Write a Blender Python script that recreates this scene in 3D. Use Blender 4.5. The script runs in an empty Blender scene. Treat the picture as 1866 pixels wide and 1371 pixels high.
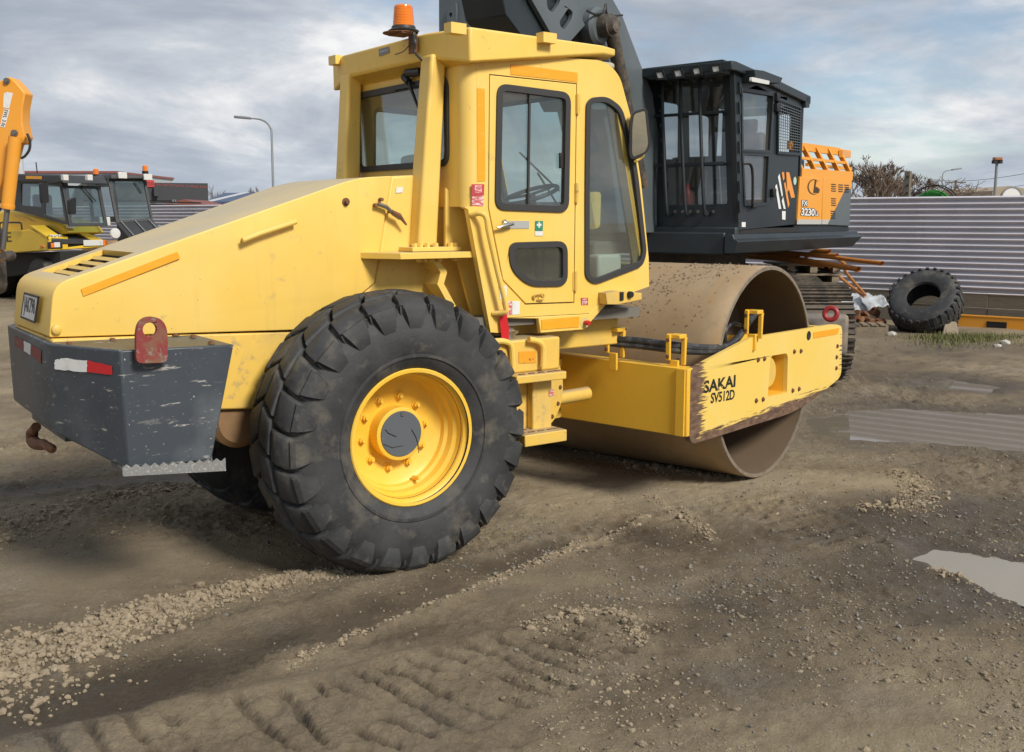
import bpy, bmesh, math, random
import numpy as np
from mathutils import Vector, Matrix
from mathutils.geometry import tessellate_polygon

# ------------------------------------------------------------------ camera, sky, sun, exposure
SC = bpy.context.scene
COL = SC.collection
R = math.radians
rnd = random.Random(7)

CAMP = Vector((-2.79, -5.74, 1.875)); YAW = R(54.2); PITCH = R(8.55); FPX = 1930.0
cd = bpy.data.cameras.new('camera'); cam = bpy.data.objects.new('camera', cd); COL.objects.link(cam)
cd.sensor_fit = 'HORIZONTAL'; cd.sensor_width = 36.0; cd.lens = 36.0 * FPX / 1866.0
cd.clip_start = 0.1; cd.clip_end = 6000
cam.location = CAMP; cam.rotation_euler = (R(90) - PITCH, 0, YAW - R(90))
SC.camera = cam

SUN_EL = R(38); SUN_AZ = R(-84)                     # direction TO the sun, azimuth from +X
SUNV = Vector((math.cos(SUN_AZ) * math.cos(SUN_EL), math.sin(SUN_AZ) * math.cos(SUN_EL), math.sin(SUN_EL)))
sl = bpy.data.lights.new('sun', 'SUN'); sl.energy = 3.9; sl.angle = R(14.0); sl.color = (1.0, 0.94, 0.84)
so = bpy.data.objects.new('sun', sl); COL.objects.link(so)
so.rotation_euler = (-SUNV).to_track_quat('-Z', 'Y').to_euler()

W = bpy.data.worlds.new('World'); SC.world = W; W.use_nodes = True
def world():
    nt = W.node_tree; N = nt.nodes; L = nt.links; N.clear()
    out = N.new('ShaderNodeOutputWorld')
    sky = N.new('ShaderNodeTexSky'); sky.sky_type = 'NISHITA'; sky.sun_disc = False
    sky.dust_density = 0.2; sky.ozone_density = 2.5; sky.sun_elevation = SUN_EL; sky.sun_rotation = R(90) - SUN_AZ
    b1 = N.new('ShaderNodeBackground'); b1.inputs[1].default_value = 0.11
    L.new(sky.outputs[0], b1.inputs[0])
    tc = N.new('ShaderNodeTexCoord'); sep = N.new('ShaderNodeSeparateXYZ'); L.new(tc.outputs['Generated'], sep.inputs[0])
    def math_(op, a, b=None, clamp=False):
        m = N.new('ShaderNodeMath'); m.operation = op; m.use_clamp = clamp
        for i, v in enumerate((a, b)):
            if v is None: continue
            if isinstance(v, (int, float)): m.inputs[i].default_value = v
            else: L.new(v, m.inputs[i])
        return m.outputs[0]
    zc = math_('ADD', math_('MAXIMUM', sep.outputs[2], 0.0), 0.22)
    cx = math_('DIVIDE', sep.outputs[0], zc); cy = math_('DIVIDE', sep.outputs[1], zc)
    cmb = N.new('ShaderNodeCombineXYZ'); L.new(cx, cmb.inputs[0]); L.new(cy, cmb.inputs[1]); L.new(math_('MULTIPLY', sep.outputs[2], 3.0), cmb.inputs[2])
    def noise(scale, detail, rough, off, dist=0.0):
        mp = N.new('ShaderNodeMapping'); mp.inputs['Location'].default_value = off; L.new(cmb.outputs[0], mp.inputs[0])
        n = N.new('ShaderNodeTexNoise'); n.inputs['Scale'].default_value = scale; n.inputs['Detail'].default_value = detail
        n.inputs['Roughness'].default_value = rough; n.inputs['Distortion'].default_value = dist
        L.new(mp.outputs[0], n.inputs[0]); return n.outputs[0]
    def ramp(v, stops):
        r = N.new('ShaderNodeValToRGB'); e = r.color_ramp.elements
        while len(e) < len(stops): e.new(0.5)
        for el, (p, c) in zip(e, stops): el.position = p; el.color = (*c, 1)
        L.new(v, r.inputs[0]); return r.outputs[0]
    cover = noise(0.80, 8, 0.58, (4.8, 10.9, 1.8), 0.2)
    body = noise(1.15, 9, 0.60, (12.1, 12.5, 0.3), 0.25)
    ccol = ramp(body, [(0.32, (0.33, 0.375, 0.45)), (0.45, (0.425, 0.475, 0.55)), (0.55, (0.58, 0.62, 0.68)), (0.67, (0.93, 0.93, 0.93))])
    # towards the horizon the deck is seen edge-on and pales
    hz = ramp(sep.outputs[2], [(0.0, (1, 1, 1)), (0.02, (0.65, 0.65, 0.65)), (0.075, (0, 0, 0))])
    mix = N.new('ShaderNodeMixRGB'); L.new(math_('MULTIPLY', hz, 0.45), mix.inputs[0]); L.new(ccol, mix.inputs[1]); mix.inputs[2].default_value = (0.60, 0.68, 0.77, 1)
    b2 = N.new('ShaderNodeBackground'); L.new(mix.outputs[0], b2.inputs[0]); b2.inputs[1].default_value = 1.0
    mask = ramp(cover, [(0.32, (0.2, 0.2, 0.2)), (0.43, (1, 1, 1))])
    ms = N.new('ShaderNodeMixShader'); L.new(math_('MAXIMUM', mask, math_('MULTIPLY', hz, 1.5)), ms.inputs[0]); L.new(b1.outputs[0], ms.inputs[1]); L.new(b2.outputs[0], ms.inputs[2])
    L.new(ms.outputs[0], out.inputs[0])
world()
SC.view_settings.view_transform = 'Standard'; SC.view_settings.look = 'None'
SC.view_settings.exposure = 0.0; SC.view_settings.gamma = 1.0; SC.view_settings.use_curve_mapping = False
SC.cycles.max_bounces = 8; SC.cycles.transparent_max_bounces = 12; SC.cycles.use_denoising = True
SC.cycles.caustics_reflective = False; SC.cycles.caustics_refractive = False

# ------------------------------------------------------------------ geometry helpers
FW = Vector((math.cos(YAW) * math.cos(PITCH), math.sin(YAW) * math.cos(PITCH), -math.sin(PITCH)))
RT = Vector((math.sin(YAW), -math.cos(YAW), 0)); UP = RT.cross(FW)
FH = Vector((math.cos(YAW), math.sin(YAW), 0)); ZU = Vector((0, 0, 1))
def ray(x, y): return FW + RT * ((x - 933) / FPX) - UP * ((y - 685.5) / FPX)
def ground(x, y, z=0.0):
    d = ray(x, y); return CAMP + d * ((z - CAMP.z) / d.z)
def deep(x, y, d): return CAMP + ray(x, y) * d        # point at a given distance from the camera plane

class Frame:
    """a flat working plane in the place: origin, direction to the right, up"""
    def __init__(s, O, ex, ez=ZU):
        s.O = Vector(O); s.ex = Vector(ex).normalized(); s.ez = Vector(ez).normalized(); s.n = s.ex.cross(s.ez).normalized()
    def uv(s, x, y):
        d = ray(x, y); t = (s.O - CAMP).dot(s.n) / d.dot(s.n); p = CAMP + d * t - s.O
        return (p.dot(s.ex), p.dot(s.ez))
    def uvs(s, pts): return [s.uv(*p) for p in pts]
    def at(s, u, v, w=0.0): return s.O + s.ex * u + s.ez * v + s.n * w
    def off(s, w): return Frame(s.O + s.n * w, s.ex, s.ez)

def side(y): return Frame((0, y, 0), (1, 0, 0))        # planes of the roller: right side, rear
def rear(x): return Frame((x, 0, 0), (0, -1, 0))

def rounded(pts, r, n=5):
    out = []; k = len(pts); rs = r if isinstance(r, (list, tuple)) else [r] * k
    for i in range(k):
        p0, p, p1 = Vector(pts[i - 1]), Vector(pts[i]), Vector(pts[(i + 1) % k])
        a, b = p0 - p, p1 - p; la, lb = a.length, b.length
        if la < 1e-6 or lb < 1e-6 or rs[i] <= 0: out.append(tuple(p)); continue
        rr = min(rs[i], la * 0.48, lb * 0.48); A = p + a / la * rr; B = p + b / lb * rr
        for j in range(n + 1):
            t = j / n; out.append(tuple(A * (1 - t) ** 2 + p * 2 * t * (1 - t) + B * t * t))
    return out
def circle(c, r, n=24, ry=None):
    return [(c[0] + r * math.cos(2 * math.pi * i / n), c[1] + (ry or r) * math.sin(2 * math.pi * i / n)) for i in range(n)]
def inset(pts, d):
    """move every side of an outline inwards by d"""
    k = len(pts); area = sum(pts[i - 1][0] * pts[i][1] - pts[i][0] * pts[i - 1][1] for i in range(k)); s = 1 if area > 0 else -1; out = []
    for i in range(k):
        p0, p, p1 = Vector(pts[i - 1]), Vector(pts[i]), Vector(pts[(i + 1) % k])
        a = (p - p0); b = (p1 - p)
        if a.length < 1e-9 or b.length < 1e-9: out.append(tuple(p)); continue
        a.normalize(); b.normalize(); n = Vector((-(a.y + b.y), a.x + b.x)) * s
        if n.length < 1e-6: out.append(tuple(p)); continue
        n.normalize(); c = max(0.35, n.dot(Vector((-a.y, a.x)) * s)); out.append(tuple(p + n * d / c))
    return out
def smooth_path(pts, n=6):
    P = [Vector(p) for p in pts]; P = [P[0] * 2 - P[1]] + P + [P[-1] * 2 - P[-2]]; out = []
    for i in range(1, len(P) - 2):
        for j in range(n):
            t = j / n; a, b, c, d = P[i - 1], P[i], P[i + 1], P[i + 2]
            out.append(0.5 * (2 * b + (c - a) * t + (2 * a - 5 * b + 4 * c - d) * t * t + (3 * b - a - 3 * c + d) * t ** 3))
    return out + [P[-2]]

class MB:
    def __init__(s): s.v = []; s.f = []
    def add(s, v, f):
        o = len(s.v); s.v += [tuple(p) for p in v]; s.f += [tuple(i + o for i in q) for q in f]; return s
    def box(s, lo, hi):
        x0, y0, z0 = lo; x1, y1, z1 = hi
        return s.add([(x0, y0, z0), (x1, y0, z0), (x1, y1, z0), (x0, y1, z0), (x0, y0, z1), (x1, y0, z1), (x1, y1, z1), (x0, y1, z1)],
                     [(3, 2, 1, 0), (4, 5, 6, 7), (0, 1, 5, 4), (1, 2, 6, 5), (2, 3, 7, 6), (3, 0, 4, 7)])
    def fbox(s, F, u0, u1, v0, v1, w0, w1):
        return s.loft([F.at(u0, v0, w0), F.at(u1, v0, w0), F.at(u1, v1, w0), F.at(u0, v1, w0)], [F.at(u0, v0, w1), F.at(u1, v0, w1), F.at(u1, v1, w1), F.at(u0, v1, w1)])
    def loft(s, A, B, caps=True):
        k = len(A); f = [(i, (i + 1) % k, k + (i + 1) % k, k + i) for i in range(k)]
        if caps: f += [tuple(range(k))[::-1], tuple(range(k, 2 * k))]
        return s.add(list(A) + list(B), f)
    def plate(s, F, loops, w0, w1):
        if not isinstance(loops[0][0], (list, tuple)): loops = [loops]
        flat = [p for l in loops for p in l]; k = len(flat)
        tri = tessellate_polygon([[Vector((p[0], p[1], 0)) for p in l] for l in loops])
        v = [F.at(p[0], p[1], w0) for p in flat] + [F.at(p[0], p[1], w1) for p in flat]; f = []
        for a, b, c in tri:
            pa, pb, pc = flat[a], flat[b], flat[c]
            if (pb[0] - pa[0]) * (pc[1] - pa[1]) - (pc[0] - pa[0]) * (pb[1] - pa[1]) < 0: b, c = c, b
            f += [(a + k, b + k, c + k), (c, b, a)]
        o = 0
        for l in loops:
            m = len(l)
            for i in range(m):
                j = (i + 1) % m; f.append((o + i, o + j, o + j + k, o + i + k))
            o += m
        return s.add(v, f)
    def tube(s, path, r, n=10, caps=True):
        P = [Vector(p) for p in path]; k = len(P); v = []; f = []
        t0 = (P[1] - P[0]).normalized(); a = t0.orthogonal().normalized(); rs = r if isinstance(r, (list, tuple)) else [r] * k
        for i in range(k):
            t = (P[min(i + 1, k - 1)] - P[max(i - 1, 0)]); t = t.normalized() if t.length > 1e-9 else t0
            a = (a - t * a.dot(t)); a = a.normalized() if a.length > 1e-9 else t.orthogonal().normalized(); b = t.cross(a)
            v += [P[i] + (a * math.cos(2 * math.pi * j / n) + b * math.sin(2 * math.pi * j / n)) * rs[i] for j in range(n)]
        for i in range(k - 1):
            for j in range(n): f.append((i * n + j, i * n + (j + 1) % n, (i + 1) * n + (j + 1) % n, (i + 1) * n + j))
        if caps: f += [tuple(range(n))[::-1], tuple(range((k - 1) * n, k * n))]
        return s.add(v, f)
    def cyl(s, p0, p1, r0, r1=None, n=16): return s.tube([p0, p1], [r0, r0 if r1 is None else r1], n)
    def lathe(s, prof, O, axis, n=48, closed=False):
        """prof: (radius, distance along the axis)"""
        O = Vector(O); ax = Vector(axis).normalized(); a = ZU if abs(ax.z) < 0.9 else Vector((1, 0, 0)); a = (a - ax * a.dot(ax)).normalized(); b = ax.cross(a)
        v = []; f = []; k = len(prof)
        for j in range(n):
            d = a * math.cos(2 * math.pi * j / n) + b * math.sin(2 * math.pi * j / n)
            v += [O + ax * h + d * r for r, h in prof]
        for j in range(n):
            j2 = (j + 1) % n
            for i in range(k if closed else k - 1):
                i2 = (i + 1) % k; f.append((j * k + i, j * k + i2, j2 * k + i2, j2 * k + i))
        return s.add(v, f)
    def bar(s, p0, p1, w, h, up=ZU):
        p0, p1 = Vector(p0), Vector(p1); t = (p1 - p0).normalized(); a = t.cross(Vector(up)); a = a.normalized() if a.length > 1e-6 else t.orthogonal().normalized(); b = a.cross(t)
        q = [a * (-w / 2) - b * (h / 2), a * (w / 2) - b * (h / 2), a * (w / 2) + b * (h / 2), a * (-w / 2) + b * (h / 2)]
        return s.loft([p0 + x for x in q], [p1 + x for x in q])
    def mirror(s):
        """the same again on the machine's other side (y -> -y)"""
        o = len(s.v); s.v += [(x, -y, z) for x, y, z in s.v[:o]]; s.f += [tuple(i + o for i in reversed(q)) for q in list(s.f)]; return s
    def mesh(s, name, mat=None, off=(0, 0, 0), smooth=32):
        me = bpy.data.meshes.new(name); ox, oy, oz = off
        me.from_pydata([(x - ox, y - oy, z - oz) for x, y, z in s.v], [], s.f)
        bm = bmesh.new(); bm.from_mesh(me); bmesh.ops.remove_doubles(bm, verts=bm.verts, dist=1e-6)
        bmesh.ops.recalc_face_normals(bm, faces=bm.faces); bm.to_mesh(me); bm.free()
        if smooth: me.polygons.foreach_set('use_smooth', [True] * len(me.polygons)); me.set_sharp_from_angle(angle=R(smooth))
        if mat: me.materials.append(mat)
        return me
    def build(s, name, mat, parent=None, bevel=0.0, seg=2, smooth=32, off=None):
        if off is None: off = root_of(parent).location if parent else (0, 0, 0)
        me = s.mesh(name, mat, off, smooth); o = bpy.data.objects.new(name, me); COL.objects.link(o)
        if parent: o.parent = parent
        if bevel:
            m = o.modifiers.new('bevel', 'BEVEL'); m.width = bevel; m.segments = seg; m.limit_method = 'ANGLE'; m.angle_limit = R(38); m.harden_normals = False
        return o
def root_of(o):
    while o.parent: o = o.parent
    return o
def put(me, name, M, parent):
    """one more object of a shared mesh; M in world space"""
    o = bpy.data.objects.new(name, me); COL.objects.link(o); M = M.copy()
    if parent: o.parent = parent; M.translation = M.translation - root_of(parent).location
    o.matrix_basis = M; return o
def basis(O, ex, ey, ez):
    M = Matrix((ex, ey, ez)).transposed().to_4x4(); M.translation = O; return M
def fm(F, u, v, w=0.0, rot=0.0, s=1.0):
    c, q = math.cos(rot), math.sin(rot); a = F.ex * c + F.ez * q; b = F.ez * c - F.ex * q
    return basis(F.at(u, v, w), a * s, b * s, F.n * s)
def thing(name, label, cat, loc=(0, 0, 0), group=None):
    o = bpy.data.objects.new(name, None); COL.objects.link(o); o.location = loc; o.empty_display_size = 0.2; bpy_props(o, label, cat, group); return o
def bpy_props(o, label, cat, group=None):
    o['label'] = label; o['category'] = cat
    if group: o['group'] = group
    return o
def structure(o): o['kind'] = 'structure'; return o
def stuff(o, label=None, cat=None):
    o['kind'] = 'stuff'
    if label: o['label'] = label
    if cat: o['category'] = cat
    return o

TEXTS = {}
def make_texts(strings):
    obs = []
    for s, (bold, spacing, shear) in strings.items():
        c = bpy.data.curves.new('t', 'FONT'); c.body = s; c.size = 1.0; c.align_x = 'CENTER'; c.align_y = 'CENTER'; c.offset = bold; c.space_character = spacing; c.shear = shear; c.extrude = 0.0; c.resolution_u = 3
        o = bpy.data.objects.new('t', c); COL.objects.link(o); obs.append((s, o))
    dg = bpy.context.evaluated_depsgraph_get(); dg.update()
    for s, o in obs:
        me = bpy.data.meshes.new_from_object(o.evaluated_get(dg)); v = [tuple(x.co) for x in me.vertices]
        xs = [p[0] for p in v]; ys = [p[1] for p in v]; cx, cy = (min(xs) + max(xs)) / 2, (min(ys) + max(ys)) / 2; w, h = max(xs) - min(xs), max(ys) - min(ys)
        TEXTS[s] = ([((p[0] - cx) / w, (p[1] - cy) / h) for p in v], [tuple(p.vertices) for p in me.polygons])
        c = o.data; bpy.data.objects.remove(o); bpy.data.curves.remove(c); bpy.data.meshes.remove(me)
make_texts({'SAKAI': (0.03, 1.0, 0), 'SV512D': (0.02, 0.95, 0), 'JAK798': (0.012, 0.95, 0), 'FX': (0.03, 1.0, 0), '3230': (0.03, 0.95, 0), 'LL': (0.02, 0.95, 0),
            'SWL 3.0t': (0.012, 1.05, 0), 'E': (0.0, 1.0, 0), 'CRK389': (0.012, 1.0, 0), 'STEP': (0.02, 1.0, 0), 'NO': (0.03, 1.0, 0), 'FIRST AID': (0.01, 1.0, 0), 'TELES': (0.015, 1.0, 0), 'Tyres  Quad Tyres  Bay Front  Tyre  Balances  Service': (0.0, 1.0, 0)})
def text(F, s, u, v, w, width, height, mat, parent, name='lettering', rot=0.0):
    P, f = TEXTS[s]; c, q = math.cos(rot), math.sin(rot); b = MB()
    b.add([F.at(u + x * width * c - y * height * q, v + x * width * q + y * height * c, w) for x, y in P], f)
    return b.build(name, mat, parent, smooth=0)

# ------------------------------------------------------------------ materials
def mat(name, col, rough=0.5, metal=0.0, layers=(), bump=None, spec=0.5, coat=0.0):
    """layers: (colour, noise scale, lo, hi, strength, stretch xyz, roughness or None)"""
    m = bpy.data.materials.new(name); m.use_nodes = True; nt = m.node_tree; N = nt.nodes; L = nt.links
    bs = N['Principled BSDF']; bs.inputs['Roughness'].default_value = rough; bs.inputs['Metallic'].default_value = metal
    bs.inputs['Specular IOR Level'].default_value = spec; bs.inputs['Coat Weight'].default_value = coat; bs.inputs['Coat Roughness'].default_value = 0.12
    bs.inputs['Base Color'].default_value = (*col, 1)
    tc = N.new('ShaderNodeTexCoord'); cur = None; rcur = None
    for i, (c, sc, lo, hi, st, stretch, rg) in enumerate(layers):
        mp = N.new('ShaderNodeMapping'); mp.inputs['Scale'].default_value = stretch; mp.inputs['Location'].default_value = (i * 3.7, i * 1.9, i * 5.3); L.new(tc.outputs['Object'], mp.inputs[0])
        n = N.new('ShaderNodeTexNoise'); n.inputs['Scale'].default_value = sc; n.inputs['Detail'].default_value = 7; n.inputs['Roughness'].default_value = 0.62; L.new(mp.outputs[0], n.inputs[0])
        mr = N.new('ShaderNodeMapRange'); mr.inputs[1].default_value = lo; mr.inputs[2].default_value = hi; mr.inputs[3].default_value = 0; mr.inputs[4].default_value = st; L.new(n.outputs[0], mr.inputs[0])
        mx = N.new('ShaderNodeMixRGB'); L.new(mr.outputs[0], mx.inputs[0])
        if cur: L.new(cur, mx.inputs[1])
        else: mx.inputs[1].default_value = (*col, 1)
        mx.inputs[2].default_value = (*c, 1); cur = mx.outputs[0]
        if rg is not None:
            rm = N.new('ShaderNodeMapRange'); L.new(mr.outputs[0], rm.inputs[0]); rm.inputs[2].default_value = 1
            if rcur: L.new(rcur, rm.inputs[3])
            else: rm.inputs[3].default_value = rough
            rm.inputs[4].default_value = rg; rcur = rm.outputs[0]
    if cur: L.new(cur, bs.inputs['Base Color'])
    if rcur: L.new(rcur, bs.inputs['Roughness'])
    if bump:
        sc, st, dist = bump; n = N.new('ShaderNodeTexNoise'); n.inputs['Scale'].default_value = sc; n.inputs['Detail'].default_value = 6; L.new(tc.outputs['Object'], n.inputs[0])
        b = N.new('ShaderNodeBump'); b.inputs['Strength'].default_value = st; b.inputs['Distance'].default_value = dist; L.new(n.outputs[0], b.inputs['Height']); L.new(b.outputs[0], bs.inputs['Normal'])
    m['bsdf'] = bs.name; return m
def top_dust_sheen(m, col, amount, lo=0.75, hi=0.97):
    """dust, bleached paint and painted-in sky reflection on what faces up"""
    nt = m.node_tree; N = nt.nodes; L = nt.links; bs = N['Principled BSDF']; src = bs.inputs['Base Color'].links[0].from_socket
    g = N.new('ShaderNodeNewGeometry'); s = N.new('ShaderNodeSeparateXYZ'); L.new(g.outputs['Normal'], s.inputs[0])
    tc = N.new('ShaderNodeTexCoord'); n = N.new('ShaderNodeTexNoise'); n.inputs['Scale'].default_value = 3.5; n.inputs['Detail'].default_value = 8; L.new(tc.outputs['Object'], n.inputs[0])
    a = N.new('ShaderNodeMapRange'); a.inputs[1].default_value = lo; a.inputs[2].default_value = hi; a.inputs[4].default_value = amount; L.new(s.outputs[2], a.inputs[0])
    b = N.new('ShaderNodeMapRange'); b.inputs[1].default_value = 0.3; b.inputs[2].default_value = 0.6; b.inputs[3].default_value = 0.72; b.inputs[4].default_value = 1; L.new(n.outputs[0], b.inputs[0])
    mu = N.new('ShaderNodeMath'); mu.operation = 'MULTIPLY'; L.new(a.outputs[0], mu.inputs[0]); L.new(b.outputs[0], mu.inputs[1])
    mx = N.new('ShaderNodeMixRGB'); L.new(mu.outputs[0], mx.inputs[0]); L.new(src, mx.inputs[1]); mx.inputs[2].default_value = (*col, 1); L.new(mx.outputs[0], bs.inputs['Base Color'])  # pale sky reflection goes into the colour along with dust and fading
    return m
def glass(name, tint=(0.75, 0.82, 0.8), refl=0.06, alpha=1.0):
    m = bpy.data.materials.new(name); m.use_nodes = True; nt = m.node_tree; N = nt.nodes; L = nt.links; N.remove(N['Principled BSDF'])
    t = N.new('ShaderNodeBsdfTransparent'); t.inputs[0].default_value = (*tint, 1); g = N.new('ShaderNodeBsdfGlossy'); g.inputs[1].default_value = 0.015; g.inputs[0].default_value = (0.95, 0.95, 0.95, 1)
    f = N.new('ShaderNodeLayerWeight'); f.inputs[0].default_value = 0.5; pw = N.new('ShaderNodeMath'); pw.operation = 'POWER'; L.new(f.outputs['Facing'], pw.inputs[0]); pw.inputs[1].default_value = 4.0; a = N.new('ShaderNodeMath'); a.operation = 'ADD'; a.use_clamp = True; L.new(pw.outputs[0], a.inputs[0]); a.inputs[1].default_value = refl
    x = N.new('ShaderNodeMixShader'); L.new(a.outputs[0], x.inputs[0]); L.new(t.outputs[0], x.inputs[1]); L.new(g.outputs[0], x.inputs[2])
    d = N.new('ShaderNodeBsdfDiffuse'); d.inputs[0].default_value = (0.55, 0.52, 0.46, 1)
    tc = N.new('ShaderNodeTexCoord'); n = N.new('ShaderNodeTexNoise'); n.inputs['Scale'].default_value = 2.3; n.inputs['Detail'].default_value = 8; L.new(tc.outputs['Object'], n.inputs[0])
    mr = N.new('ShaderNodeMapRange'); mr.inputs[1].default_value = 0.4; mr.inputs[2].default_value = 0.75; mr.inputs[3].default_value = 0.01; mr.inputs[4].default_value = 0.09; L.new(n.outputs[0], mr.inputs[0])
    y = N.new('ShaderNodeMixShader'); L.new(mr.outputs[0], y.inputs[0]); L.new(x.outputs[0], y.inputs[1]); L.new(d.outputs[0], y.inputs[2])
    L.new(y.outputs[0], N['Material Output'].inputs[0]); return m
ONE = (1, 1, 1)
YEL = (0.83, 0.545, 0.105)
M = {}
M['yellow'] = top_dust_sheen(mat('yellow_paint', YEL, 0.42, layers=[((0.84, 0.62, 0.20), 1.6, 0.38, 0.7, 0.6, ONE, 0.5), ((0.70, 0.47, 0.10), 0.9, 0.5, 0.7, 0.4, ONE, None), ((0.56, 0.39, 0.12), 5, 0.55, 0.80, 0.35, (3, 3, 0.22), 0.65), ((0.36, 0.28, 0.16), 13, 0.63, 0.76, 0.5, ONE, 0.85), ((0.20, 0.13, 0.06), 55, 0.675, 0.72, 0.65, ONE, 0.8)], bump=(900, 0.04, 0.002)), (0.47, 0.41, 0.29), 0.9)
M['yellow2'] = mat('orange_yellow_paint', (0.80, 0.47, 0.045), 0.4, layers=[((0.55, 0.36, 0.09), 14, 0.58, 0.8, 0.5, ONE, 0.7), ((0.2, 0.12, 0.05), 45, 0.68, 0.74, 0.6, ONE, 0.8)])
M['yellow_dirty'] = top_dust_sheen(mat('dirty_yellow_paint', (0.74, 0.48, 0.09), 0.5, layers=[((0.42, 0.33, 0.18), 5, 0.45, 0.75, 0.6, ONE, 0.8), ((0.16, 0.08, 0.04), 26, 0.64, 0.72, 0.7, ONE, 0.9)]), (0.36, 0.30, 0.2), 0.9, 0.6, 0.9)
M['amber'] = mat('amber_tape', (0.85, 0.36, 0.015), 0.4, layers=[((0.75, 0.44, 0.06), 12, 0.5, 0.7, 0.6, (1, 1, 4), None)])
M['grey'] = mat('grey_paint', (0.047, 0.058, 0.073), 0.42, layers=[((0.115, 0.13, 0.142), 2.0, 0.46, 0.66, 0.75, ONE, 0.55), ((0.03, 0.038, 0.05), 3.5, 0.5, 0.72, 0.7, (1, 1, 0.5), None), ((0.42, 0.40, 0.36), 26, 0.625, 0.68, 0.8, (0.3, 0.3, 1.8), 0.8), ((0.55, 0.53, 0.48), 75, 0.66, 0.70, 0.9, ONE, 0.8), ((0.40, 0.37, 0.31), 6, 0.62, 0.74, 0.5, (1, 1, 2), 0.9), ((0.25, 0.11, 0.05), 30, 0.70, 0.74, 0.9, ONE, 0.9)], bump=(40, 0.08, 0.004))
M['galv'] = mat('galvanised', (0.30, 0.31, 0.31), 0.5, 0.6, layers=[((0.55, 0.55, 0.52), 80, 0.55, 0.62, 0.8, ONE, 0.6), ((0.2, 0.17, 0.13), 12, 0.5, 0.7, 0.6, ONE, 0.9)])
M['rust'] = mat('rusty_steel', (0.16, 0.07, 0.035), 0.85, 0.1, layers=[((0.30, 0.14, 0.06), 18, 0.4, 0.7, 0.8, ONE, None), ((0.07, 0.05, 0.045), 30, 0.5, 0.7, 0.7, ONE, None)], bump=(60, 0.3, 0.004))
M['redeye'] = mat('red_worn_paint', (0.22, 0.03, 0.028), 0.6, layers=[((0.20, 0.10, 0.06), 14, 0.46, 0.6, 0.9, ONE, 0.9), ((0.22, 0.22, 0.2), 35, 0.58, 0.66, 0.8, ONE, 0.7)])
M['red'] = mat('red_plastic', (0.55, 0.015, 0.02), 0.35)
M['white'] = mat('white_film', (0.72, 0.72, 0.70), 0.4, layers=[((0.45, 0.43, 0.38), 20, 0.5, 0.75, 0.5, ONE, None)])
M['black'] = mat('black_print', (0.012, 0.012, 0.013), 0.5)
M['rubber'] = mat('black_rubber', (0.018, 0.018, 0.019), 0.5, layers=[((0.04, 0.04, 0.04), 8, 0.4, 0.7, 0.8, ONE, 0.65)])
M['gasket'] = mat('window_rubber', (0.035, 0.034, 0.034), 0.55)
M['hose'] = mat('hose_rubber', (0.03, 0.032, 0.036), 0.45, layers=[((0.12, 0.12, 0.12), 20, 0.5, 0.7, 0.7, ONE, 0.7)])
M['tyre'] = mat('dusty_tyre', (0.020, 0.021, 0.023), 0.62, layers=[((0.05, 0.052, 0.054), 4, 0.35, 0.65, 0.9, ONE, 0.75), ((0.17, 0.15, 0.115), 3.4, 0.53, 0.72, 0.8, (1, 1, 1), 0.9), ((0.15, 0.135, 0.11), 12, 0.58, 0.74, 0.5, ONE, 0.9)], bump=(55, 0.25, 0.006))
M['groove'] = mat('muddy_groove', (0.10, 0.088, 0.07), 0.95, layers=[((0.03, 0.03, 0.032), 5, 0.42, 0.6, 0.9, ONE, None)])
M['hub'] = mat('grey_hub', (0.10, 0.115, 0.13), 0.4, layers=[((0.3, 0.3, 0.3), 30, 0.66, 0.7, 0.6, (0.3, 1, 2), None)])
M['rim'] = mat('rim_yellow', (0.82, 0.50, 0.045), 0.42, layers=[((0.80, 0.56, 0.12), 3, 0.4, 0.7, 0.7, ONE, 0.5), ((0.30, 0.2, 0.08), 50, 0.69, 0.74, 0.7, ONE, 0.8)])
M['dark'] = mat('dark_interior', (0.02, 0.02, 0.02), 0.8)
M['int'] = mat('cab_trim', (0.16, 0.15, 0.13), 0.8)
M['seat'] = mat('seat_vinyl', (0.03, 0.03, 0.032), 0.6)
M['chrome'] = mat('chromed_steel', (0.6, 0.6, 0.6), 0.2, 1.0)
M['steel'] = mat('dull_steel', (0.22, 0.21, 0.2), 0.45, 0.8)
M['glass'] = glass('cab_glass', (0.84, 0.90, 0.89), 0.09)
M['glass_dark'] = glass('tinted_glass', (0.25, 0.31, 0.31), 0.08)
M['mirror'] = mat('mirror_glass', (0.75, 0.78, 0.75), 0.03, 1.0)
M['beacon'] = mat('orange_lens', (0.80, 0.20, 0.01), 0.18, layers=[((0.65, 0.13, 0.005), 12, 0.4, 0.7, 0.7, (0.2, 0.2, 3), None)], coat=0.5)
M['timber'] = mat('weathered_timber', (0.17, 0.145, 0.11), 0.85, layers=[((0.10, 0.085, 0.065), 6, 0.4, 0.65, 0.8, (0.5, 0.5, 12), None), ((0.24, 0.21, 0.17), 14, 0.5, 0.7, 0.6, (1, 1, 9), None)])
M['pallet'] = mat('pallet_wood', (0.27, 0.22, 0.155), 0.85, layers=[((0.17, 0.14, 0.10), 9, 0.4, 0.65, 0.8, ONE, None)])
M['plastic'] = mat('translucent_plastic', (0.62, 0.62, 0.56), 0.4)
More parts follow.
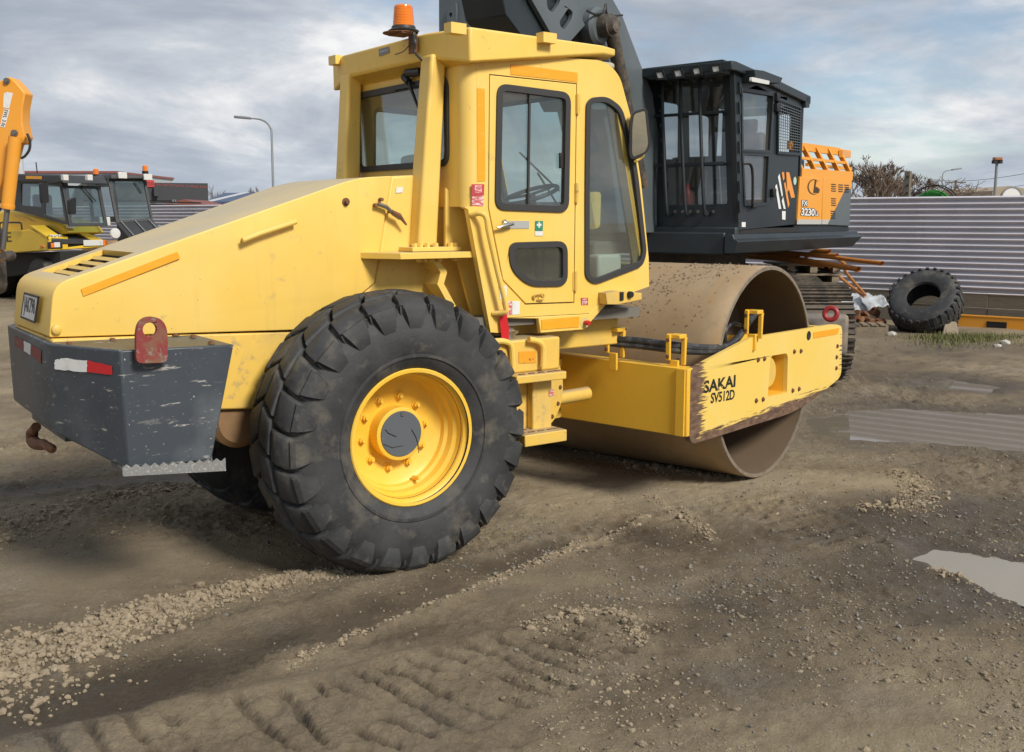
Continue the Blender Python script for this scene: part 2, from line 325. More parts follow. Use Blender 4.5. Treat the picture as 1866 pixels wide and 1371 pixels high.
# the drum: rolled steel, scoured and caked with dry mud
M['drum'] = mat('drum_steel', (0.37, 0.26, 0.145), 0.55, 0.25, layers=[((0.42, 0.31, 0.19), 2.6, 0.4, 0.66, 0.9, (1, 1, 1), 0.7), ((0.40, 0.24, 0.10), 4, 0.55, 0.75, 0.6, ONE, 0.8), ((0.25, 0.205, 0.15), 12, 0.55, 0.72, 0.5, (1, 1, 1), 0.9), ((0.50, 0.30, 0.12), 3, 0.58, 0.7, 0.55, (0.5, 2.5, 1), None)], bump=(26, 0.12, 0.006))
M['drum_in'] = mat('drum_inside', (0.17, 0.12, 0.075), 0.8, 0.1, layers=[((0.14, 0.10, 0.065), 4, 0.4, 0.7, 0.8, ONE, None), ((0.3, 0.26, 0.2), 45, 0.68, 0.72, 0.6, (1, 1, .3), None)])
M['drum_edge'] = mat('drum_edge', (0.30, 0.25, 0.19), 0.5, 0.4, layers=[((0.18, 0.14, 0.1), 20, 0.45, 0.65, 0.7, ONE, None)])
# ------------------------------------------------------------------ the road roller
STEER = R(15.1); PV = Vector((1.575, 0, 0)); FD = Vector((math.cos(STEER), math.sin(STEER), 0)); LD = Vector((-math.sin(STEER), math.cos(STEER), 0))
def fside(c): return Frame(PV + LD * c, FD)             # planes of the steered drum frame
def fcross(u): return Frame(PV + FD * u, -LD)
def fp(u, l, z): return PV + FD * u + LD * l + ZU * z

def worn_plate_material():
    m = mat('scraped_yellow_paint', (0.80, 0.56, 0.12), 0.45, layers=[((0.82, 0.62, 0.22), 2, 0.4, 0.7, 0.6, ONE, 0.5), ((0.35, 0.2, 0.07), 40, 0.68, 0.74, 0.7, ONE, 0.8)])
    nt = m.node_tree; N = nt.nodes; L = nt.links; bs = N['Principled BSDF']; src = bs.inputs['Base Color'].links[0].from_socket
    tc = N.new('ShaderNodeTexCoord')
    def dot(v, off):
        s = N.new('ShaderNodeVectorMath'); s.operation = 'DOT_PRODUCT'; L.new(tc.outputs['Object'], s.inputs[0]); s.inputs[1].default_value = v
        a = N.new('ShaderNodeMath'); a.operation = 'SUBTRACT'; L.new(s.outputs['Value'], a.inputs[0]); a.inputs[1].default_value = off; return a.outputs[0]
    u = dot(tuple(FD), PV.dot(FD)); z = dot((0, 0, 1), 0.0)
    def rng(v, a, b, c, d):
        r = N.new('ShaderNodeMapRange'); L.new(v, r.inputs[0])
        for i, x in enumerate((a, b, c, d)): r.inputs[i + 1].default_value = x
        return r.outputs[0]
    def op(o, a, b):
        r = N.new('ShaderNodeMath'); r.operation = o
        for i, x in enumerate((a, b)):
            if isinstance(x, (int, float)): r.inputs[i].default_value = x
            else: L.new(x, r.inputs[i])
        return r.outputs[0]
    def nz(su, sz, sc, off):
        c = N.new('ShaderNodeCombineXYZ'); L.new(op('MULTIPLY', u, su), c.inputs[0]); L.new(op('MULTIPLY', z, sz), c.inputs[1]); c.inputs[2].default_value = off
        n = N.new('ShaderNodeTexNoise'); n.inputs['Scale'].default_value = sc; n.inputs['Detail'].default_value = 7; n.inputs['Roughness'].default_value = 0.65; L.new(c.outputs[0], n.inputs[0]); return n.outputs[0]
    g1 = rng(u, 0.12, 0.62, 0.62, -0.25)                                        # scraped from the rear corner
    bot = op('SUBTRACT', z, op('ADD', op('MULTIPLY', u, 0.025), 0.43)); g2 = rng(bot, 0.0, 0.16, 0.55, -0.15)
    g3 = rng(op('SUBTRACT', 2.52, u), 0.0, 0.12, 0.28, -0.2)
    g4 = op('MULTIPLY', rng(op('ABSOLUTE', op('SUBTRACT', z, 0.93), 0), 0.0, 0.10, 0.02, -0.3), 1.0)
    g = op('MAXIMUM', op('MAXIMUM', g1, g2), op('MAXIMUM', g3, g4))
    sc = op('ADD', op('ADD', nz(1.6, 26, 2.2, 0.0), op('MULTIPLY', nz(1, 1, 9, 4.0), 0.25)), g)
    mask = rng(sc, 0.93, 1.0, 0, 1)
    rust = N.new('ShaderNodeValToRGB'); L.new(nz(1.5, 4, 7, 9.0), rust.inputs[0]); e = rust.color_ramp.elements; e[0].position = 0.35; e[0].color = (0.075, 0.042, 0.03, 1); e[1].position = 0.7; e[1].color = (0.24, 0.15, 0.10, 1)
    mx = N.new('ShaderNodeMixRGB'); L.new(mask, mx.inputs[0]); L.new(src, mx.inputs[1]); L.new(rust.outputs[0], mx.inputs[2]); L.new(mx.outputs[0], bs.inputs['Base Color'])
    b = N.new('ShaderNodeBump'); b.inputs['Strength'].default_value = 0.35; b.inputs['Distance'].default_value = 0.003; b.invert = True; L.new(mask, b.inputs['Height']); L.new(b.outputs[0], bs.inputs['Normal'])
    return m
M['worn'] = worn_plate_material()

RO = thing('road_roller', 'pale yellow single-drum road roller with glazed cab, steel drum and big lugged rear tyres', 'road roller')
HEX = MB().lathe([(0.0, 0.0), (0.011, 0.0), (0.011, 0.010), (0.0, 0.010)], (0, 0, 0), (0, 0, 1), n=6).mesh('bolt', M['yellow'], smooth=0)
HEXR = MB().lathe([(0.0, 0.0), (0.019, 0.0), (0.019, 0.003), (0.012, 0.003), (0.012, 0.012), (0.0, 0.012)], (0, 0, 0), (0, 0, 1), n=8).mesh('bolt', M['rust'], smooth=0)

# ---- hood
def hood_w(x): return 0.405 + 0.055 * min(1, max(0, (x + 1.64) / 1.1))
HS = side(-0.45)
hood_px = [(94, 617), (101, 520), (625, 332), (660, 323.5), (712, 321), (681, 516), (652, 540), (640, 598)]
hp = HS.uvs(hood_px)
hp = rounded(hp, [0.01, 0.07, 0.12, 0.08, 0.01, 0.01, 0.02, 0.01], 4)
b = MB()
lo = [(u, -hood_w(u), v) for u, v in hp]; hi = [(u, hood_w(u), v) for u, v in hp]
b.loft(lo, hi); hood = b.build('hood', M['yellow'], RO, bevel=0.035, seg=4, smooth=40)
# the louvred opening over the radiator
TPN = Frame((-1.594, 0, 1.556), (0, -1, 0), (1, 0, 0.343)); SL = math.hypot(1, 0.343)
cut = MB().fbox(TPN, -0.29, 0.29, 0.085, 0.42, -0.34, 0.2).build('cutter', None, None)
bm_ = hood.modifiers.new('opening', 'BOOLEAN'); bm_.object = cut; bm_.operation = 'DIFFERENCE'; bm_.solver = 'EXACT'
dg = bpy.context.evaluated_depsgraph_get(); dg.update(); me = bpy.data.meshes.new_from_object(hood.evaluated_get(dg)); hood.modifiers.clear(); hood.data = me
me.polygons.foreach_set('use_smooth', [True] * len(me.polygons)); me.set_sharp_from_angle(angle=R(28))
bpy.data.objects.remove(cut)
b = MB().fbox(TPN, -0.287, 0.287, 0.088, 0.417, -0.335, -0.32)
for u0, u1, v0, v1 in ((-0.288, -0.280, 0.088, 0.417), (0.280, 0.288, 0.088, 0.417), (-0.279, 0.279, 0.088, 0.096), (-0.279, 0.279, 0.409, 0.417)): b.fbox(TPN, u0, u1, v0, v1, -0.319, -0.022)  # liner walls coloured dark to paint the shade of the open interior
b.build('core_shade_liner', mat('brown_core', (0.05, 0.03, 0.02), 0.9), hood)
slat = MB().fbox(Frame((0, 0, 0), (1, 0, 0), (0, 1, 0)), -0.286, 0.286, -0.011, 0.011, -0.003, 0.003).mesh('slat', M['yellow'])
for k in range(4):
    v = 0.085 + 0.335 * (k + 0.95) / 4.9; a = R(-30)
    n2 = TPN.n * math.cos(a) + TPN.ez * math.sin(a); e2 = TPN.ez * math.cos(a) - TPN.n * math.sin(a)
    put(slat, 'slat', basis(TPN.at(0, v, -0.016), TPN.ex, e2, n2), hood)
# seam flange, round catches, rail on the hood's side
HF = side(-0.462)
b = MB().tube([HF.at(*HF.uv(x, y), 0.018) for x, y in ((440, 438), (470, 426), (537, 404))], 0.014, 10)
for x, y in ((445, 436), (534, 405)): b.cyl(HF.at(*HF.uv(x, y), 0.018), HF.at(*HF.uv(x, y), -0.02), 0.010, n=8)
b.build('grab_rail', M['yellow'], RO)
HR = side(-0.415)
for x, y, r_ in ((103, 601, 0.022),):
    u, v = HR.uv(x, y); b = MB().lathe([(0, 0.012), (r_ * .7, 0.012), (r_, 0.008), (r_, -0.02)], HR.at(u, v, 0.0), HR.n, 20); b.build('catch', M['yellow_dirty'], RO)
b = MB(); u, v = HF.uv(631, 368); b.lathe([(0, 0.02), (0.012, 0.02), (0.012, 0.0), (0.022, 0.0), (0.022, -0.01)], HF.at(u, v), HF.n, 12).build('stud', M['rust'], RO)
def strip(F, pts, w, name, m, parent, th=0.002, bev=0):
    return MB().plate(F, F.uvs(pts), w, w + th).build(name, m, parent, smooth=0, bevel=bev)
HT = Frame((-1.64, -0.405, 0), (1.0, -0.05, 0))
strip(HT, [(147, 527), (323, 459), (328, 471), (152, 540)], 0.002, 'reflective_tape', M['amber'], RO)
# rubber toggle catch across the seam
b = MB(); F = HF
b.tube([F.at(*F.uv(x, y), 0.03) for x, y in ((684, 372), (700, 378), (712, 390), (724, 398))], 0.012, 8).build('toggle_latch', M['steel'], RO)
for x, y in ((682, 374), (692, 364)): MB().cyl(F.at(*F.uv(x, y), 0.0), F.at(*F.uv(x, y), 0.03), 0.010, n=8).build('latch_stud', M['rust'], RO)
b = MB()
for x, y in ((708, 386),): b.cyl(F.at(*F.uv(x, y), 0.0), F.at(*F.uv(x, y), 0.035), 0.010, n=8)
b.tube([F.at(*F.uv(x, y), 0.035) for x, y in ((708, 386), (722, 393), (735, 410))], [0.012, 0.014, 0.006], 8); b.build('latch_handle', M['rust'], RO)
# the cowl between hood and cab, same plane
cw = HS.uvs([(714, 321), (757, 319), (757, 345), (900, 345), (900, 600), (642, 598), (655, 541), (684, 516)])
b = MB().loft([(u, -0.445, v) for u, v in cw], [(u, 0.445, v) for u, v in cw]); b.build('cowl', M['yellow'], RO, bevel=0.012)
strip(side(-0.447), [(722, 342), (734, 341), (733, 351), (721, 352)], 0.001, 'sticker', M['white'], RO)
# the lower frame below the seam
M['yellow_low'] = mat('splashed_yellow_paint', (0.80, 0.52, 0.10), 0.5, layers=[((0.50, 0.36, 0.14), 3.0, 0.45, 0.7, 0.6, ONE, 0.8), ((0.30, 0.235, 0.15), 11, 0.55, 0.70, 0.75, ONE, 0.9), ((0.20, 0.13, 0.07), 40, 0.65, 0.7, 0.7, ONE, 0.9)])
lf = HS.uvs([(97, 619), (700, 600), (700, 740), (380, 749), (97, 700)])
b = MB().loft([(u, -0.43, v) for u, v in lf], [(u, 0.43, v) for u, v in lf]); b.build('rear_frame', M['yellow_low'], RO, bevel=0.01)
# axle tube and its rusty brown drive housing next to the tyre
b = MB().lathe([(0, -0.47), (0.16, -0.47), (0.2, -0.44), (0.2, -0.30), (0.15, -0.28), (0.15, 0.28), (0.2, 0.30), (0.2, 0.44), (0.16, 0.47), (0, 0.47)], (0, 0, 0.707), (0, 1, 0), 32); b.build('axle', M['rust'], RO)
b = MB().lathe([(0, -0.40), (0.12, -0.40), (0.15, -0.37), (0.15, 0.37), (0.12, 0.40), (0, 0.40)], (-0.72, 0, 0.80), (0, 1, 0), 32); b.build('fuel_tank_drum', mat('brown_steel', (0.30, 0.17, 0.075), 0.6, layers=[((0.18, 0.11, 0.06), 6, 0.4, 0.7, 0.7, ONE, None)]), RO)
# number plate
PR = Frame((-1.648, 0, 1.323), (0, -1, 0), (0.105, 0, 1)); pq = PR.uvs([(52, 536), (76.5, 543.5), (70, 586.5), (46, 577)])
b = MB().plate(PR, rounded(pq, 0.008, 3), 0.016, 0.019); pl = b.build('number_plate', M['white'], RO, smooth=0)
MB().plate(PR, [inset(pq, -0.008), inset(pq, 0.002)], 0.013, 0.021).build('plate_frame', M['rubber'], pl)
cu = sum(p[0] for p in pq) / 4; cv = sum(p[1] for p in pq) / 4
text(PR, 'JAK798', cu, cv, 0.020, 0.245, 0.10, M['black'], pl, 'characters', rot=R(0))
# ---- the grey counterweight box at the tail
bt = [(-1.665, 0.485), (-1.665, -0.485), (-1.462, -0.905), (-0.945, -0.935), (-0.945, 0.935), (-1.462, 0.905)]
zt = [1.296, 1.288, 1.284, 1.278, 1.278, 1.284]; zb = [0.885, 0.86, 0.735, 0.735, 0.735, 0.735]
bb = [(-1.660, 0.485), (-1.660, -0.485), (-1.458, -0.900), (-1.075, -0.930), (-1.075, 0.930), (-1.458, 0.900)]
b = MB().loft([(x, y, z) for (x, y), z in zip(bb, zb)], [(x, y, z) for (x, y), z in zip(bt, zt)]); CWT = b.build('counterweight', M['grey'], RO, bevel=0.008)
FCH = Frame((-1.665, -0.485, 0), (0.203, -0.42, 0)); FRR = rear(-1.665); FSD = Frame((-1.462, -0.905, 0), (0.517, -0.03, 0))
def ragged(F, pts, seed, j=1.5, n=7):
    q = random.Random(seed); out = []
    for i in range(len(pts)):
        a, c = pts[i - 1], pts[i]
        for k in range(n): t = k / n; out.append((a[0] + (c[0] - a[0]) * t + (q.uniform(-j, j) if k else 0), a[1] + (c[1] - a[1]) * t + (q.uniform(-j, j) if k else 0)))
    return F.uvs(out)
MB().plate(FCH, ragged(FCH, [(101, 656), (117, 653), (159, 657), (159, 678), (101, 673)], 3, 1.0), 0.002, 0.004).build('white_tape', M['white'], CWT, smooth=0)
MB().plate(FCH, ragged(FCH, [(160, 657), (204, 667), (205, 683), (160, 678.5)], 4, 0.8), 0.002, 0.004).build('red_tape', M['red'], CWT, smooth=0)
for q, m_ in (([(28, 613), (44, 621), (45, 640), (28, 631)], 'redeye'), ([(44.5, 621), (57, 628), (57, 647), (45, 640)], 'white'), ([(57.5, 628), (76, 639), (76, 663), (57.5, 648)], 'redeye')):
    MB().plate(FRR, ragged(FRR, q, 5, 0.4, 4), 0.002, 0.004).build('tape_patch', M[m_], CWT, smooth=0)
# lid edge seams, lifting eye, bolts on top of the box
F = side(-0.925).off(0.02)
eye = F.uvs([(245, 662), (303, 660), (302, 604), (298, 590), (289, 580), (273, 576), (258, 579), (248, 590), (245, 606)]); eye = rounded(eye, 0.03, 3)
hc = F.uv(270, 600); hr = abs(F.uv(283, 600)[0] - hc[0])
MB().plate(F, [eye, circle(hc, hr, 20)], 0.0, 0.026).build('lifting_eye', M['redeye'], CWT, bevel=0.005)
for x, y in ((126, 628), (205, 621), (243, 613), (320, 612), (352, 615), (385, 626)):
    p = ground(x, y, 1.284); put(HEXR, 'bolt', basis(p, Vector((1, 0, 0)), Vector((0, 1, 0)), ZU), CWT)
# serrated step under the box
F = side(-0.955); q = F.uvs([(224, 868), (411, 858), (410, 838), (222, 851)])
teeth = []
for k in range(24):
    t = k / 23; x = q[3][0] + (q[2][0] - q[3][0]) * t; z = q[3][1] + (q[2][1] - q[3][1]) * t; teeth.append((x, z + (0.010 if k % 2 else -0.006)))
pf = [q[0], q[1]] + teeth[::-1]
b = MB().plate(F, pf, 0.0, 0.006)
b.plate(side(-0.78), pf, -0.006, 0.0); zb_ = min(p[1] for p in q) + 0.012
for k in range(9):
    u = q[0][0] + (q[1][0] - q[0][0]) * (k + 0.5) / 9; zz = q[0][1] + (q[1][1] - q[0][1]) * (k + 0.5) / 9 + 0.012; b.box((u - 0.004, -0.953, zz), (u + 0.004, -0.782, zz + 0.02))
b.build('step_grating', M['galv'], RO)
# towing hook below the tail
F = rear(-1.60); pts = [F.at(*F.uv(x, y)) for x, y in ((66, 778), (59, 789), (59, 802), (68, 810), (82, 811), (98, 820))]
b = MB().tube(smooth_path(pts, 5), [0.026] * 5 + [0.032] * 5 + [0.034] * 5 + [0.03] * 5 + [0.024] * 5 + [0.012], 10); b.build('tow_hook', M['rust'], RO)
b = MB().fbox(rear(-1.58), -0.30, 0.42, 0.80, 0.90, -0.05, 0.03); b.build('tow_bracket', M['grey'], RO, bevel=0.006)

# ---- rear wheels
ZA = 0.718; YO = 1.02                                   # axle height, outer plane of the tyre
RT0 = 0.80
def tyre_section():
    # (radius, y measured from the outer plane inwards), outer bead to inner bead
    K = lambda r: 0.335 + (r - 0.335) * 0.925
    return [(K(r), y) for r, y in _SEC]
_SEC = [(0.335, 0.095), (0.36, 0.055), (0.40, 0.022), (0.438, 0.010), (0.442, 0.001), (0.454, 0.001), (0.459, 0.006), (0.48, 0.0), (0.56, -0.006), (0.63, 0.004), (0.685, 0.022), (0.715, 0.05), (0.742, 0.10), (0.752, 0.18), (0.756, 0.27), (0.752, 0.36), (0.742, 0.44), (0.715, 0.49), (0.685, 0.52), (0.63, 0.54), (0.56, 0.55), (0.48, 0.545), (0.40, 0.52), (0.36, 0.49), (0.335, 0.45)]
def surf(row_y, ang, h=0.0):
    """point over the carcass: across the tread (0..0.54), angle, height"""
    ys = [p[1] for p in tyre_section()[10:19]]; rs = [p[0] for p in tyre_section()[10:19]]
    r = float(np.interp(row_y, ys, rs)) + h; return r, row_y, ang
def lug(b, y0, y1, a0, a1, sk, h, cy, sgn, z0, taper=0.010):
    # a moulded block: foot on the carcass, chamfered crown; y0..y1 across, a0..a1 around, skewed by sk
    foot = []; crown = []; mid = []
    ny = 4
    def pt(y, a, hh):
        r, yy, an = surf(min(max(y, 0.022), 0.52), a, hh); return (r * math.sin(an), cy + sgn * (YO - yy), z0 + r * math.cos(an))
    rim_ = [(y0 + (y1 - y0) * i / ny, a0, i / ny) for i in range(ny + 1)] + [(y1 + (y0 - y1) * i / ny, a1, 1 - i / ny) for i in range(ny + 1)]
    am = (a0 + a1) / 2; ym = (y0 + y1) / 2
    for y, a, t in rim_: foot.append(pt(y, a + sk * t, -0.012))
    mid2 = []
    for y, a, t in rim_: mid.append(pt(ym + (y - ym) * 0.985, am + (a - am) * 0.975 + sk * t, h * 0.55))
    for y, a, t in rim_: mid2.append(pt(ym + (y - ym) * 0.94, am + (a - am) * 0.92 + sk * t, h * 0.88))
    for y, a, t in rim_: crown.append(pt(ym + (y - ym) * 0.80, am + (a - am) * 0.76 + sk * t, h))
    b.loft(foot, mid, False); b.loft(mid, mid2, False); b.loft(mid2, crown, False); k = len(crown); o = len(b.v); b.v += [tuple(p) for p in crown]
    n = ny + 1
    for i in range(ny): b.f.append((o + i, o + i + 1, o + k - 2 - i, o + k - 1 - i))
def make_wheel(sgn):
    """sgn -1: the right wheel"""
    cy = 0.0; ax = Vector((0, sgn, 0)); O = Vector((0, 0, ZA))
    prof = [(0.372, YO - 0.040), (0.372, YO - 0.052), (0.350, YO - 0.062), (0.338, YO - 0.078), (0.334, YO - 0.13), (0.318, YO - 0.15), (0.312, YO - 0.19), (0.296, YO - 0.205), (0.292, YO - 0.235), (0.270, YO - 0.25), (0.15, YO - 0.262), (0.145, YO - 0.262), (0.145, YO - 0.175), (0.128, YO - 0.170), (0.0, YO - 0.170)]
    b = MB().lathe([(0.350, YO - 0.036), (0.366, YO - 0.034)] + prof, O, ax, 64); w = b.build('wheel', M['rim'], RO, smooth=30)
    tp = [(r, YO - y) for r, y in tyre_section()]
    b = MB().lathe(tp, O, ax, 96); 
    # flat where it carries the load
    b.v = [(x, y, max(z, 0.004)) for x, y, z in b.v]
    b.build('tyre', M['tyre'], w, smooth=40)
    tb_ = MB().lathe([(r + 0.002, h_) for r, h_ in tp[11:18]], O, ax, 96); tb_.v = [(x, y, max(z, 0.005)) for x, y, z in tb_.v]; tb_.build('tread_base', M['groove'], w, smooth=40)
    b = MB(); N = 24; da = 2 * math.pi / N
    q = random.Random(5)
    for k in range(N):
        a = k * da
        for (y0, y1, o, wd, sk) in ((0.020, 0.150, 0.0, 0.90, 0.05), (0.157, 0.268, 0.35, 0.90, 0.08), (0.275, 0.386, 0.85, 0.90, -0.08), (0.393, 0.522, 0.5, 0.90, -0.05)):
            lug(b, y0, y1, a + o * da - wd * da / 2, a + o * da + wd * da / 2, sk, (0.040 if y0 < 0.1 or y1 > 0.5 else 0.048) + q.uniform(-0.004, 0.004), cy, sgn, ZA)
        # shoulder bars that run down the sidewall
        a0 = a; pts = []
        def sp(r, yy, an): return Vector((r * math.sin(an), cy + sgn * (YO - yy), ZA + r * math.cos(an)))
        for yo, s2 in ((0.0, 1), (0.54, -1)):
            f_ = lambda yv: yv if s2 > 0 else 0.54 - yv
            aa = a0 if s2 > 0 else a0 + 0.5 * da
            def ring(r, yv, out, hw): return [sp(r, f_(yv + 0.02), aa - hw * da), sp(r, f_(yv + 0.02), aa + hw * da), sp(r, f_(yv - out), aa + hw * 0.82 * da), sp(r, f_(yv - out), aa - hw * 0.82 * da)]
            rr = [ring(0.712, 0.040, 0.022, 0.43), ring(0.690, 0.024, 0.024, 0.42), ring(0.655, 0.010, 0.018, 0.38), ring(0.615, 0.002, 0.010, 0.32), ring(0.575, 0.0, -0.004, 0.24)]
            for i_ in range(4): b.loft(rr[i_], rr[i_ + 1], i_ == 0)
    b.v = [(x, y, max(z, 0.0)) for x, y, z in b.v]
    b.build('tread', M['tyre'], w, smooth=50, bevel=0.0)
    b = MB().lathe([(0.0, YO - 0.165), (0.122, YO - 0.165), (0.126, YO - 0.17), (0.126, YO - 0.18)], O, ax, 40); hub = b.build('hub_cap', M['hub'], w)
    if sgn < 0:
        F = side(-(YO - 0.1645)); b = MB()
        for pts in (((702, 783), (708, 790), (722, 796)), ((750, 783), (757, 795), (762, 810), (763, 826)), ((699, 810), (715, 816), (735, 812))):
            b.tube([F.at(*F.uv(*p), 0.001) for p in pts], 0.0022, 5)
        b.build('scratch', M['black'], hub)
        b = MB().fbox(F, *(lambda p: (p[0] - 0.009, p[0] + 0.009, p[1] - 0.009, p[1] + 0.009))(F.uv(733, 755)), 0, 0.006); b.build('plug', M['steel'], hub)
    nut = MB().lathe([(0.0, 0.035), (0.010, 0.035), (0.010, 0.022), (0.0175, 0.022), (0.0175, 0.004), (0.026, 0.004), (0.026, -0.004)], (0, 0, 0), (0, 0, 1), 8).mesh('wheel_nut', M['rim'], smooth=0)
    for k in range(10):
        a = 2 * math.pi * (k + 0.3) / 10; p = O + Vector((0.198 * math.sin(a), sgn * (YO - 0.256), 0.198 * math.cos(a)))
        put(nut, 'wheel_nut', basis(p, Vector((1, 0, 0)), Vector((0, 0, 1)) * (1 if sgn < 0 else -1), Vector((0, sgn, 0))), w)
    b = MB().cyl(O + Vector((0.10, sgn * (YO - 0.215), -0.265)), O + Vector((0.10, sgn * (YO - 0.15), -0.255)), 0.014, 0.010, 8); b.build('valve', M['rim'], w)
make_wheel(-1); make_wheel(1)

# ---- cab
CS = side(-0.74)
cab_out = [(869, 113), (868, 360), (862, 376), (846, 378), (853, 382), (894, 606), (912, 607), (924, 579), (1074, 571.5), (1092, 556), (1183, 522), (1182, 470), (1168, 330), (1150, 215), (1130, 140), (1112, 119), (1093, 110), (1000, 104)]
door_out = [(891.5, 135), (1051.6, 152), (1046.7, 552.5), (957, 555.5), (915, 511), (889, 379)]
win_f = [(1068, 190), (1077, 180), (1104, 178), (1130, 197), (1156, 290), (1175, 460), (1168, 484), (1083, 517), (1066, 506), (1066, 330)]
win_d = [(906, 154), (1037, 171), (1033, 386), (902, 381)]
win_l = [(926, 444), (1031, 441), (1031, 520), (962, 521), (930, 490)]
def px_r(F, pts, r): return rounded(F.uvs(pts), r, 6)
wf = px_r(CS, win_f, [0.03, 0.03, 0.05, 0.05, 0.3, 0.08, 0.04, 0.05, 0.04, 0.3]); wd = px_r(CS, win_d, 0.065); wl = px_r(CS, win_l, [0.06, 0.07, 0.07, 0.08, 0.06])
do = CS.uvs(door_out); co = rounded(CS.uvs(cab_out), [0, 0, 0, 0, 0, 0, 0, 0, 0.01, 0.03, 0, 0, 0, 0, 0.06, 0.05, 0.03, 0], 4)
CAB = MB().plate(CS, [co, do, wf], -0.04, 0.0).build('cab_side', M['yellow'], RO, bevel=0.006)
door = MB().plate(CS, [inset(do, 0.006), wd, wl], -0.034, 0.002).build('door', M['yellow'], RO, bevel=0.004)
MB().plate(CS, [inset(do, -0.012), inset(do, 0.018)], -0.05, -0.036).build('door_seal', M['gasket'], door)
def window(loop, parent, w=0.032, glassm='glass', F=CS, d=0.0):
    g = MB().plate(F, [inset(loop, -0.006), inset(loop, w)], d - 0.02, d + 0.014).build('window', M['gasket'], parent, bevel=0.005)
    MB().plate(F, inset(loop, w - 0.006), d - 0.010, d - 0.005).build('pane', M[glassm], g, smooth=0); return g
W1 = window(wd, door); window(wl, door, 0.030); window(wf, CAB, 0.026)
b = MB().tube([CS.at(*CS.uv(965, 166), 0.0), CS.at(*CS.uv(962, 378), 0.0)], 0.009, 4); b.build('window_bar', M['gasket'], W1)
u, v = CS.uv(1021, 293); MB().fbox(CS, u - 0.012, u + 0.012, v - 0.045, v + 0.045, 0.0, 0.016).build('window_latch', M['black'], W1, bevel=0.003)
# handles, hinges, stickers
u, v = CS.uv(925, 410); b = MB().fbox(CS, u - 0.03, u + 0.15, v - 0.022, v + 0.022, 0.003, 0.006); b.build('handle_plate', mat('grey_pad', (0.38, 0.39, 0.38), 0.5), door)
b = MB().tube([CS.at(*CS.uv(900, 415), 0.035), CS.at(*CS.uv(915, 411), 0.04), CS.at(*CS.uv(929, 408), 0.03)], [0.008, 0.011, 0.012], 8); b.cyl(CS.at(*CS.uv(917, 409), 0.0), CS.at(*CS.uv(917, 409), 0.042), 0.014, n=10); b.cyl(CS.at(*CS.uv(917, 403), 0.0), CS.at(*CS.uv(917, 403), 0.02), 0.01, n=8); b.build('door_handle', M['chrome'], door)
for y in (190, 352, 513):
    x = 1051 - (y - 190) * 0.012
    b = MB().cyl(CS.at(*CS.uv(x, y - 18), 0.010), CS.at(*CS.uv(x, y + 18), 0.010), 0.011, n=8); b.fbox(CS, CS.uv(x, 0)[0], CS.uv(x, 0)[0] + 0.03, CS.uv(x, y + 16)[1], CS.uv(x, y - 16)[1], 0.001, 0.006); b.build('hinge', M['yellow_dirty'], door)
u, v = CS.uv(977, 541); b = MB().tube(smooth_path([CS.at(u - .02, v - .015, 0.01), CS.at(u - .03, v + .01, 0.02), CS.at(u, v + .02, 0.025), CS.at(u + .04, v + .015, 0.02), CS.at(u + .04, v - .015, .02), CS.at(u, v - .01, .02)], 3), 0.006, 6); b.build('door_stop', M['yellow_dirty'], door)
GREEN = mat('green_film', (0.02, 0.23, 0.13), 0.5); PINK = mat('red_white_film', (0.55, 0.12, 0.13), 0.5, layers=[((0.75, 0.68, 0.66), 45, 0.5, 0.58, 0.9, (0.6, 0.6, 3), None)]); REDF = mat('red_film', (0.5, 0.05, 0.06), 0.5)
st = strip(CS, [(974.5, 403), (988.5, 403), (988, 421), (974, 421)], 0.004, 'sticker', GREEN, door)
strip(CS, [(974, 421.5), (988, 421.5), (988, 430), (974, 430)], 0.004, 'sticker', M['white'], door)
u, v = CS.uv(981.3, 410); b = MB().fbox(CS, u - 0.017, u + 0.017, v - 0.006, v + 0.006, 0.0055, 0.0065); b.fbox(CS, u - 0.006, u + 0.006, v - 0.017, v + 0.017, 0.0066, 0.0072); b.build('cross', M['white'], st)
st = strip(CS, [(859, 336), (882, 336), (881.5, 356), (859, 357)], 0.001, 'warning_sticker', REDF, CAB); strip(CS, [(859.5, 357.5), (881, 357), (880, 376), (859.5, 375)], 0.001, 'warning_sticker', PINK, CAB)
strip(CS, [(864, 338), (877, 338), (877, 352), (864, 352)], 0.0035, 'print', PINK, st)
strip(CS, [(908, 521), (923, 521), (923, 546), (911, 546)], 0.001, 'sticker', M['white'], CAB); strip(CS, [(914, 550), (932, 549), (932, 574), (921, 575)], 0.001, 'warning_sticker', PINK, CAB); strip(CS, [(933, 549), (947, 549), (946, 573), (933, 574)], 0.001, 'sticker', M['white'], CAB)
st = strip(CS, [(1058, 543), (1071, 543), (1071, 556), (1059, 556)], 0.001, 'step_sticker', REDF, CAB); u, v = CS.uv(1064.7, 552); text(CS, 'STEP', u, v, 0.0038, 0.042, 0.02, M['white'], st); u, v = CS.uv(1064.7, 545.8); text(CS, 'NO', u, v, 0.0038, 0.03, 0.011, M['white'], st)
strip(CS, [(869, 161), (883, 162), (884, 330), (870, 331)], 0.001, 'reflective_tape', M['amber'], CAB); strip(CS, [(930, 117), (1052, 133), (1052, 150), (930, 136)], 0.001, 'reflective_tape', M['amber'], CAB)
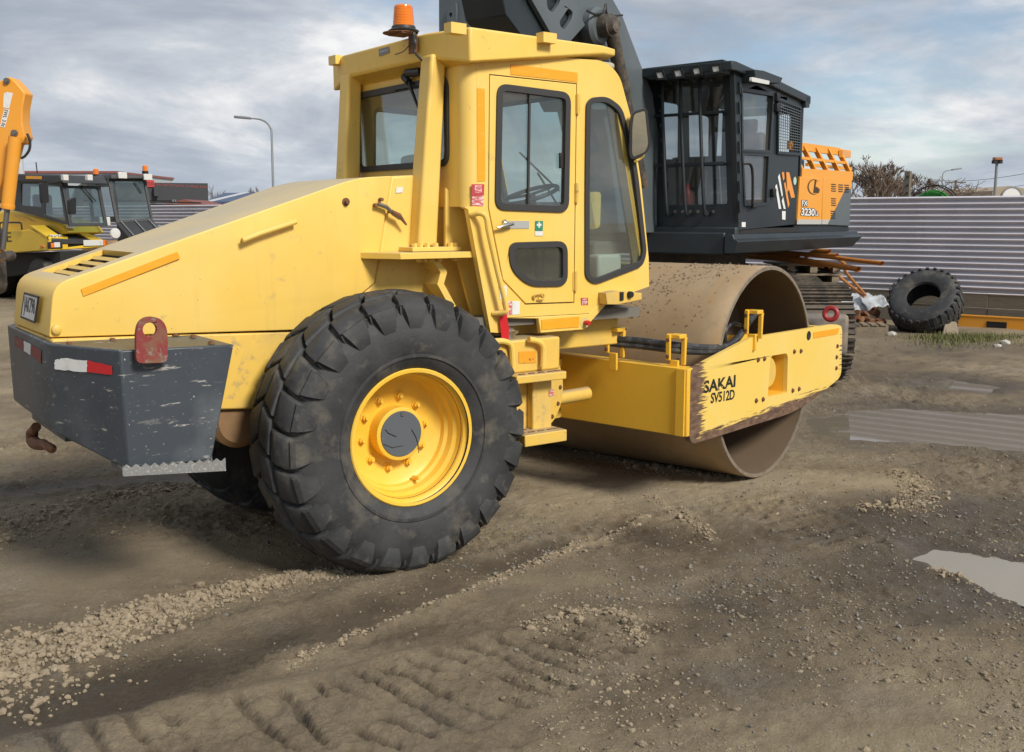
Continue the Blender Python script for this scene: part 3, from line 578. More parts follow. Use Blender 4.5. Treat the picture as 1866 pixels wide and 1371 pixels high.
# skirt below the door with amber strip and stop button
sk = CS.uvs([(924, 580), (1073, 572.5), (1090, 556), (1110, 549), (1064, 601), (985, 607), (981, 581)])
SKT = MB().plate(CS, sk, -0.03, 0.002).build('skirt', M['yellow'], RO, bevel=0.004)
strip(CS, [(986, 583), (1055, 577), (1054, 596), (986, 601)], 0.004, 'reflective_tape', M['amber'], SKT)
u, v = CS.uv(1065, 588); MB().lathe([(0, 0.004), (0.035, 0.004), (0.035, -0.01)], CS.at(u, v), CS.n, 20).build('button_plate', mat('button_disc', (0.6, 0.5, 0.2), 0.5), SKT); MB().lathe([(0, 0.045), (0.013, 0.045), (0.016, 0.038), (0.014, 0.01), (0.01, 0.0)], CS.at(u, v), CS.n, 16).build('stop_button', M['red'], SKT)
# switch box by the front corner
b = MB().plate(CS, CS.uvs([(1090, 533), (1112, 529), (1155, 533), (1155, 545), (1112, 554), (1092, 554)]), 0.0, 0.075); SB = b.build('switch_box', M['yellow_dirty'], RO, bevel=0.004)
F = CS.off(0.075); u, v = F.uv(1132, 540); MB().fbox(F, u - 0.014, u + 0.014, v - 0.026, v + 0.026, 0.0, 0.008).build('rocker_switch', M['black'], SB); u, v = F.uv(1147, 537); MB().lathe([(0, 0.02), (0.02, 0.02), (0.022, 0)], F.at(u, v), F.n, 16).build('rubber_plug', M['black'], SB)
# far side, rear, front and floor of the cab
CL = Frame((0, 0.74, 0), (-1, 0, 0))
mir = lambda l: [(-x, y) for x, y in l]
b = MB().plate(CL, [mir(co), mir(wd), mir(wf)], -0.04, 0.0); CABL = b.build('cab_side', M['yellow'], RO, bevel=0.006)
for lp in (wd, wf): MB().plate(CL, [inset(mir(lp), -0.006), inset(mir(lp), 0.03)], -0.02, 0.014).build('window', M['gasket'], CABL); 
for lp in (wd, wf): MB().plate(CL, inset(mir(lp), 0.024), -0.010, -0.005).build('pane', M['glass'], CABL, smooth=0)
CR = rear(0.505); CF = Frame((0, 0, 0), (0, 1, 0))
ro = [(-0.665, 1.93), (0.665, 1.93), (0.665, 2.74), (-0.665, 2.74)]
rw = rounded([(-0.56, 2.165), (0.56, 2.165), (0.56, 2.655), (-0.56, 2.655)], 0.075, 6)
CRP = MB().plate(CR, [ro, rw], -0.03, 0.0).build('cab_rear', M['yellow'], RO, bevel=0.004); window(rw, CRP, 0.03, F=CR)
for s in (1, -1):
    b = MB(); arc = [(0.585 - 0.08 * math.cos(t), s * (0.665 + 0.074 * math.sin(t))) for t in [math.pi / 2 * i / 8 for i in range(9)]]
    b.loft([(x, y, 1.93) for x, y in arc] + [(x + 0.02, y * 0.96, 1.93) for x, y in arc[::-1]], [(x, y, 2.745) for x, y in arc] + [(x + 0.02, y * 0.96, 2.745) for x, y in arc[::-1]])
    b.build('corner_pillar', M['yellow'], RO)
b = MB().box((0.56, -0.70, 1.24), (1.86, 0.70, 1.30)); b.build('cab_floor', M['int'], RO)
b = MB().box((0.56, -0.73, 2.755), (1.60, 0.73, 2.80)); b.build('cab_ceiling', mat('cab_lining', (0.42, 0.38, 0.28), 0.9), RO, bevel=0.02)
# windscreen between the two front posts: leaning plane
b = MB(); fa, fb = Vector((1.895, 0, 1.44)), Vector((1.58, 0, 2.76))
FFN = Frame(fa, (0, 1, 0), fb - fa); ht = (fb - fa).length
fo = [(-0.735, 0), (0.735, 0), (0.735, ht), (-0.735, ht)]; fwn = rounded([(-0.66, 0.10), (0.66, 0.10), (0.66, ht - 0.10), (-0.66, ht - 0.10)], 0.09, 6)
CFR = b.plate(FFN, [fo, fwn], -0.03, 0.0).build('cab_front', M['yellow'], RO, bevel=0.004); window(fwn, CFR, 0.03, F=FFN)
b = MB().tube([FFN.at(-0.2, 0.12, 0.03), FFN.at(0.25, 0.75, 0.03)], 0.008, 6); b.tube([FFN.at(0.05, 0.62, 0.035), FFN.at(0.42, 0.90, 0.035)], 0.007, 6); b.build('wiper', M['black'], CFR)
# inside: seat, console, wheel, water can
b = MB().box((0.80, -0.26, 1.62), (1.25, 0.26, 1.76)); b.loft([(0.74, -0.25, 1.74), (0.86, -0.25, 1.74), (0.86, 0.25, 1.74), (0.74, 0.25, 1.74)], [(0.62, -0.22, 2.25), (0.72, -0.22, 2.27), (0.72, 0.22, 2.27), (0.62, 0.22, 2.25)]); b.box((0.85, -0.2, 1.30), (1.2, 0.2, 1.62)); b.build('seat', M['seat'], RO, bevel=0.03, seg=3)
b = MB().lathe([(0.19 + 0.014 * math.cos(t), 0.014 * math.sin(t)) for t in [2 * math.pi * i / 8 for i in range(8)]], (1.50, 0, 2.02), (-0.35, 0, 1), 28, closed=True); b.cyl((1.50, 0, 2.02), (1.62, 0, 1.30), 0.035, n=10)
for k in range(3): a = k * 2.094; b.cyl((1.50, 0, 2.02), (1.50 + 0.17 * math.cos(a), 0.18 * math.sin(a), 2.02 + 0.05 * math.cos(a)), 0.010, n=6)
b.build('steering_wheel', M['black'], RO)
b = MB().box((1.60, -0.55, 1.30), (1.80, 0.55, 1.72)); b.build('console', M['int'], RO, bevel=0.02)
F = side(-0.60); c0, c1 = F.uvs([(1090, 508), (1134, 463)]); b = MB().box((c0[0], -0.60, c0[1] - 0.05), (c1[0], -0.38, c1[1])); b.lathe([(0.045, 0), (0.045, 0.03), (0, 0.03)], ((c0[0] + c1[0]) / 2 + 0.03, -0.5, c1[1]), (0, 0, 1), 12); b.build('water_can', M['plastic'], RO, bevel=0.02, seg=3)
b = MB().plate(side(-0.30), rounded(side(-0.30).uvs([(1070, 350), (1092, 350), (1090, 415), (1070, 420)]), 0.03), -0.02, 0.02); b.build('control_panel', M['yellow'], RO, bevel=0.006)
# ---- canopy roof with its rear posts
rt = [(0.392, -0.50), (0.480, -0.82), (1.475, -0.76), (1.62, -0.70), (1.69, -0.56), (1.70, 0.0)]
top = [(x, y, 2.885) for x, y in rt] + [(x, -y, 2.885) for x, y in rt[-2::-1]]
bz = [2.755, 2.700, 2.835, 2.842, 2.845, 2.845]; bx = [(x + (0.02 if i == 0 else 0), y) for i, (x, y) in enumerate(rt)]
bot = [(x, y, z) for (x, y), z in zip(bx, bz)] + [(x, -y, z) for (x, y), z in list(zip(bx, bz))[-2::-1]]
# the side skirt kinks: level behind, rising to the front
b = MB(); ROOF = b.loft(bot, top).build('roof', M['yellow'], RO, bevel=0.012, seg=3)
F = Frame((0.48, -0.82, 0), (0.995, 0.06, 0))
lugm = MB().box((-0.05, -0.045, -0.025), (0.05, 0.02, 0.03)).mesh('roof_lug', M['yellow'])
for x, y in ((825, 55), (991, 72)):
    u, v = F.uv(x, y); put(lugm, 'roof_lug', basis(F.at(u, v, 0.01), F.ex, -F.n, ZU), ROOF)
put(lugm, 'roof_lug', basis(Vector((0.42, 0.62, 2.865)), Vector((0, 1, 0)), Vector((1, 0, 0)), ZU), ROOF)
F = rear(0.398); q = F.uvs([(691, 90), (710, 84), (710, 96), (691, 103)]); MB().plate(F, q, 0.0, 0.003).build('maker_plate', M['steel'], ROOF, smooth=0); MB().plate(F, inset(q, 0.018), 0.003, 0.005).build('print', M['white'], ROOF, smooth=0)
for s in (-1, 1):
    tp_ = [(0.398, s * 0.44), (0.398, s * 0.56), (0.495, s * 0.56), (0.495, s * 0.44)]; bt_ = [(0.305, s * 0.405), (0.305, s * 0.54), (0.435, s * 0.54), (0.435, s * 0.405)]
    b = MB().loft([(x, y, 1.705) for x, y in bt_], [(x, y, 2.77) for x, y in tp_]); b.build('roof_post', M['yellow'], RO, bevel=0.016, seg=3)
    b = MB().box((0.235, s * 0.47 - 0.13, 1.682), (0.56, s * 0.47 + 0.13, 1.706)); b.build('post_foot', M['yellow'], RO, bevel=0.003)
    pl_ = [(-0.02, s * 0.45), (0.10, s * 0.70), (0.578, s * 0.70), (0.578, s * 0.45)]
    b = MB().loft([(x, y, 1.645) for x, y in pl_], [(x, y, 1.680) for x, y in pl_]); b.build('post_bracket', M['yellow'], RO, bevel=0.003)
    for x in (0.262, 0.30, 0.345, 0.40, 0.50, 0.535):
        put(HEX, 'bolt', basis(Vector((x, s * 0.575, 1.706)), Vector((1.6, 0, 0)), Vector((0, 1.6, 0)), ZU * 2.2), RO); put(HEX, 'bolt', basis(Vector((x, s * 0.62, 1.645)), Vector((1.5, 0, 0)), Vector((0, -1.5, 0)), -ZU * 2), RO)
# bent gusset below the bracket, cab riser behind it
F = side(-0.60); q = [F.uv(*p) for p in ((793, 474), (809, 496), (803, 518), (826, 560))]
for s in (1, -1):
    b = MB(); A = [(u - 0.022, -s * 0.60 , v) for u, v in q]; B = [(u + 0.022, -s * 0.60, v) for u, v in q]
    for i in range(3): b.loft([A[i], B[i], (B[i][0], -s * 0.44, B[i][2]), (A[i][0], -s * 0.44, A[i][2])], [A[i + 1], B[i + 1], (B[i + 1][0], -s * 0.44, B[i + 1][2]), (A[i + 1][0], -s * 0.44, A[i + 1][2])])
    b.build('gusset', M['yellow'], RO)
F = side(-0.56); b = MB().plate(F, F.uvs([(812, 342), (850, 380), (896, 600), (862, 580), (835, 478), (812, 470)]), -0.02, 0.0); b.build('riser', M['yellow'], RO)
b = MB().box((0.50, -0.56, 1.05), (1.80, 0.56, 1.28)); b.build('cab_base', M['yellow_dirty'], RO, bevel=0.01)
# red reflector flag and curved grab rail on the rear edge of the door
F = CS; b = MB().tube(smooth_path([F.at(*F.uv(*p), w) for p, w in (((859, 392), 0.0), ((866, 389), 0.05), ((873, 397), 0.07), ((878, 425), 0.07), ((893, 490), 0.07), ((909, 556), 0.07), ((908, 568), 0.06), ((898, 572), 0.0))], 5), 0.016, 10); b.build('grab_rail', M['yellow'], RO)
b = MB().plate(side(-0.76), side(-0.76).uvs([(909, 570), (922, 568), (927, 600), (926, 627), (914, 623)]), 0.0, 0.004); b.build('red_reflector', M['red'], RO, smooth=0)
# mirror with arm
MF = Frame(CS.at(*CS.uv(1168, 235), 0.17), Vector((0.80, -0.60, 0)), Vector((0.10, -0.24, 1)))
mo = px_r(MF, [(1146, 190), (1172, 187), (1193, 262), (1190, 280), (1165, 287), (1158, 275), (1147, 215)], [.03, .03, .06, .03, .05, .05, .05])
MI = MB().plate(MF, mo, -0.05, 0.0).build('mirror', M['gasket'], RO, bevel=0.015, seg=3)
MB().plate(MF, inset(mo, 0.016), 0.0005, 0.002).build('mirror_glass', M['mirror'], MI, smooth=0)
b = MB().tube(smooth_path([CS.at(*CS.uv(1161, 291), 0.0), MF.at(*MF.uv(1172, 291), -0.02), MF.at(*MF.uv(1184, 283), -0.03), MF.at(*MF.uv(1182, 270), -0.03)], 4), 0.010, 8); b.build('mirror_arm', M['yellow'], MI)
b = MB().tube([CS.at(*CS.uv(1153, 262), 0.0), MF.at(*MF.uv(1158, 262), -0.03)], 0.010, 8); b.build('mirror_arm', M['yellow'], MI)
# beacon on its bracket, work lamp and its wires under the roof
BP = Vector((0.372, -0.378, 2.93))
b = MB().fbox(rear(0.388), 0.345, 0.425, 2.79, 2.901, 0.0, 0.012); b.fbox(rear(0.388), 0.27, 0.425, 2.890, 2.901, 0.0, 0.10); b.build('beacon_bracket', M['rust'], RO)
BP = Vector((0.34, -0.355, 2.902))
b = MB().lathe([(0, 0), (0.082, 0.0), (0.088, 0.010), (0.070, 0.020), (0.066, 0.034), (0.0, 0.036)], BP, ZU, 28); BE = b.build('beacon', M['rubber'], RO)
prof = [(0.060, 0.034)]
for k in range(12): prof += [(0.061 - 0.0007 * k, 0.040 + k * 0.0085), (0.0592 - 0.0007 * k, 0.044 + k * 0.0085)]
prof += [(0.050, 0.144), (0.040, 0.150), (0, 0.151)]
b = MB().lathe(prof, BP, ZU, 32); b.build('lens', M['beacon'], BE, smooth=25)
b = MB().lathe([(0, 0.0), (0.10, 0.0), (0.10, -0.004), (0, -0.004)], BP + Vector((-0.01, 0.02, 0)), ZU, 24); b.build('base_plate', M['rust'], BE)
F = rear(0.36); b = MB()
b.tube(smooth_path([F.at(*F.uv(*p)) for p in ((753, 60), (757, 78), (756, 95), (768, 110))], 5), 0.007, 6); b.tube(smooth_path([F.at(*F.uv(*p)) for p in ((752, 72), (738, 92), (720, 100))], 4), 0.003, 5); b.cyl(F.at(*F.uv(755, 64)), F.at(*F.uv(755, 80)), 0.014, n=8); b.build('beacon_cable', M['rubber'], RO)
F = rear(0.47); b = MB().tube([F.at(*F.uv(743, 133)), F.at(*F.uv(768, 131))], 0.026, 10); b.tube([F.at(*F.uv(736, 140)), F.at(*F.uv(745, 150))], 0.022, 8); b.tube([F.at(*F.uv(745, 150)), F.at(*F.uv(765, 205))], [0.012, 0.006], 8); b.build('rear_wiper', M['black'], RO)
# ---- tank, steps and articulation between the frames
TS = side(-0.80)
b = MB().box((0.66, -0.80, 0.97), (1.13, -0.30, 1.168)); b.build('hydraulic_tank', M['yellow_dirty'], RO, bevel=0.014)
p = Vector((0.815, -0.70, 1.17)); b = MB().lathe([(0.045, 0.0), (0.045, 0.02), (0.062, 0.03), (0.064, 0.045), (0.045, 0.06), (0.0, 0.068)], p, ZU, 14); b.build('filler_cap', M['chrome'], RO, smooth=20)
b = MB().tube(smooth_path([TS.at(*TS.uv(*q_), 0.02) for q_ in ((893, 622), (915, 622), (928, 632), (931, 670))], 5), 0.018, 10); b.tube(smooth_path([TS.at(*TS.uv(*q_), 0.03) for q_ in ((958, 618), (975, 622), (984, 634), (984, 668))], 5), 0.018, 10); b.build('hand_rail', M['yellow'], RO)
st = strip(TS, [(945, 641), (976, 640), (976, 661), (945, 662)], 0.002, 'warning_sticker', mat('orange_film', (0.8, 0.33, 0.02), 0.5, layers=[((0.1, 0.05, 0.02), 30, 0.6, 0.66, 0.8, ONE, None)]), RO)
b = MB().box((0.735, -0.90, 0.925), (1.10, -0.50, 0.972)); b.build('step', M['yellow_dirty'], RO, bevel=0.006)
b = MB().box((0.76, -0.74, 0.60), (1.065, -0.36, 0.93)); b.box((0.925, -0.80, 0.60), (1.068, -0.74, 0.927)); b.build('ladder_panel', M['yellow_low'], RO, bevel=0.008)
b = MB().box((0.78, -0.92, 0.555), (1.09, -0.60, 0.625)); b.build('step', M['yellow_dirty'], RO, bevel=0.006)
b = MB()
for x in (0.80, 0.87, 0.94, 1.01, 1.06):
    for y in (-0.86, -0.78): b.box((x - 0.022, y - 0.006, 0.622), (x + 0.022, y + 0.006, 0.629)); b.box((x - 0.02, y - 0.006, 0.97), (x + 0.02, y + 0.006, 0.977))
b.build('tread_slots', M['rust'], RO)
F = side(-0.80); strip(F, [(1000, 710), (1008, 710), (1008, 722), (1000, 722)], 0.003, 'sticker', PINK, RO)
# articulation: yokes, pin, bolted flange
b = MB().box((1.10, -0.30, 0.56), (1.40, 0.30, 1.02)); b.build('front_yoke', M['yellow_dirty'], RO, bevel=0.02)
b = MB().lathe([(0, -0.30), (0.08, -0.30), (0.08, -0.27), (0.13, -0.27), (0.13, 0.27), (0.08, 0.27), (0.08, 0.30), (0, 0.30)], (1.50, 0, 0.76), ZU, 24); b.build('centre_pin', M['yellow_dirty'], RO)
b = MB()
for z in (0.56, 0.90): b.plate(Frame((0, 0, z), (1, 0, 0), (0, 1, 0)), rounded([(1.08, -0.34), (1.52, -0.34), (1.64, -0.1), (1.64, 0.1), (1.52, 0.34), (1.08, 0.34)], 0.06), 0.0, 0.05)
b.build('yoke_plate', M['yellow_dirty'], RO, bevel=0.005)
F = Frame((1.18, -0.56, 0), (0.96, 0.26, 0)); b = MB().plate(F, circle((0.02, 0.80), 0.20, 32, 0.24), -0.05, 0.0); FL = b.build('flange', M['yellow_dirty'], RO, bevel=0.012)
for k in range(12): a = 2 * math.pi * k / 12; put(HEXR, 'bolt', fm(F, 0.02 + 0.165 * math.cos(a), 0.80 + 0.205 * math.sin(a), 0.0, s=0.8), FL)
b = MB().lathe([(0, -0.16), (0.035, -0.16), (0.035, -0.12), (0.05, -0.12), (0.05, 0.16), (0, 0.16)], (1.13, -0.62, 0.70), ZU, 14); b.build('steering_pin', M['yellow_dirty'], RO)
b = MB().cyl((1.10, -0.50, 0.72), (1.66, -0.42, 0.72), 0.045, n=14); b.build('steering_cylinder', M['yellow_dirty'], RO)

# ---- drum and its frame
DC = PV + FD * 1.31; DR = 0.765; HWD = 1.065
b = MB().lathe([(DR - 0.028, -HWD + 0.012), (DR - 0.006, -HWD), (DR, -HWD + 0.006)] + [(DR, -HWD + 2 * HWD * i / 12) for i in range(1, 12)] + [(DR, HWD - 0.006), (DR - 0.006, HWD), (DR - 0.028, HWD - 0.012)], DC + ZU * DR, LD, 128); DRUM = b.build('drum', M['drum'], RO, smooth=50)
b = MB().lathe([(DR - 0.028, -HWD + 0.012), (DR - 0.030, -0.55), (DR - 0.030, 0.55), (DR - 0.028, HWD - 0.012)], DC + ZU * DR, LD, 128); b.lathe([(0.0, -0.50), (0.25, -0.50), (DR - 0.03, -0.50)], DC + ZU * DR, LD, 96); b.lathe([(0.0, 0.50), (0.25, 0.50), (DR - 0.03, 0.50)], DC + ZU * DR, LD, 96); b.build('drum_lining', M['drum_in'], DRUM, smooth=40)
b = MB().lathe([(DR - 0.030, -HWD + 0.010), (DR - 0.028, -HWD - 0.001), (DR - 0.004, -HWD - 0.001), (DR + 0.0005, -HWD + 0.01)], DC + ZU * DR, LD, 128); b.build('drum_rim', M['drum_edge'], DRUM, smooth=40)
b = MB().lathe([(0, -1.09), (0.10, -1.09), (0.16, -1.04), (0.24, -0.98), (0.26, -0.90), (0.22, -0.86), (0.22, -0.50), (0, -0.50)], DC + ZU * DR, LD, 32); b.build('drive_hub', M['yellow_dirty'], DRUM)
b = MB().plate(fside(-0.93), rounded([(0.86, 0.55), (1.50, 0.50), (1.62, 0.8), (1.50, 1.02), (0.9, 1.06), (0.74, 0.98)], 0.05), -0.02, 0.0); b.build('support_plate', M['yellow2'], RO, bevel=0.004)
FS = fside(-1.12)
sp_ = FS.uvs([(1259, 674), (1371, 615), (1522.6, 591), (1535, 594.5), (1533, 681), (1528, 691), (1481, 729.5), (1446, 752), (1265, 809), (1256.5, 803)])
sp_ = rounded(sp_, [0.03, 0.04, 0.06, 0.05, 0.05, 0.05, 0.1, 0.2, 0.06, 0.03], 4)
ho = px_r(FS, [(1404, 649), (1436, 643.5), (1434, 717), (1399, 723.5)], [0.05, 0.05, 0.02, 0.02])
SPL = MB().plate(FS, [sp_, ho], -0.035, 0.0).build('side_plate', M['worn'], RO, bevel=0.006)
MB().plate(FS, [inset(ho, -0.012), ho], -0.16, -0.036).build('hole_frame', M['yellow2'], SPL)
for x, y in ((1381, 656), (1392.5, 654), (1447, 641), (1459, 640), (1377.5, 730.5), (1390, 728), (1444, 712), (1455.5, 709), (1525.5, 631), (1524, 651), (1523.5, 671)):
    u, v = FS.uv(x, y); put(HEXR, 'bolt', fm(FS, u, v, 0.0, rot=x), SPL)
u, v = FS.uv(1473.5, 612); MB().lathe([(0, 0.001), (0.028, 0.001), (0.034, 0.004), (0.036, 0.0)], FS.at(u, v), FS.n, 20).build('hole_ring', M['dark'], SPL)
strip(FS, [(1482, 606), (1529, 598), (1526, 609), (1482, 617)], 0.001, 'reflective_tape', M['amber'], SPL)
def pxtext(F, s, p0, p1, h_px, parent, m, w=0.002, name='lettering'):
    a = Vector(F.uv(*p0)); c = Vector(F.uv(*p1)); d = c - a; mid = (a + c) / 2; h = abs(F.uv(p0[0], p0[1] - h_px / 2)[1] - F.uv(p0[0], p0[1] + h_px / 2)[1])
    return text(F, s, mid.x, mid.y, w, d.length, h, m, parent, name, rot=math.atan2(d.y, d.x))
INK = mat('worn_black_print', (0.014, 0.014, 0.014), 0.6, layers=[((0.72, 0.50, 0.12), 20, 0.60, 0.64, 1.0, (0.5, 0.5, 2.5), None)])
pxtext(FS, 'SAKAI', (1282, 706), (1340, 694), 23, SPL, INK)
pxtext(FS, 'SV512D', (1295, 726), (1338.5, 718.5), 19, SPL, M['black'])
# far side plate, rear and front cross beams
b = MB().plate(fside(1.155), sp_, -0.035, 0.0); b.build('side_plate', M['yellow2'], RO, bevel=0.006)
FC = fcross(0.085)
cb = [(-0.10, 0.50), (1.118, 0.452), (1.118, 0.905), (-0.10, 0.935)]; cb = [(-u_, v_) for u_, v_ in cb]
cbR = FC.uvs([(1040, 641), (1252, 673), (1249, 797), (1027, 751)]); cbR = [(0.0, 0.945), (1.118, cbR[1][1]), (1.118, cbR[2][1]), (0.0, 0.505)]
b = MB().plate(FC, cbR, -0.12, 0.0); b.plate(FC, [(-p_[0], p_[1]) for p_ in cbR], -0.12, 0.0); BEAM = b.build('cross_beam', M['yellow2'], RO, bevel=0.006)
b = MB().fbox(FC, 1.04, 1.10, cbR[2][1] + 0.004, cbR[1][1] - 0.004, 0.0, 0.012); b.build('beam_end', M['yellow2'], BEAM)
b = MB().plate(fcross(2.46), [(-1.10, 0.62), (1.10, 0.62), (1.10, 1.0), (-1.10, 1.0)], -0.06, 0.0); b.build('front_beam', M['yellow2'], RO, bevel=0.006)
FC2 = fcross(0.30); b = MB().box((-0.01, -0.01, -0.01), (0.01, 0.01, 0.01))
# hoses along the frame and their clamps
def hp3(x, y, l): F_ = fside(l); return F_.at(*F_.uv(x, y))
for dz, rr in ((0, 0.024), (9, 0.022)):
    b = MB().tube(smooth_path([hp3(1060, 606 + dz, -0.35), hp3(1115, 617 + dz, -0.55), hp3(1170, 622 + dz, -0.75), hp3(1226, 629 + dz, -0.95), hp3(1280, 634 + dz * .8, -1.04), hp3(1320, 632 + dz * .5, -1.05), hp3(1345, 615 + dz * .2, -1.05), hp3(1362, 590, -1.04), hp3(1377, 571, -1.0)], 6), rr, 10); b.build('hydraulic_hose', M['hose'], RO)
b = MB().tube(smooth_path([hp3(1322, 625, -0.95), hp3(1323, 600, -0.95), hp3(1338, 590, -0.95), hp3(1350, 593, -0.95)], 5), 0.014, 8); b.build('hydraulic_hose', M['hose'], RO)
for x, y, l in ((1115, 620, -0.55), (1227, 633, -0.95), (1369, 587, -1.08)):
    F_ = fcross((hp3(x, y, l) - PV).dot(FD) - 0.06); u, v = F_.uv(x, y)
    b = MB().fbox(F_, u - 0.045, u - 0.015, v - 0.085, v + 0.08, 0.0, 0.02); b.fbox(F_, u - 0.045, u + 0.045, v + 0.055, v + 0.08, -0.09, 0.0); b.fbox(F_, u + 0.015, u + 0.045, v - 0.12, v + 0.055, -0.09, -0.07); b.fbox(F_, u - 0.03, u + 0.03, v - 0.2, v - 0.085, -0.03, -0.01)
    CLP = b.build('hose_clamp', M['yellow2'], RO, bevel=0.004)
    for dv in (-0.06, 0.045): put(HEXR, 'bolt', fm(F_, u - 0.03, v + dv, 0.02, s=0.7), CLP)
b = MB().tube([hp3(1040, 660, -0.1), hp3(1040, 700, -0.1)], 0.02); 
# scraper bar behind the drum
b = MB().bar(fp(0.50, -1.0, 0.62), fp(0.50, 1.0, 0.62), 0.04, 0.14); b.build('scraper', M['rust'], RO)
# clods stuck to the drum
b = MB(); q = random.Random(11)
for k in range(420):
    l = q.uniform(-0.95, -0.15) if q.random() < 0.75 else q.uniform(-1.0, 0.9); a = q.gauss(R(118), R(24)); s = q.uniform(0.003, 0.012)
    if q.random() < 0.6: l = -0.55 + (a - R(118)) * 0.5 + q.gauss(0, 0.13)
    c = DC + ZU * DR + LD * max(-1.03, min(1.03, l)) + (FD * math.cos(a) + ZU * math.sin(a)) * (DR + s * 0.2)
    vs = [c + Vector((q.uniform(-1, 1), q.uniform(-1, 1), q.uniform(-1, 1))).normalized() * s * q.uniform(0.7, 1.3) for _ in range(6)]
    b.add(vs, [(0, 1, 2), (0, 2, 3), (0, 3, 4), (0, 4, 1), (5, 2, 1), (5, 3, 2), (5, 4, 3), (5, 1, 4)])
stuff(b.build('mud', mat('dry_mud', (0.27, 0.21, 0.145), 0.95), DRUM, smooth=0))
# ------------------------------------------------------------------ the yard: one sheet of mud out to the horizon
FOOT = Vector((CAMP.x, CAMP.y, 0)); NPR = np.array(RT[:2]); NPF = np.array(FH[:2]); NP0 = np.array(FOOT[:2])
_T = np.random.RandomState(3).rand(256, 256)
def vnoise(x, y, seed=0):
    x = x + seed * 17.31; y = y + seed * 9.77; xi = np.floor(x).astype(int); yi = np.floor(y).astype(int); fx = x - xi; fy = y - yi
    fx = fx * fx * fx * (fx * (fx * 6 - 15) + 10); fy = fy * fy * fy * (fy * (fy * 6 - 15) + 10)
    g = lambda a, c: _T[(a + seed * 31) & 255, (c + seed * 57) & 255]
    return (g(xi, yi) * (1 - fx) + g(xi + 1, yi) * fx) * (1 - fy) + (g(xi, yi + 1) * (1 - fx) + g(xi + 1, yi + 1) * fx) * fy - 0.5
def fbm(x, y, f, o=4, seed=0, gain=0.5):
    s = 0; a = 1.0
    for i in range(o): s = s + a * vnoise(x * f, y * f, seed + i); f *= 2.03; a *= gain
    return s
def gpx(pts): return np.array([ground(*p)[:2] for p in pts])
def along(x, y, path, w):
    """distance across (signed), distance along and half width of a track"""
    best = np.full(x.shape, 1e9); sg = np.zeros(x.shape); tt = np.zeros(x.shape); ww = np.full(x.shape, 0.1); acc = 0.0
    for i in range(len(path) - 1):
        a, c = path[i], path[i + 1]; d = c - a; l = math.hypot(*d); d = d / l
        px, py = x - a[0], y - a[1]; t = np.clip(px * d[0] + py * d[1], 0, l); qx, qy = px - d[0] * t, py - d[1] * t
        dist = np.hypot(qx, qy); m = dist < best; best = np.where(m, dist, best); sg = np.where(m, np.sign(px * -d[1] + py * d[0]), sg); tt = np.where(m, acc + t, tt); ww = np.where(m, w[i] + (w[i + 1] - w[i]) * t / l, ww); acc += l
    return best, sg, tt, ww
def sdf(x, y, poly):
    d = np.full(x.shape, 1e9); ins = np.zeros(x.shape, bool); k = len(poly)
    for i in range(k):
        a, c = poly[i - 1], poly[i]; e = c - a; px, py = x - a[0], y - a[1]; t = np.clip((px * e[0] + py * e[1]) / (e @ e), 0, 1); d = np.minimum(d, np.hypot(px - e[0] * t, py - e[1] * t))
        cr = (a[1] > y) != (c[1] > y); xi = a[0] + (y - a[1]) / (c[1] - a[1] + 1e-12) * e[0]; ins ^= cr & (x < xi)
    return np.where(ins, -d, d)
def bump(d, w): return np.clip(1 - (d / w) ** 2, 0, 1) ** 2
WIND = [(gpx([(-90, 1262), (60, 1205), (180, 1150), (330, 1108), (470, 1068), (600, 1045), (720, 1022)]), [0.36, 0.34, 0.26, 0.17, 0.13, 0.08, 0.05]),
        (gpx([(520, 1222), (640, 1170), (760, 1110), (850, 1083), (930, 1043), (1080, 985), (1180, 940)]), [0.04, 0.05, 0.05, 0.06, 0.06, 0.07, 0.05]),
        (gpx([(-60, 990), (60, 955), (160, 915), (280, 898), (420, 880)]), [0.34, 0.26, 0.16, 0.18, 0.10]),
        (gpx([(1640, 862), (1690, 905), (1640, 935), (1560, 925)]), [0.14, 0.16, 0.15, 0.10]),
        (gpx([(1040, 812), (1180, 850), (1300, 866), (1380, 868)]), [0.10, 0.14, 0.12, 0.05]),
        (gpx([(1690, 1040), (1760, 1055), (1800, 1062)]), [0.05, 0.08, 0.04]),
        (gpx([(960, 1150), (1060, 1115), (1140, 1120), (1175, 1180)]), [0.12, 0.10, 0.09, 0.05]),
        (gpx([(1180, 905), (1260, 945), (1300, 985)]), [0.05, 0.10, 0.06])]
RUTS = [(gpx([(-120, 1350), (120, 1290), (400, 1180), (640, 1115), (860, 1045), (1000, 985)]), [0.32, 0.30, 0.26, 0.22, 0.20, 0.12]),
        (gpx([(-60, 905), (150, 880), (400, 862), (560, 840)]), [0.20, 0.20, 0.22, 0.2])]
SMOOTH = [(gpx([(-60, 1392), (250, 1312), (560, 1236), (760, 1180), (900, 1145)]), [0.16, 0.16, 0.14, 0.12, 0.05])]
TRACK = [(gpx([(60, 1425), (330, 1362), (620, 1310), (830, 1250), (1010, 1195), (1150, 1140)]), [0.38, 0.38, 0.37, 0.36, 0.32, 0.2], 0.135, 0.028),
         (gpx([(1560, 1000), (1430, 940), (1260, 905)]), [0.25, 0.3, 0.2], 0.16, 0.014),
         (gpx([(1560, 640), (1660, 652), (1866, 690)]), [0.3, 0.3, 0.3], 0.22, 0.03),
         (gpx([(1700, 700), (1780, 672), (1866, 655)]), [0.25, 0.3, 0.3], 0.2, 0.035)]
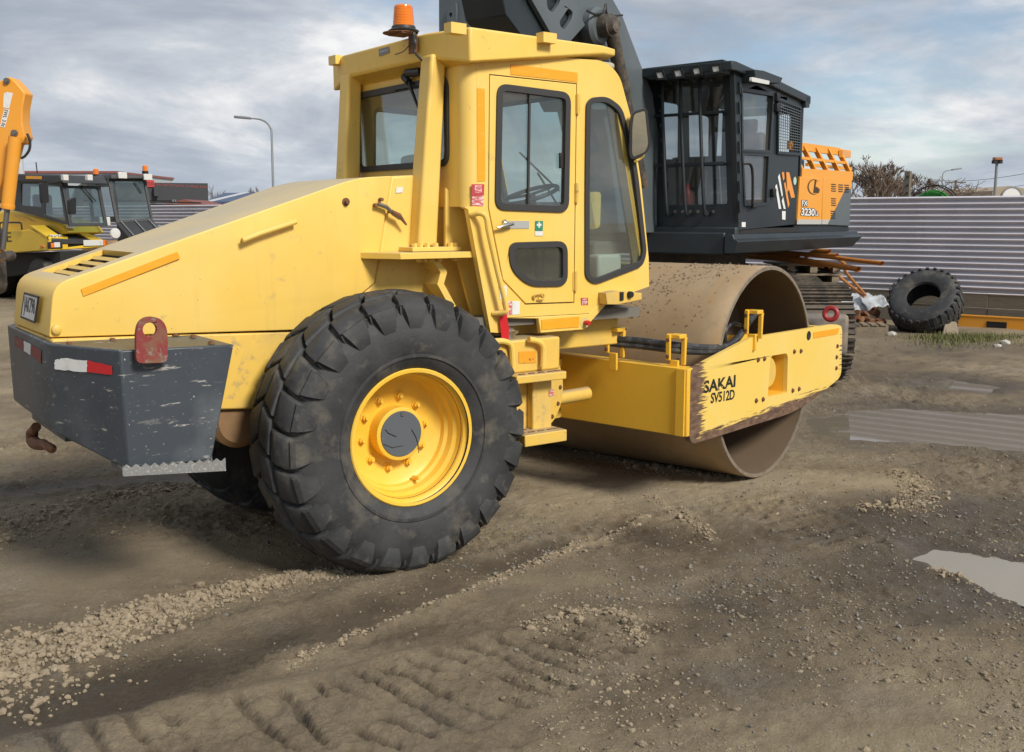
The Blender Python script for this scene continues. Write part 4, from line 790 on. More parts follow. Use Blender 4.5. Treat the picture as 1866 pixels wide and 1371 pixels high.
DRY = [(gpx([(0, 1050), (250, 1020), (430, 1010), (620, 1000)]), [0.4, 0.45, 0.4, 0.2], 0.55), (gpx([(980, 915), (1250, 900), (1420, 880), (1620, 880)]), [0.3, 0.4, 0.45, 0.3], 0.9), (gpx([(900, 960), (1010, 945), (1100, 925)]), [0.15, 0.2, 0.1], 0.5), (gpx([(1180, 1115), (1300, 1125)]), [0.12, 0.1], 0.5), (gpx([(930, 1060), (1020, 1040), (1180, 1080)]), [0.3, 0.35, 0.2], 0.35)]
WET_SHADE = [(gpx([(-80, 1320), (200, 1255), (480, 1180)]), [0.3, 0.35, 0.2], 0.22), (gpx([(-60, 900), (200, 885), (460, 870)]), [0.4, 0.4, 0.3], 0.2), (gpx([(1150, 965), (1320, 985), (1480, 960), (1600, 950)]), [0.2, 0.3, 0.3, 0.3], 0.24), (gpx([(1560, 930), (1700, 920), (1900, 950)]), [0.3, 0.5, 0.6], 0.22), (gpx([(600, 1170), (800, 1150), (1000, 1160)]), [0.15, 0.25, 0.2], 0.16), (gpx([(1250, 1110), (1500, 1090), (1700, 1120)]), [0.3, 0.35, 0.3], 0.12), (gpx([(1150, 1270), (1450, 1230)]), [0.2, 0.3], 0.14)]  # wet patches; second path paints the roller's soft shadow into the mud
POOL = [gpx([(1636, 1012), (1690, 990), (1760, 1000), (1866, 1020), (1980, 1045), (1980, 1150), (1866, 1090), (1800, 1066), (1745, 1044), (1690, 1032)]),
        gpx([(1478, 762), (1560, 746), (1650, 741), (1750, 748), (1920, 757), (1920, 824), (1800, 814), (1650, 802), (1540, 797), (1485, 785)]),
        gpx([(1672, 698), (1740, 689), (1835, 703), (1800, 714), (1720, 709)])]
WL = [-0.020, -0.022, -0.022]
def heights(x, y, fine=True):
    dist = np.hypot(x - NP0[0], y - NP0[1]); far = np.clip((40 - dist) / 25, 0, 1)
    h = 0.030 * fbm(x, y, 0.55, 3, 1) * far; tone = 0.60 + 0.42 * fbm(x, y, 0.45, 4, 9) + 0.12 * fbm(x * 1.0, y * 2.2, 2.1, 4, 12)
    rough = np.clip(0.30 + 1.5 * fbm(x, y, 0.8, 3, 20), 0, 1)
    lump = fbm(x, y, 11, 4, 30, 0.6); crk = np.abs(fbm(x, y, 7.5, 4, 33, 0.62)); h = h - (0.004 + 0.016 * rough) * np.clip(0.22 - crk, 0, 1) * far * 1.6
    h = h + (0.012 + 0.026 * rough) * lump * far + 0.020 * rough * np.clip(fbm(x, y, 21, 3, 36, 0.6), -0.1, 1) * far + 0.006 * fbm(x, y, 42, 2, 40) * far * (0.4 + rough)
    ux, uy = x * NPR[0] + y * NPR[1], x * NPF[0] + y * NPF[1]
    h = h + 0.010 * far * np.clip(fbm(ux * 0.7 + uy * 0.45, uy * 3.2 - ux * 0.8, 2.2, 3, 50), -0.2, 1)          # drag marks
    wx, wy = x + 0.10 * fbm(x, y, 2.5, 3, 60), y + 0.10 * fbm(x, y, 2.5, 3, 64)
    for P, w in RUTS:
        d, s, t, ww = along(wx, wy, P, w); k = bump(d, ww * 1.25); h = h * (1 - 0.75 * k) - 0.030 * k + 0.014 * bump(d - ww * 1.15, ww * 0.35); tone = tone - 0.16 * k
    for P, w in SMOOTH:
        d, s, t, ww = along(wx, wy, P, w); k = bump(d, ww * 1.2); h = h * (1 - 0.8 * k) + 0.01 * k; tone = tone + 0.05 * k
    for P, w, per, dep in TRACK:
        d, s, t, ww = along(wx * 0.5 + x * 0.5, wy * 0.5 + y * 0.5, P, w); k = np.clip((ww - d) / 0.06, 0, 1); brk = np.clip(0.95 + 1.8 * fbm(x, y, 1.3, 3, 70), 0.2, 1)
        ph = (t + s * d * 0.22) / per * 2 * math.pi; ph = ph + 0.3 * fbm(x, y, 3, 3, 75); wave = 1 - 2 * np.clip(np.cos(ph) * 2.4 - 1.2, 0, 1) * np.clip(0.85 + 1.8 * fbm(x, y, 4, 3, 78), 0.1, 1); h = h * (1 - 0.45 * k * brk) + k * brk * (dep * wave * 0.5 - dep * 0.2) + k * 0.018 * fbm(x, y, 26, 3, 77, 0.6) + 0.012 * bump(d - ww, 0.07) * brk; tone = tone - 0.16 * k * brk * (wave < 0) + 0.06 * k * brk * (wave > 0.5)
    for P, w in WIND:
        d, s, t, ww = along(wx, wy, P, w); k = bump(d, ww * 1.15); h = h + k * (0.012 + (0.02 + 0.13 * np.minimum(ww, 0.3)) * np.clip(fbm(x, y, 17, 3, 80, 0.65), -0.25, 1)); tone = tone + 0.16 * k
    for P, w, a in DRY:
        d, s, t, ww = along(wx, wy, P, w); k = bump(d, ww * 1.4); h = h * (1 - 0.6 * k); tone = tone + 0.42 * a * k
    for P, w, a in WET_SHADE:
        d, s, t, ww = along(wx, wy, P, w); k = bump(d, ww * 1.4); tone = tone - a * k
    for P, wl in zip(POOL, WL):
        d = sdf(x + 0.14 * fbm(x, y, 1.8, 4, 90), y + 0.14 * fbm(x, y, 1.8, 4, 95), P); k = np.clip(0.5 - d / 0.30, 0, 1); k = k * k * (3 - 2 * k); h = h * (1 - 0.85 * k) + k * (wl - 0.030); tone = tone - 0.42 * np.clip(1 - d / 0.8, 0, 1)
    # under the tyres and the drum the ground is pressed flat
    for cx, cy, r in ((0, -0.75, 0.45), (0, 0.75, 0.45)):
        k = bump(np.hypot(x - cx, y - cy), r * 1.6); h = h * (1 - k) - 0.004 * k
    du = (x - DC.x) * FD.x + (y - DC.y) * FD.y; dl = (x - DC.x) * LD.x + (y - DC.y) * LD.y; k = bump(np.abs(du), 0.5) * np.clip((1.3 - np.abs(dl)) / 0.2, 0, 1); h = h * (1 - k) - 0.004 * k
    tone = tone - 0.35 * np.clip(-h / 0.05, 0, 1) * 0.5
    return h, np.clip(tone, 0, 1)
def graded(a, c, step, end, g):
    v = list(np.arange(a, c, step)); s = step; x = v[-1]
    while x < end: s *= g; x += s; v.append(x)
    return v
sN = np.array([-q for q in graded(0, 4.3, 0.0135, 2500, 1.05)][:0:-1] + graded(0, 4.3, 0.0135, 2500, 1.05))
tN = np.array([-60, -20, -8, -3, 0, 1.5, 2.4, 2.9] + graded(3.2, 8.6, 0.0125, 4000, 1.018))
S_, T_ = np.meshgrid(sN, tN); gx = NP0[0] + S_ * NPR[0] + T_ * NPF[0]; gy = NP0[1] + S_ * NPR[1] + T_ * NPF[1]
GH, GT = heights(gx.ravel(), gy.ravel())
def fast_mesh(name, v, f, mat_=None, smooth=True):
    me = bpy.data.meshes.new(name); n = len(f); k = f.shape[1]
    me.vertices.add(len(v)); me.vertices.foreach_set('co', np.ascontiguousarray(v, dtype=np.float32).ravel()); me.loops.add(n * k); me.loops.foreach_set('vertex_index', np.ascontiguousarray(f, dtype=np.int32).ravel())
    me.polygons.add(n); me.polygons.foreach_set('loop_start', np.arange(0, n * k, k, dtype=np.int32)); me.update(calc_edges=True)
    me.polygons.foreach_set('use_smooth', np.full(n, smooth)); 
    if mat_: me.materials.append(mat_)
    return me
def ground_material():
    m = bpy.data.materials.new('yard_mud'); m.use_nodes = True; nt = m.node_tree; N = nt.nodes; L = nt.links; bs = N['Principled BSDF']
    at = N.new('ShaderNodeAttribute'); at.attribute_name = 'dry'; tc = N.new('ShaderNodeTexCoord')
    def nz(sc, det, rg=0.6):
        n = N.new('ShaderNodeTexNoise'); n.inputs['Scale'].default_value = sc; n.inputs['Detail'].default_value = det; n.inputs['Roughness'].default_value = rg; L.new(tc.outputs['Object'], n.inputs[0]); return n.outputs[0]
    def op(o, a, b, clamp=False):
        r = N.new('ShaderNodeMath'); r.operation = o; r.use_clamp = clamp
        for i, x in enumerate((a, b)):
            if isinstance(x, (int, float)): r.inputs[i].default_value = x
            else: L.new(x, r.inputs[i])
        return r.outputs[0]
    t = op('ADD', at.outputs['Fac'], op('MULTIPLY', op('SUBTRACT', nz(3.2, 9), 0.5), 0.55)); t = op('ADD', t, op('MULTIPLY', op('SUBTRACT', nz(42, 7, 0.75), 0.5), 0.62), True)
    cr = N.new('ShaderNodeValToRGB'); L.new(t, cr.inputs[0]); e = cr.color_ramp.elements
    while len(e) < 5: e.new(0.5)
    for el, (p, c) in zip(e, [(0.0, (0.078, 0.059, 0.037)), (0.26, (0.152, 0.117, 0.075)), (0.48, (0.245, 0.192, 0.124)), (0.72, (0.350, 0.280, 0.183)), (1.0, (0.46, 0.375, 0.25))]): el.position = p; el.color = (*c, 1)
    # bluish gravel fines worked into the mud
    gv = N.new('ShaderNodeTexVoronoi'); gv.inputs['Scale'].default_value = 75; L.new(tc.outputs['Object'], gv.inputs[0])
    gm = N.new('ShaderNodeMapRange'); gm.inputs[1].default_value = 0.52; gm.inputs[2].default_value = 0.66; gm.inputs[4].default_value = 0.14; L.new(nz(1.3, 7), gm.inputs[0])
    hs = N.new('ShaderNodeHueSaturation'); hs.inputs['Saturation'].default_value = 0.12; hs.inputs['Value'].default_value = 0.42; L.new(gv.outputs['Color'], hs.inputs['Color'])
    mx = N.new('ShaderNodeMixRGB'); L.new(gm.outputs[0], mx.inputs[0]); L.new(cr.outputs[0], mx.inputs[1]); L.new(hs.outputs[0], mx.inputs[2]); L.new(mx.outputs[0], bs.inputs['Base Color'])
    rg = N.new('ShaderNodeMapRange'); L.new(t, rg.inputs[0]); rg.inputs[1].default_value = 0.08; rg.inputs[2].default_value = 0.5; rg.inputs[3].default_value = 0.40; rg.inputs[4].default_value = 0.95; L.new(rg.outputs[0], bs.inputs['Roughness'])
    b = N.new('ShaderNodeBump'); b.inputs['Strength'].default_value = 1.0; b.inputs['Distance'].default_value = 0.026; L.new(op('ADD', op('MULTIPLY', nz(80, 6, 0.75), 1.0), op('MULTIPLY', gv.outputs['Distance'], op('MULTIPLY', gm.outputs[0], -0.6))), b.inputs['Height']); L.new(b.outputs[0], bs.inputs['Normal'])
    return m
MUD = ground_material()
nr, nc = len(tN), len(sN); ii = (np.arange(nr - 1)[:, None] * nc + np.arange(nc - 1)[None, :]).ravel()
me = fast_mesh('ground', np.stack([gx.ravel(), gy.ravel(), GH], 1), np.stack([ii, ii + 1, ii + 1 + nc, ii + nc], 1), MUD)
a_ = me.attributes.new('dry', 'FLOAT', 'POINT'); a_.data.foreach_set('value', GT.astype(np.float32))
GO = bpy.data.objects.new('ground', me); COL.objects.link(GO); structure(GO)
def hz(x, y): h, t = heights(np.atleast_1d(np.float64(x)), np.atleast_1d(np.float64(y))); return float(h[0])
WATER = mat('murky_water', (0.27, 0.235, 0.18), 0.025, spec=0.6)
WATER2 = mat('thin_brown_water', (0.20, 0.172, 0.13), 0.03, spec=0.55, bump=(5, 0.008, 0.01))
for P, wl in zip(POOL, WL):
    c = P.mean(0); q = [tuple(c + (p - c) * 1.35) for p in P]; b = MB().add([(x, y, wl) for x, y in q], [tuple(range(len(q)))]); structure(b.build('puddle', WATER if P is POOL[0] else WATER2, smooth=0))
# clods and stones lying on the mud
ICO = np.array([(0, 0, 1), (.894, 0, .447), (.276, .851, .447), (-.724, .526, .447), (-.724, -.526, .447), (.276, -.851, .447), (.724, .526, -.447), (-.276, .851, -.447), (-.894, 0, -.447), (-.276, -.851, -.447), (.724, -.526, -.447), (0, 0, -1)])
ICF = np.array([(0, 1, 2), (0, 2, 3), (0, 3, 4), (0, 4, 5), (0, 5, 1), (1, 6, 2), (2, 7, 3), (3, 8, 4), (4, 9, 5), (5, 10, 1), (2, 6, 7), (3, 7, 8), (4, 8, 9), (5, 9, 10), (1, 10, 6), (6, 11, 7), (7, 11, 8), (8, 11, 9), (9, 11, 10), (10, 11, 6)])
RS = np.random.RandomState(21)
def pebbles(name, xy, size, m, flat=0.7, sink=0.25):
    n = len(xy); h, t = heights(xy[:, 0], xy[:, 1]); ok = np.ones(n, bool)
    for P in POOL: ok &= sdf(xy[:, 0], xy[:, 1], P) > 0.02
    xy, h, size = xy[ok], h[ok], size[ok]; n = len(xy)
    v = ICO[None] * (1 + RS.uniform(-0.28, 0.28, (n, 12, 1))); sc = np.stack([RS.uniform(0.8, 1.35, n), RS.uniform(0.7, 1.1, n), flat * RS.uniform(0.7, 1.2, n)], 1); v = v * sc[:, None] * size[:, None, None]
    a = RS.uniform(0, 6.28, n); c, s = np.cos(a)[:, None], np.sin(a)[:, None]; x = v[..., 0] * c - v[..., 1] * s; y = v[..., 0] * s + v[..., 1] * c
    v = np.stack([x + xy[:, :1], y + xy[:, 1:], v[..., 2] + (h + size * flat * (1 - 2 * sink) * 0.8)[:, None]], 2).reshape(-1, 3)
    f = (ICF[None] + (np.arange(n) * 12)[:, None, None]).reshape(-1, 3); o = bpy.data.objects.new(name, fast_mesh(name, v, f, m, False)); COL.objects.link(o); return o
pts = []; szs = []
for (P, w), dens in zip(WIND, (8000, 1000, 1800, 900, 1200, 220, 700, 450)):
    seg = np.hypot(*np.diff(P, axis=0).T); cum = np.concatenate([[0], np.cumsum(seg)])
    tt = RS.uniform(0, cum[-1], int(dens * 1.0)); wv = np.interp(tt, cum, w); px = np.interp(tt, cum, P[:, 0]); py = np.interp(tt, cum, P[:, 1]); i = np.clip(np.searchsorted(cum, tt) - 1, 0, len(seg) - 1); d = np.diff(P, axis=0)[i] / seg[i][:, None]
    off = RS.normal(0, 0.5, len(tt)) * wv; pts.append(np.stack([px - d[:, 1] * off, py + d[:, 0] * off], 1)); szs.append(np.minimum(RS.lognormal(-5.25, 0.55, len(tt)) * (0.75 + 0.6 * wv / 0.3), 0.026))
CLOD = mat('dry_clods', (0.285, 0.228, 0.155), 0.97, layers=[((0.24, 0.19, 0.13), 4, 0.4, 0.65, 0.8, ONE, None), ((0.38, 0.31, 0.215), 18, 0.5, 0.7, 0.7, ONE, None)], bump=(140, 0.5, 0.006))
stuff(pebbles('clods', np.concatenate(pts), np.concatenate(szs), CLOD, 0.8, 0.32), 'crumbly pale clods thrown up in bands along the wheel ruts', 'clods')
n = 15000; d = 3.4 * np.exp(RS.uniform(0, 1.6, n)); s = RS.uniform(-0.52, 0.52, n) * d; xy = NP0 + s[:, None] * NPR + d[:, None] * NPF
keep = (fbm(xy[:, 0], xy[:, 1], 0.9, 3, 120) + RS.uniform(-0.25, 0.25, n)) > 0.10; xy = xy[keep]
pat = gpx([(940, 1000), (1010, 985), (1300, 1060), (1420, 1050), (1250, 1080), (1480, 760), (1550, 715), (1500, 745), (1600, 1000), (1730, 960), (1350, 1200), (1560, 1130)])
ex_ = np.concatenate([p + RS.normal(0, 0.28, (230, 2)) for p in pat]); xy = np.concatenate([xy, ex_])
GRAV = mat('gravel_stone', (0.19, 0.17, 0.14), 0.85, layers=[((0.28, 0.25, 0.205), 9, 0.48, 0.64, 0.8, ONE, None), ((0.10, 0.10, 0.10), 13, 0.52, 0.62, 0.8, ONE, None)])
stuff(pebbles('gravel', xy, np.minimum(RS.lognormal(-5.35, 0.42, len(xy)), 0.016), GRAV, 0.75, 0.25), 'loose grey gravel and small stones scattered over the mud', 'gravel')

n = 30000; d = 3.4 * np.exp(RS.uniform(0, 1.35, n)); s = RS.uniform(-0.52, 0.52, n) * d; xy = NP0 + s[:, None] * NPR + d[:, None] * NPF
keep = (fbm(xy[:, 0], xy[:, 1], 1.4, 4, 140) + RS.uniform(-0.2, 0.2, n)) > 0.14; xy = xy[keep]
CRUMB = mat('mud_crumbs', (0.20, 0.158, 0.108), 0.97, layers=[((0.33, 0.27, 0.185), 1.2, 0.4, 0.62, 0.9, ONE, None), ((0.13, 0.10, 0.07), 6, 0.5, 0.65, 0.8, ONE, None)])
stuff(pebbles('crumbs', xy, np.minimum(RS.lognormal(-5.35, 0.5, len(xy)), 0.018), CRUMB, 0.7, 0.38), 'small brown crumbs of mud strewn over the yard', 'mud crumbs')
# ------------------------------------------------------------------ the corrugated yard fence
M['zinc'] = mat('grey_corrugated_steel', (0.56, 0.55, 0.60), 0.45, 0.0, layers=[((0.48, 0.475, 0.52), 1.3, 0.4, 0.7, 0.7, ONE, None), ((0.38, 0.37, 0.39), 25, 0.62, 0.75, 0.5, (3, 3, 0.3), 0.6)])
nt_ = M['zinc'].node_tree; oi = nt_.nodes.new('ShaderNodeObjectInfo'); hv = nt_.nodes.new('ShaderNodeHueSaturation'); mr_ = nt_.nodes.new('ShaderNodeMapRange'); mr_.inputs[3].default_value = 0.86; mr_.inputs[4].default_value = 1.08
nt_.links.new(oi.outputs['Random'], mr_.inputs[0]); nt_.links.new(mr_.outputs[0], hv.inputs['Value']); bs_ = nt_.nodes['Principled BSDF']; nt_.links.new(bs_.inputs['Base Color'].links[0].from_socket, hv.inputs['Color']); nt_.links.new(hv.outputs[0], bs_.inputs['Base Color'])
FA = ground(1866, 598); FAZ = R(106); FDIR = Vector((math.cos(FAZ), math.sin(FAZ), 0))
FEN = Frame(FA, -FDIR)                                    # right along the fence, towards the camera
fence = thing('corrugated_fence', 'long fence of grey corrugated steel sheets on weathered timber boards behind the excavator', 'fence', FA)
ZB = FEN.uv(1700, 534)[1]; ZT = FEN.uv(1700, 358.5)[1]; NW = 16.5; amp = 0.036
prof = []
for i in range(int(NW * 8) + 1): v = ZB + (ZT - ZB) * i / (NW * 8); prof.append((v, amp * math.sin(i / 8 * 2 * math.pi)))
SHL = 3.6; u = 9.0; k = 0
while u > -60:
    b = MB(); w_ = 0.007 if k % 2 else 0.0; A = [FEN.at(u + 0.03, v, d + w_) for v, d in prof] + [FEN.at(u + 0.03, v, d + w_ - 0.0015) for v, d in prof[::-1]]; B = [FEN.at(u - SHL, v, d + w_) for v, d in prof] + [FEN.at(u - SHL, v, d + w_ - 0.0015) for v, d in prof[::-1]]
    b.loft(A, B, False); b.build('steel_sheet', M['zinc'], fence, smooth=60); u -= SHL; k += 1
for j, (z0, z1) in enumerate(((0.02, 0.30), (0.312, 0.585))):
    u = 9.0; k = 0
    while u > -60: MB().fbox(FEN, u - 4.795, u, z0, z1, -0.03, 0.02 + 0.006 * ((k + j) % 2)).build('timber_board', M['timber'], fence, bevel=0.006); u -= 4.8; k += 1
u = 8.4
while u > -60: MB().fbox(FEN, u - 0.1, u, 0.0, ZT - 0.06, -0.16, -0.035).build('post', M['timber'], fence); u -= 2.4

# ------------------------------------------------------------------ the dark grey excavator
M['slate'] = mat('dark_slate_paint', (0.015, 0.022, 0.027), 0.38, layers=[((0.028, 0.037, 0.042), 1.8, 0.4, 0.7, 0.8, ONE, 0.5), ((0.10, 0.10, 0.09), 18, 0.62, 0.75, 0.3, ONE, 0.8)])
M['slate_l'] = mat('grey_boom_paint', (0.105, 0.125, 0.135), 0.42, layers=[((0.075, 0.09, 0.10), 1.2, 0.4, 0.7, 0.8, ONE, None), ((0.2, 0.19, 0.17), 14, 0.64, 0.75, 0.5, ONE, 0.8)])
M['xorange'] = mat('orange_paint', (0.80, 0.33, 0.03), 0.4, layers=[((0.75, 0.36, 0.06), 2, 0.4, 0.7, 0.7, ONE, 0.5), ((0.35, 0.18, 0.05), 30, 0.66, 0.74, 0.5, ONE, 0.8)])
M['iron'] = mat('track_steel', (0.085, 0.072, 0.06), 0.6, 0.4, layers=[((0.19, 0.15, 0.11), 7, 0.42, 0.65, 0.9, ONE, 0.9), ((0.05, 0.045, 0.04), 20, 0.5, 0.65, 0.7, ONE, None)])
M['xglass'] = glass('excavator_glass', (0.72, 0.76, 0.76), 0.10)
EX0 = deep(1345, 430, 12.0); EAZ = R(18.5); EX = Vector((math.cos(EAZ), math.sin(EAZ), 0)); EN = Vector((-math.sin(EAZ), math.cos(EAZ), 0))
ES = Frame(EX0, EX); EF = Frame(EX0, -EN)
EB = Vector((EX0.x, EX0.y, 0)) + EX * 1.6 + EN * 1.35
XC = thing('excavator', 'dark slate and orange log-loading excavator with barred cab standing behind the roller', 'excavator', EB)
def xp(F, pts, w0, w1, name, m, parent=None, bevel=0.0, r=0, holes=()):
    l = F.uvs(pts); l = rounded(l, r, 4) if r else l
    return MB().plate(F, [l] + [rounded(F.uvs(h), 0.03, 3) for h in holes] if holes else l, w0, w1).build(name, m, parent or XC, bevel=bevel)
def xbar(F, p0, p1, wd, th, w, name, m, parent): 
    a, c = F.uv(*p0), F.uv(*p1); return MB().bar(F.at(*a, w), F.at(*c, w), wd, th, F.n).build(name, m, parent)
# cab side wall with door opening and rear window
up_g = [(1351.6, 165), (1408, 174), (1402, 276), (1353, 274)]; lo_g = [(1353, 281), (1400, 284), (1396, 371), (1357, 371)]; mesh_w = [(1417, 184), (1455, 199), (1453, 279), (1416, 276)]
xc_side = xp(ES, [(1338, 119), (1403, 147), (1462, 182), (1459, 200), (1453.5, 325), (1450.5, 409), (1346, 420)], -0.06, 0.0, 'cab_side', M['slate'], bevel=0.01, holes=(up_g, lo_g, mesh_w))
for g_ in (up_g, lo_g): 
    wn = MB().plate(ES, [inset(ES.uvs(g_), -0.03), inset(ES.uvs(g_), 0.01)], 0.0, 0.012).build('door_frame', M['slate'], xc_side); MB().plate(ES, ES.uvs(g_), -0.03, -0.02).build('pane', M['xglass'], xc_side, smooth=0)
MB().plate(ES, ES.uvs([(1351, 157), (1412, 168), (1403, 404), (1353, 404)]), 0.0, 0.004).build('door_skin', M['slate'], xc_side) if False else None
mg = MB().plate(ES, [inset(ES.uvs(mesh_w), -0.035), inset(ES.uvs(mesh_w), 0.0)], 0.0, 0.03).build('mesh_frame', M['slate'], xc_side, bevel=0.004)
lu = ES.uvs(mesh_w)
for i in range(1, 10):
    t = i / 10; a = Vector(lu[0]).lerp(Vector(lu[1]), t); c = Vector(lu[3]).lerp(Vector(lu[2]), t); MB().bar(ES.at(*a, 0.02), ES.at(*c, 0.02), 0.008, 0.006, ES.n).build('mesh_wire', M['slate_l'], mg, smooth=0)
for i in range(1, 17):
    t = i / 17; a = Vector(lu[0]).lerp(Vector(lu[3]), t); c = Vector(lu[1]).lerp(Vector(lu[2]), t); MB().bar(ES.at(*a, 0.027), ES.at(*c, 0.027), 0.008, 0.006, ES.n).build('mesh_wire', M['slate_l'], mg, smooth=0)
for y in (352, 178, 197): MB().fbox(ES, *(lambda p: (p[0] - 0.05, p[0] + 0.04, p[1] - 0.05, p[1] + 0.05))(ES.uv(1406 if y == 352 else 1413, y)), 0.0, 0.05).build('hinge', M['black'], xc_side, bevel=0.01)
b = MB().tube(smooth_path([ES.at(*ES.uv(*p), w) for p, w in (((1354, 298), 0.0), ((1358, 300), 0.06), ((1361, 320), 0.07), ((1361, 370), 0.07), ((1364, 377), 0.05), ((1378, 377), 0.0))], 4), 0.016, 8); b.build('grab_handle', M['black'], xc_side)
# door edge strip with slots, side lamp, roof edge
for k in range(7): y = 150 + k * 36; xbar(ES, (1344, y), (1345, y + 22), 0.03, 0.02, 0.02, 'slotted_bracket', M['slate'], xc_side)
b = MB().plate(ES, ES.uvs([(1351, 129), (1368, 131), (1403, 144), (1398, 154), (1352, 152)]), 0.0, 0.16); b.build('lamp_shroud', M['slate'], xc_side, bevel=0.008)
LAMPW = mat('lamp_lens', (0.62, 0.62, 0.60), 0.15)
F_ = ES.off(0.165); MB().plate(F_, rounded(F_.uvs([(1366, 141), (1398, 148), (1397, 155), (1365, 149)]), 0.02), 0.0, 0.03).build('side_lamp', LAMPW, xc_side, bevel=0.005)
ro_ = [ES.uv(1326, 111), ES.uv(1335, 112.5), ES.uv(1403, 143), ES.uv(1471, 176)]
b = MB(); A = [ES.at(u, v, 0.05) for u, v in ro_]; B = [ES.at(u, v - 0.10, 0.05) for u, v in ro_]; W_ = 1.22
b.loft(B + A[::-1], [p + EN * W_ for p in B] + [p + EN * W_ for p in A[::-1]]); b.build('cab_roof', M['slate'], XC, bevel=0.012)
MB().plate(ES, ES.uvs([(1462, 176), (1470, 178), (1468, 197), (1461, 196)]), -0.1, 0.05).build('rear_lamp_box', M['slate'], XC, bevel=0.005)
# front of the cab: frame, bars, glass, visor with four lamps
xf = xp(EF, [(1187, 135), (1338, 118), (1346, 420), (1199, 420)], -0.06, 0.0, 'cab_front', M['slate'], bevel=0.01, holes=([(1204, 150), (1318, 142), (1325, 372), (1214, 374)],))
MB().plate(EF, EF.uvs([(1204, 150), (1318, 142), (1325, 372), (1214, 374)]), -0.04, -0.03).build('pane', M['xglass'], xf, smooth=0)
EV = EF.off(0.27)
vis = xp(EV, [(1180, 132), (1184, 127), (1326, 111), (1336, 116), (1332, 138), (1195, 148), (1186, 144)], 0.02, 0.14, 'visor', M['slate'], bevel=0.01)
F_ = EV.off(0.14)
for q in ([(1196, 132), (1209, 130.5), (1214, 144), (1201, 145)], [(1229, 128.5), (1243, 127), (1247, 141), (1233, 142)], [(1263, 125), (1277, 123), (1280, 136), (1267, 138)], [(1298, 121), (1313, 119.5), (1315, 132), (1301, 134)]):
    l = MB().plate(F_, rounded(F_.uvs(q), 0.015), 0.0, 0.03).build('work_lamp', LAMPW, vis, bevel=0.006); MB().plate(F_, [inset(F_.uvs(q), -0.012), inset(F_.uvs(q), 0.01)], 0.0, 0.036).build('lamp_frame', M['black'], l)
for p0, p1 in (((1215, 149), (1223, 390)), ((1248, 147), (1257, 390)), ((1283, 144), (1291, 390))):
    b = MB().tube(smooth_path([EF.at(*EF.uv(*p0), 0.02), EF.at(*EF.uv(p0[0], p0[1] + 8), 0.11), EF.at(*EF.uv((p0[0] + p1[0]) / 2, (p0[1] + p1[1]) / 2), 0.13), EF.at(*EF.uv(p1[0], p1[1] - 8), 0.11), EF.at(*EF.uv(*p1), 0.02)], 5), 0.020, 8); b.build('guard_bar', M['slate'], XC)
for p0, p1 in (((1190, 214), (1323, 205)), ((1192, 303), (1325, 298))): xbar(EF, p0, p1, 0.03, 0.05, 0.09, 'guard_bar', M['slate'], XC)
nutm = MB().lathe([(0, 0.012), (0.016, 0.012), (0.016, 0), (0.022, 0)], (0, 0, 0), (0, 0, 1), 6).mesh('nut', M['steel'], smooth=0)
for i in range(8):
    for x, y in ((1206 + i * 15, 152 - i), (1216 + i * 14, 386), (1202 + i * 1.6, 175 + i * 27)):
        if i < 7: u, v = EF.uv(x, y); put(nutm, 'nut', fm(EF, u, v, 0.002), xf)
# far side and back of the cab with their windows, floor, seat, red extinguisher
bw = [(1420, 165), (1449, 178), (1447, 285), (1420, 280)]
EL = ES.off(-1.12); sw = [[(u, v) for u, v in ES.uvs(h)] for h in ([(1356, 170), (1400, 180), (1398, 285), (1357, 285)], [(1412, 190), (1450, 205), (1448, 290), (1412, 286)])]
MB().plate(EL, [ES.uvs([(1338, 119), (1403, 147), (1462, 182), (1453.5, 325), (1450.5, 409), (1346, 420)])] + [rounded(h, 0.05) for h in sw], -0.05, 0.0).build('cab_side', M['slate'], XC)
ER = EF.off(-1.88); l = [(-1.10, 0.05), (-0.02, 0.05), (-0.02, 1.60), (-1.10, 1.60)]; MB().plate(ER, [l, rounded([(-0.95, 0.75), (-0.17, 0.75), (-0.17, 1.50), (-0.95, 1.50)], 0.06)], -0.05, 0.0).build('cab_rear', M['slate'], XC)
MB().fbox(EF, -1.10, -0.01, 0.02, 0.08, -1.85, -0.07).build('cab_floor', M['dark'], XC)
b = MB().fbox(EF, -0.80, -0.30, 0.35, 0.52, -1.40, -0.85); b.fbox(EF, -0.78, -0.32, 0.52, 1.25, -1.50, -1.36); b.fbox(EF, -0.70, -0.40, 0.08, 0.35, -1.3, -0.95); b.fbox(EF, -0.68, -0.42, 1.25, 1.42, -1.49, -1.40); b.build('seat', M['seat'], XC, bevel=0.04)
b = MB().tube([EF.at(-0.35, 0.1, -0.35), EF.at(-0.40, 0.8, -0.30)], 0.012, 6); b.tube([EF.at(-0.62, 0.1, -0.35), EF.at(-0.55, 0.75, -0.30)], 0.012, 6); b.build('levers', M['chrome'], XC)
b = MB().lathe([(0, 0), (0.07, 0), (0.075, 0.02), (0.075, 0.36), (0.03, 0.44), (0.03, 0.5), (0, 0.5)], EF.at(-0.80, 0.10, -0.30), ZU, 14); b.build('fire_extinguisher', M['red'], XC)
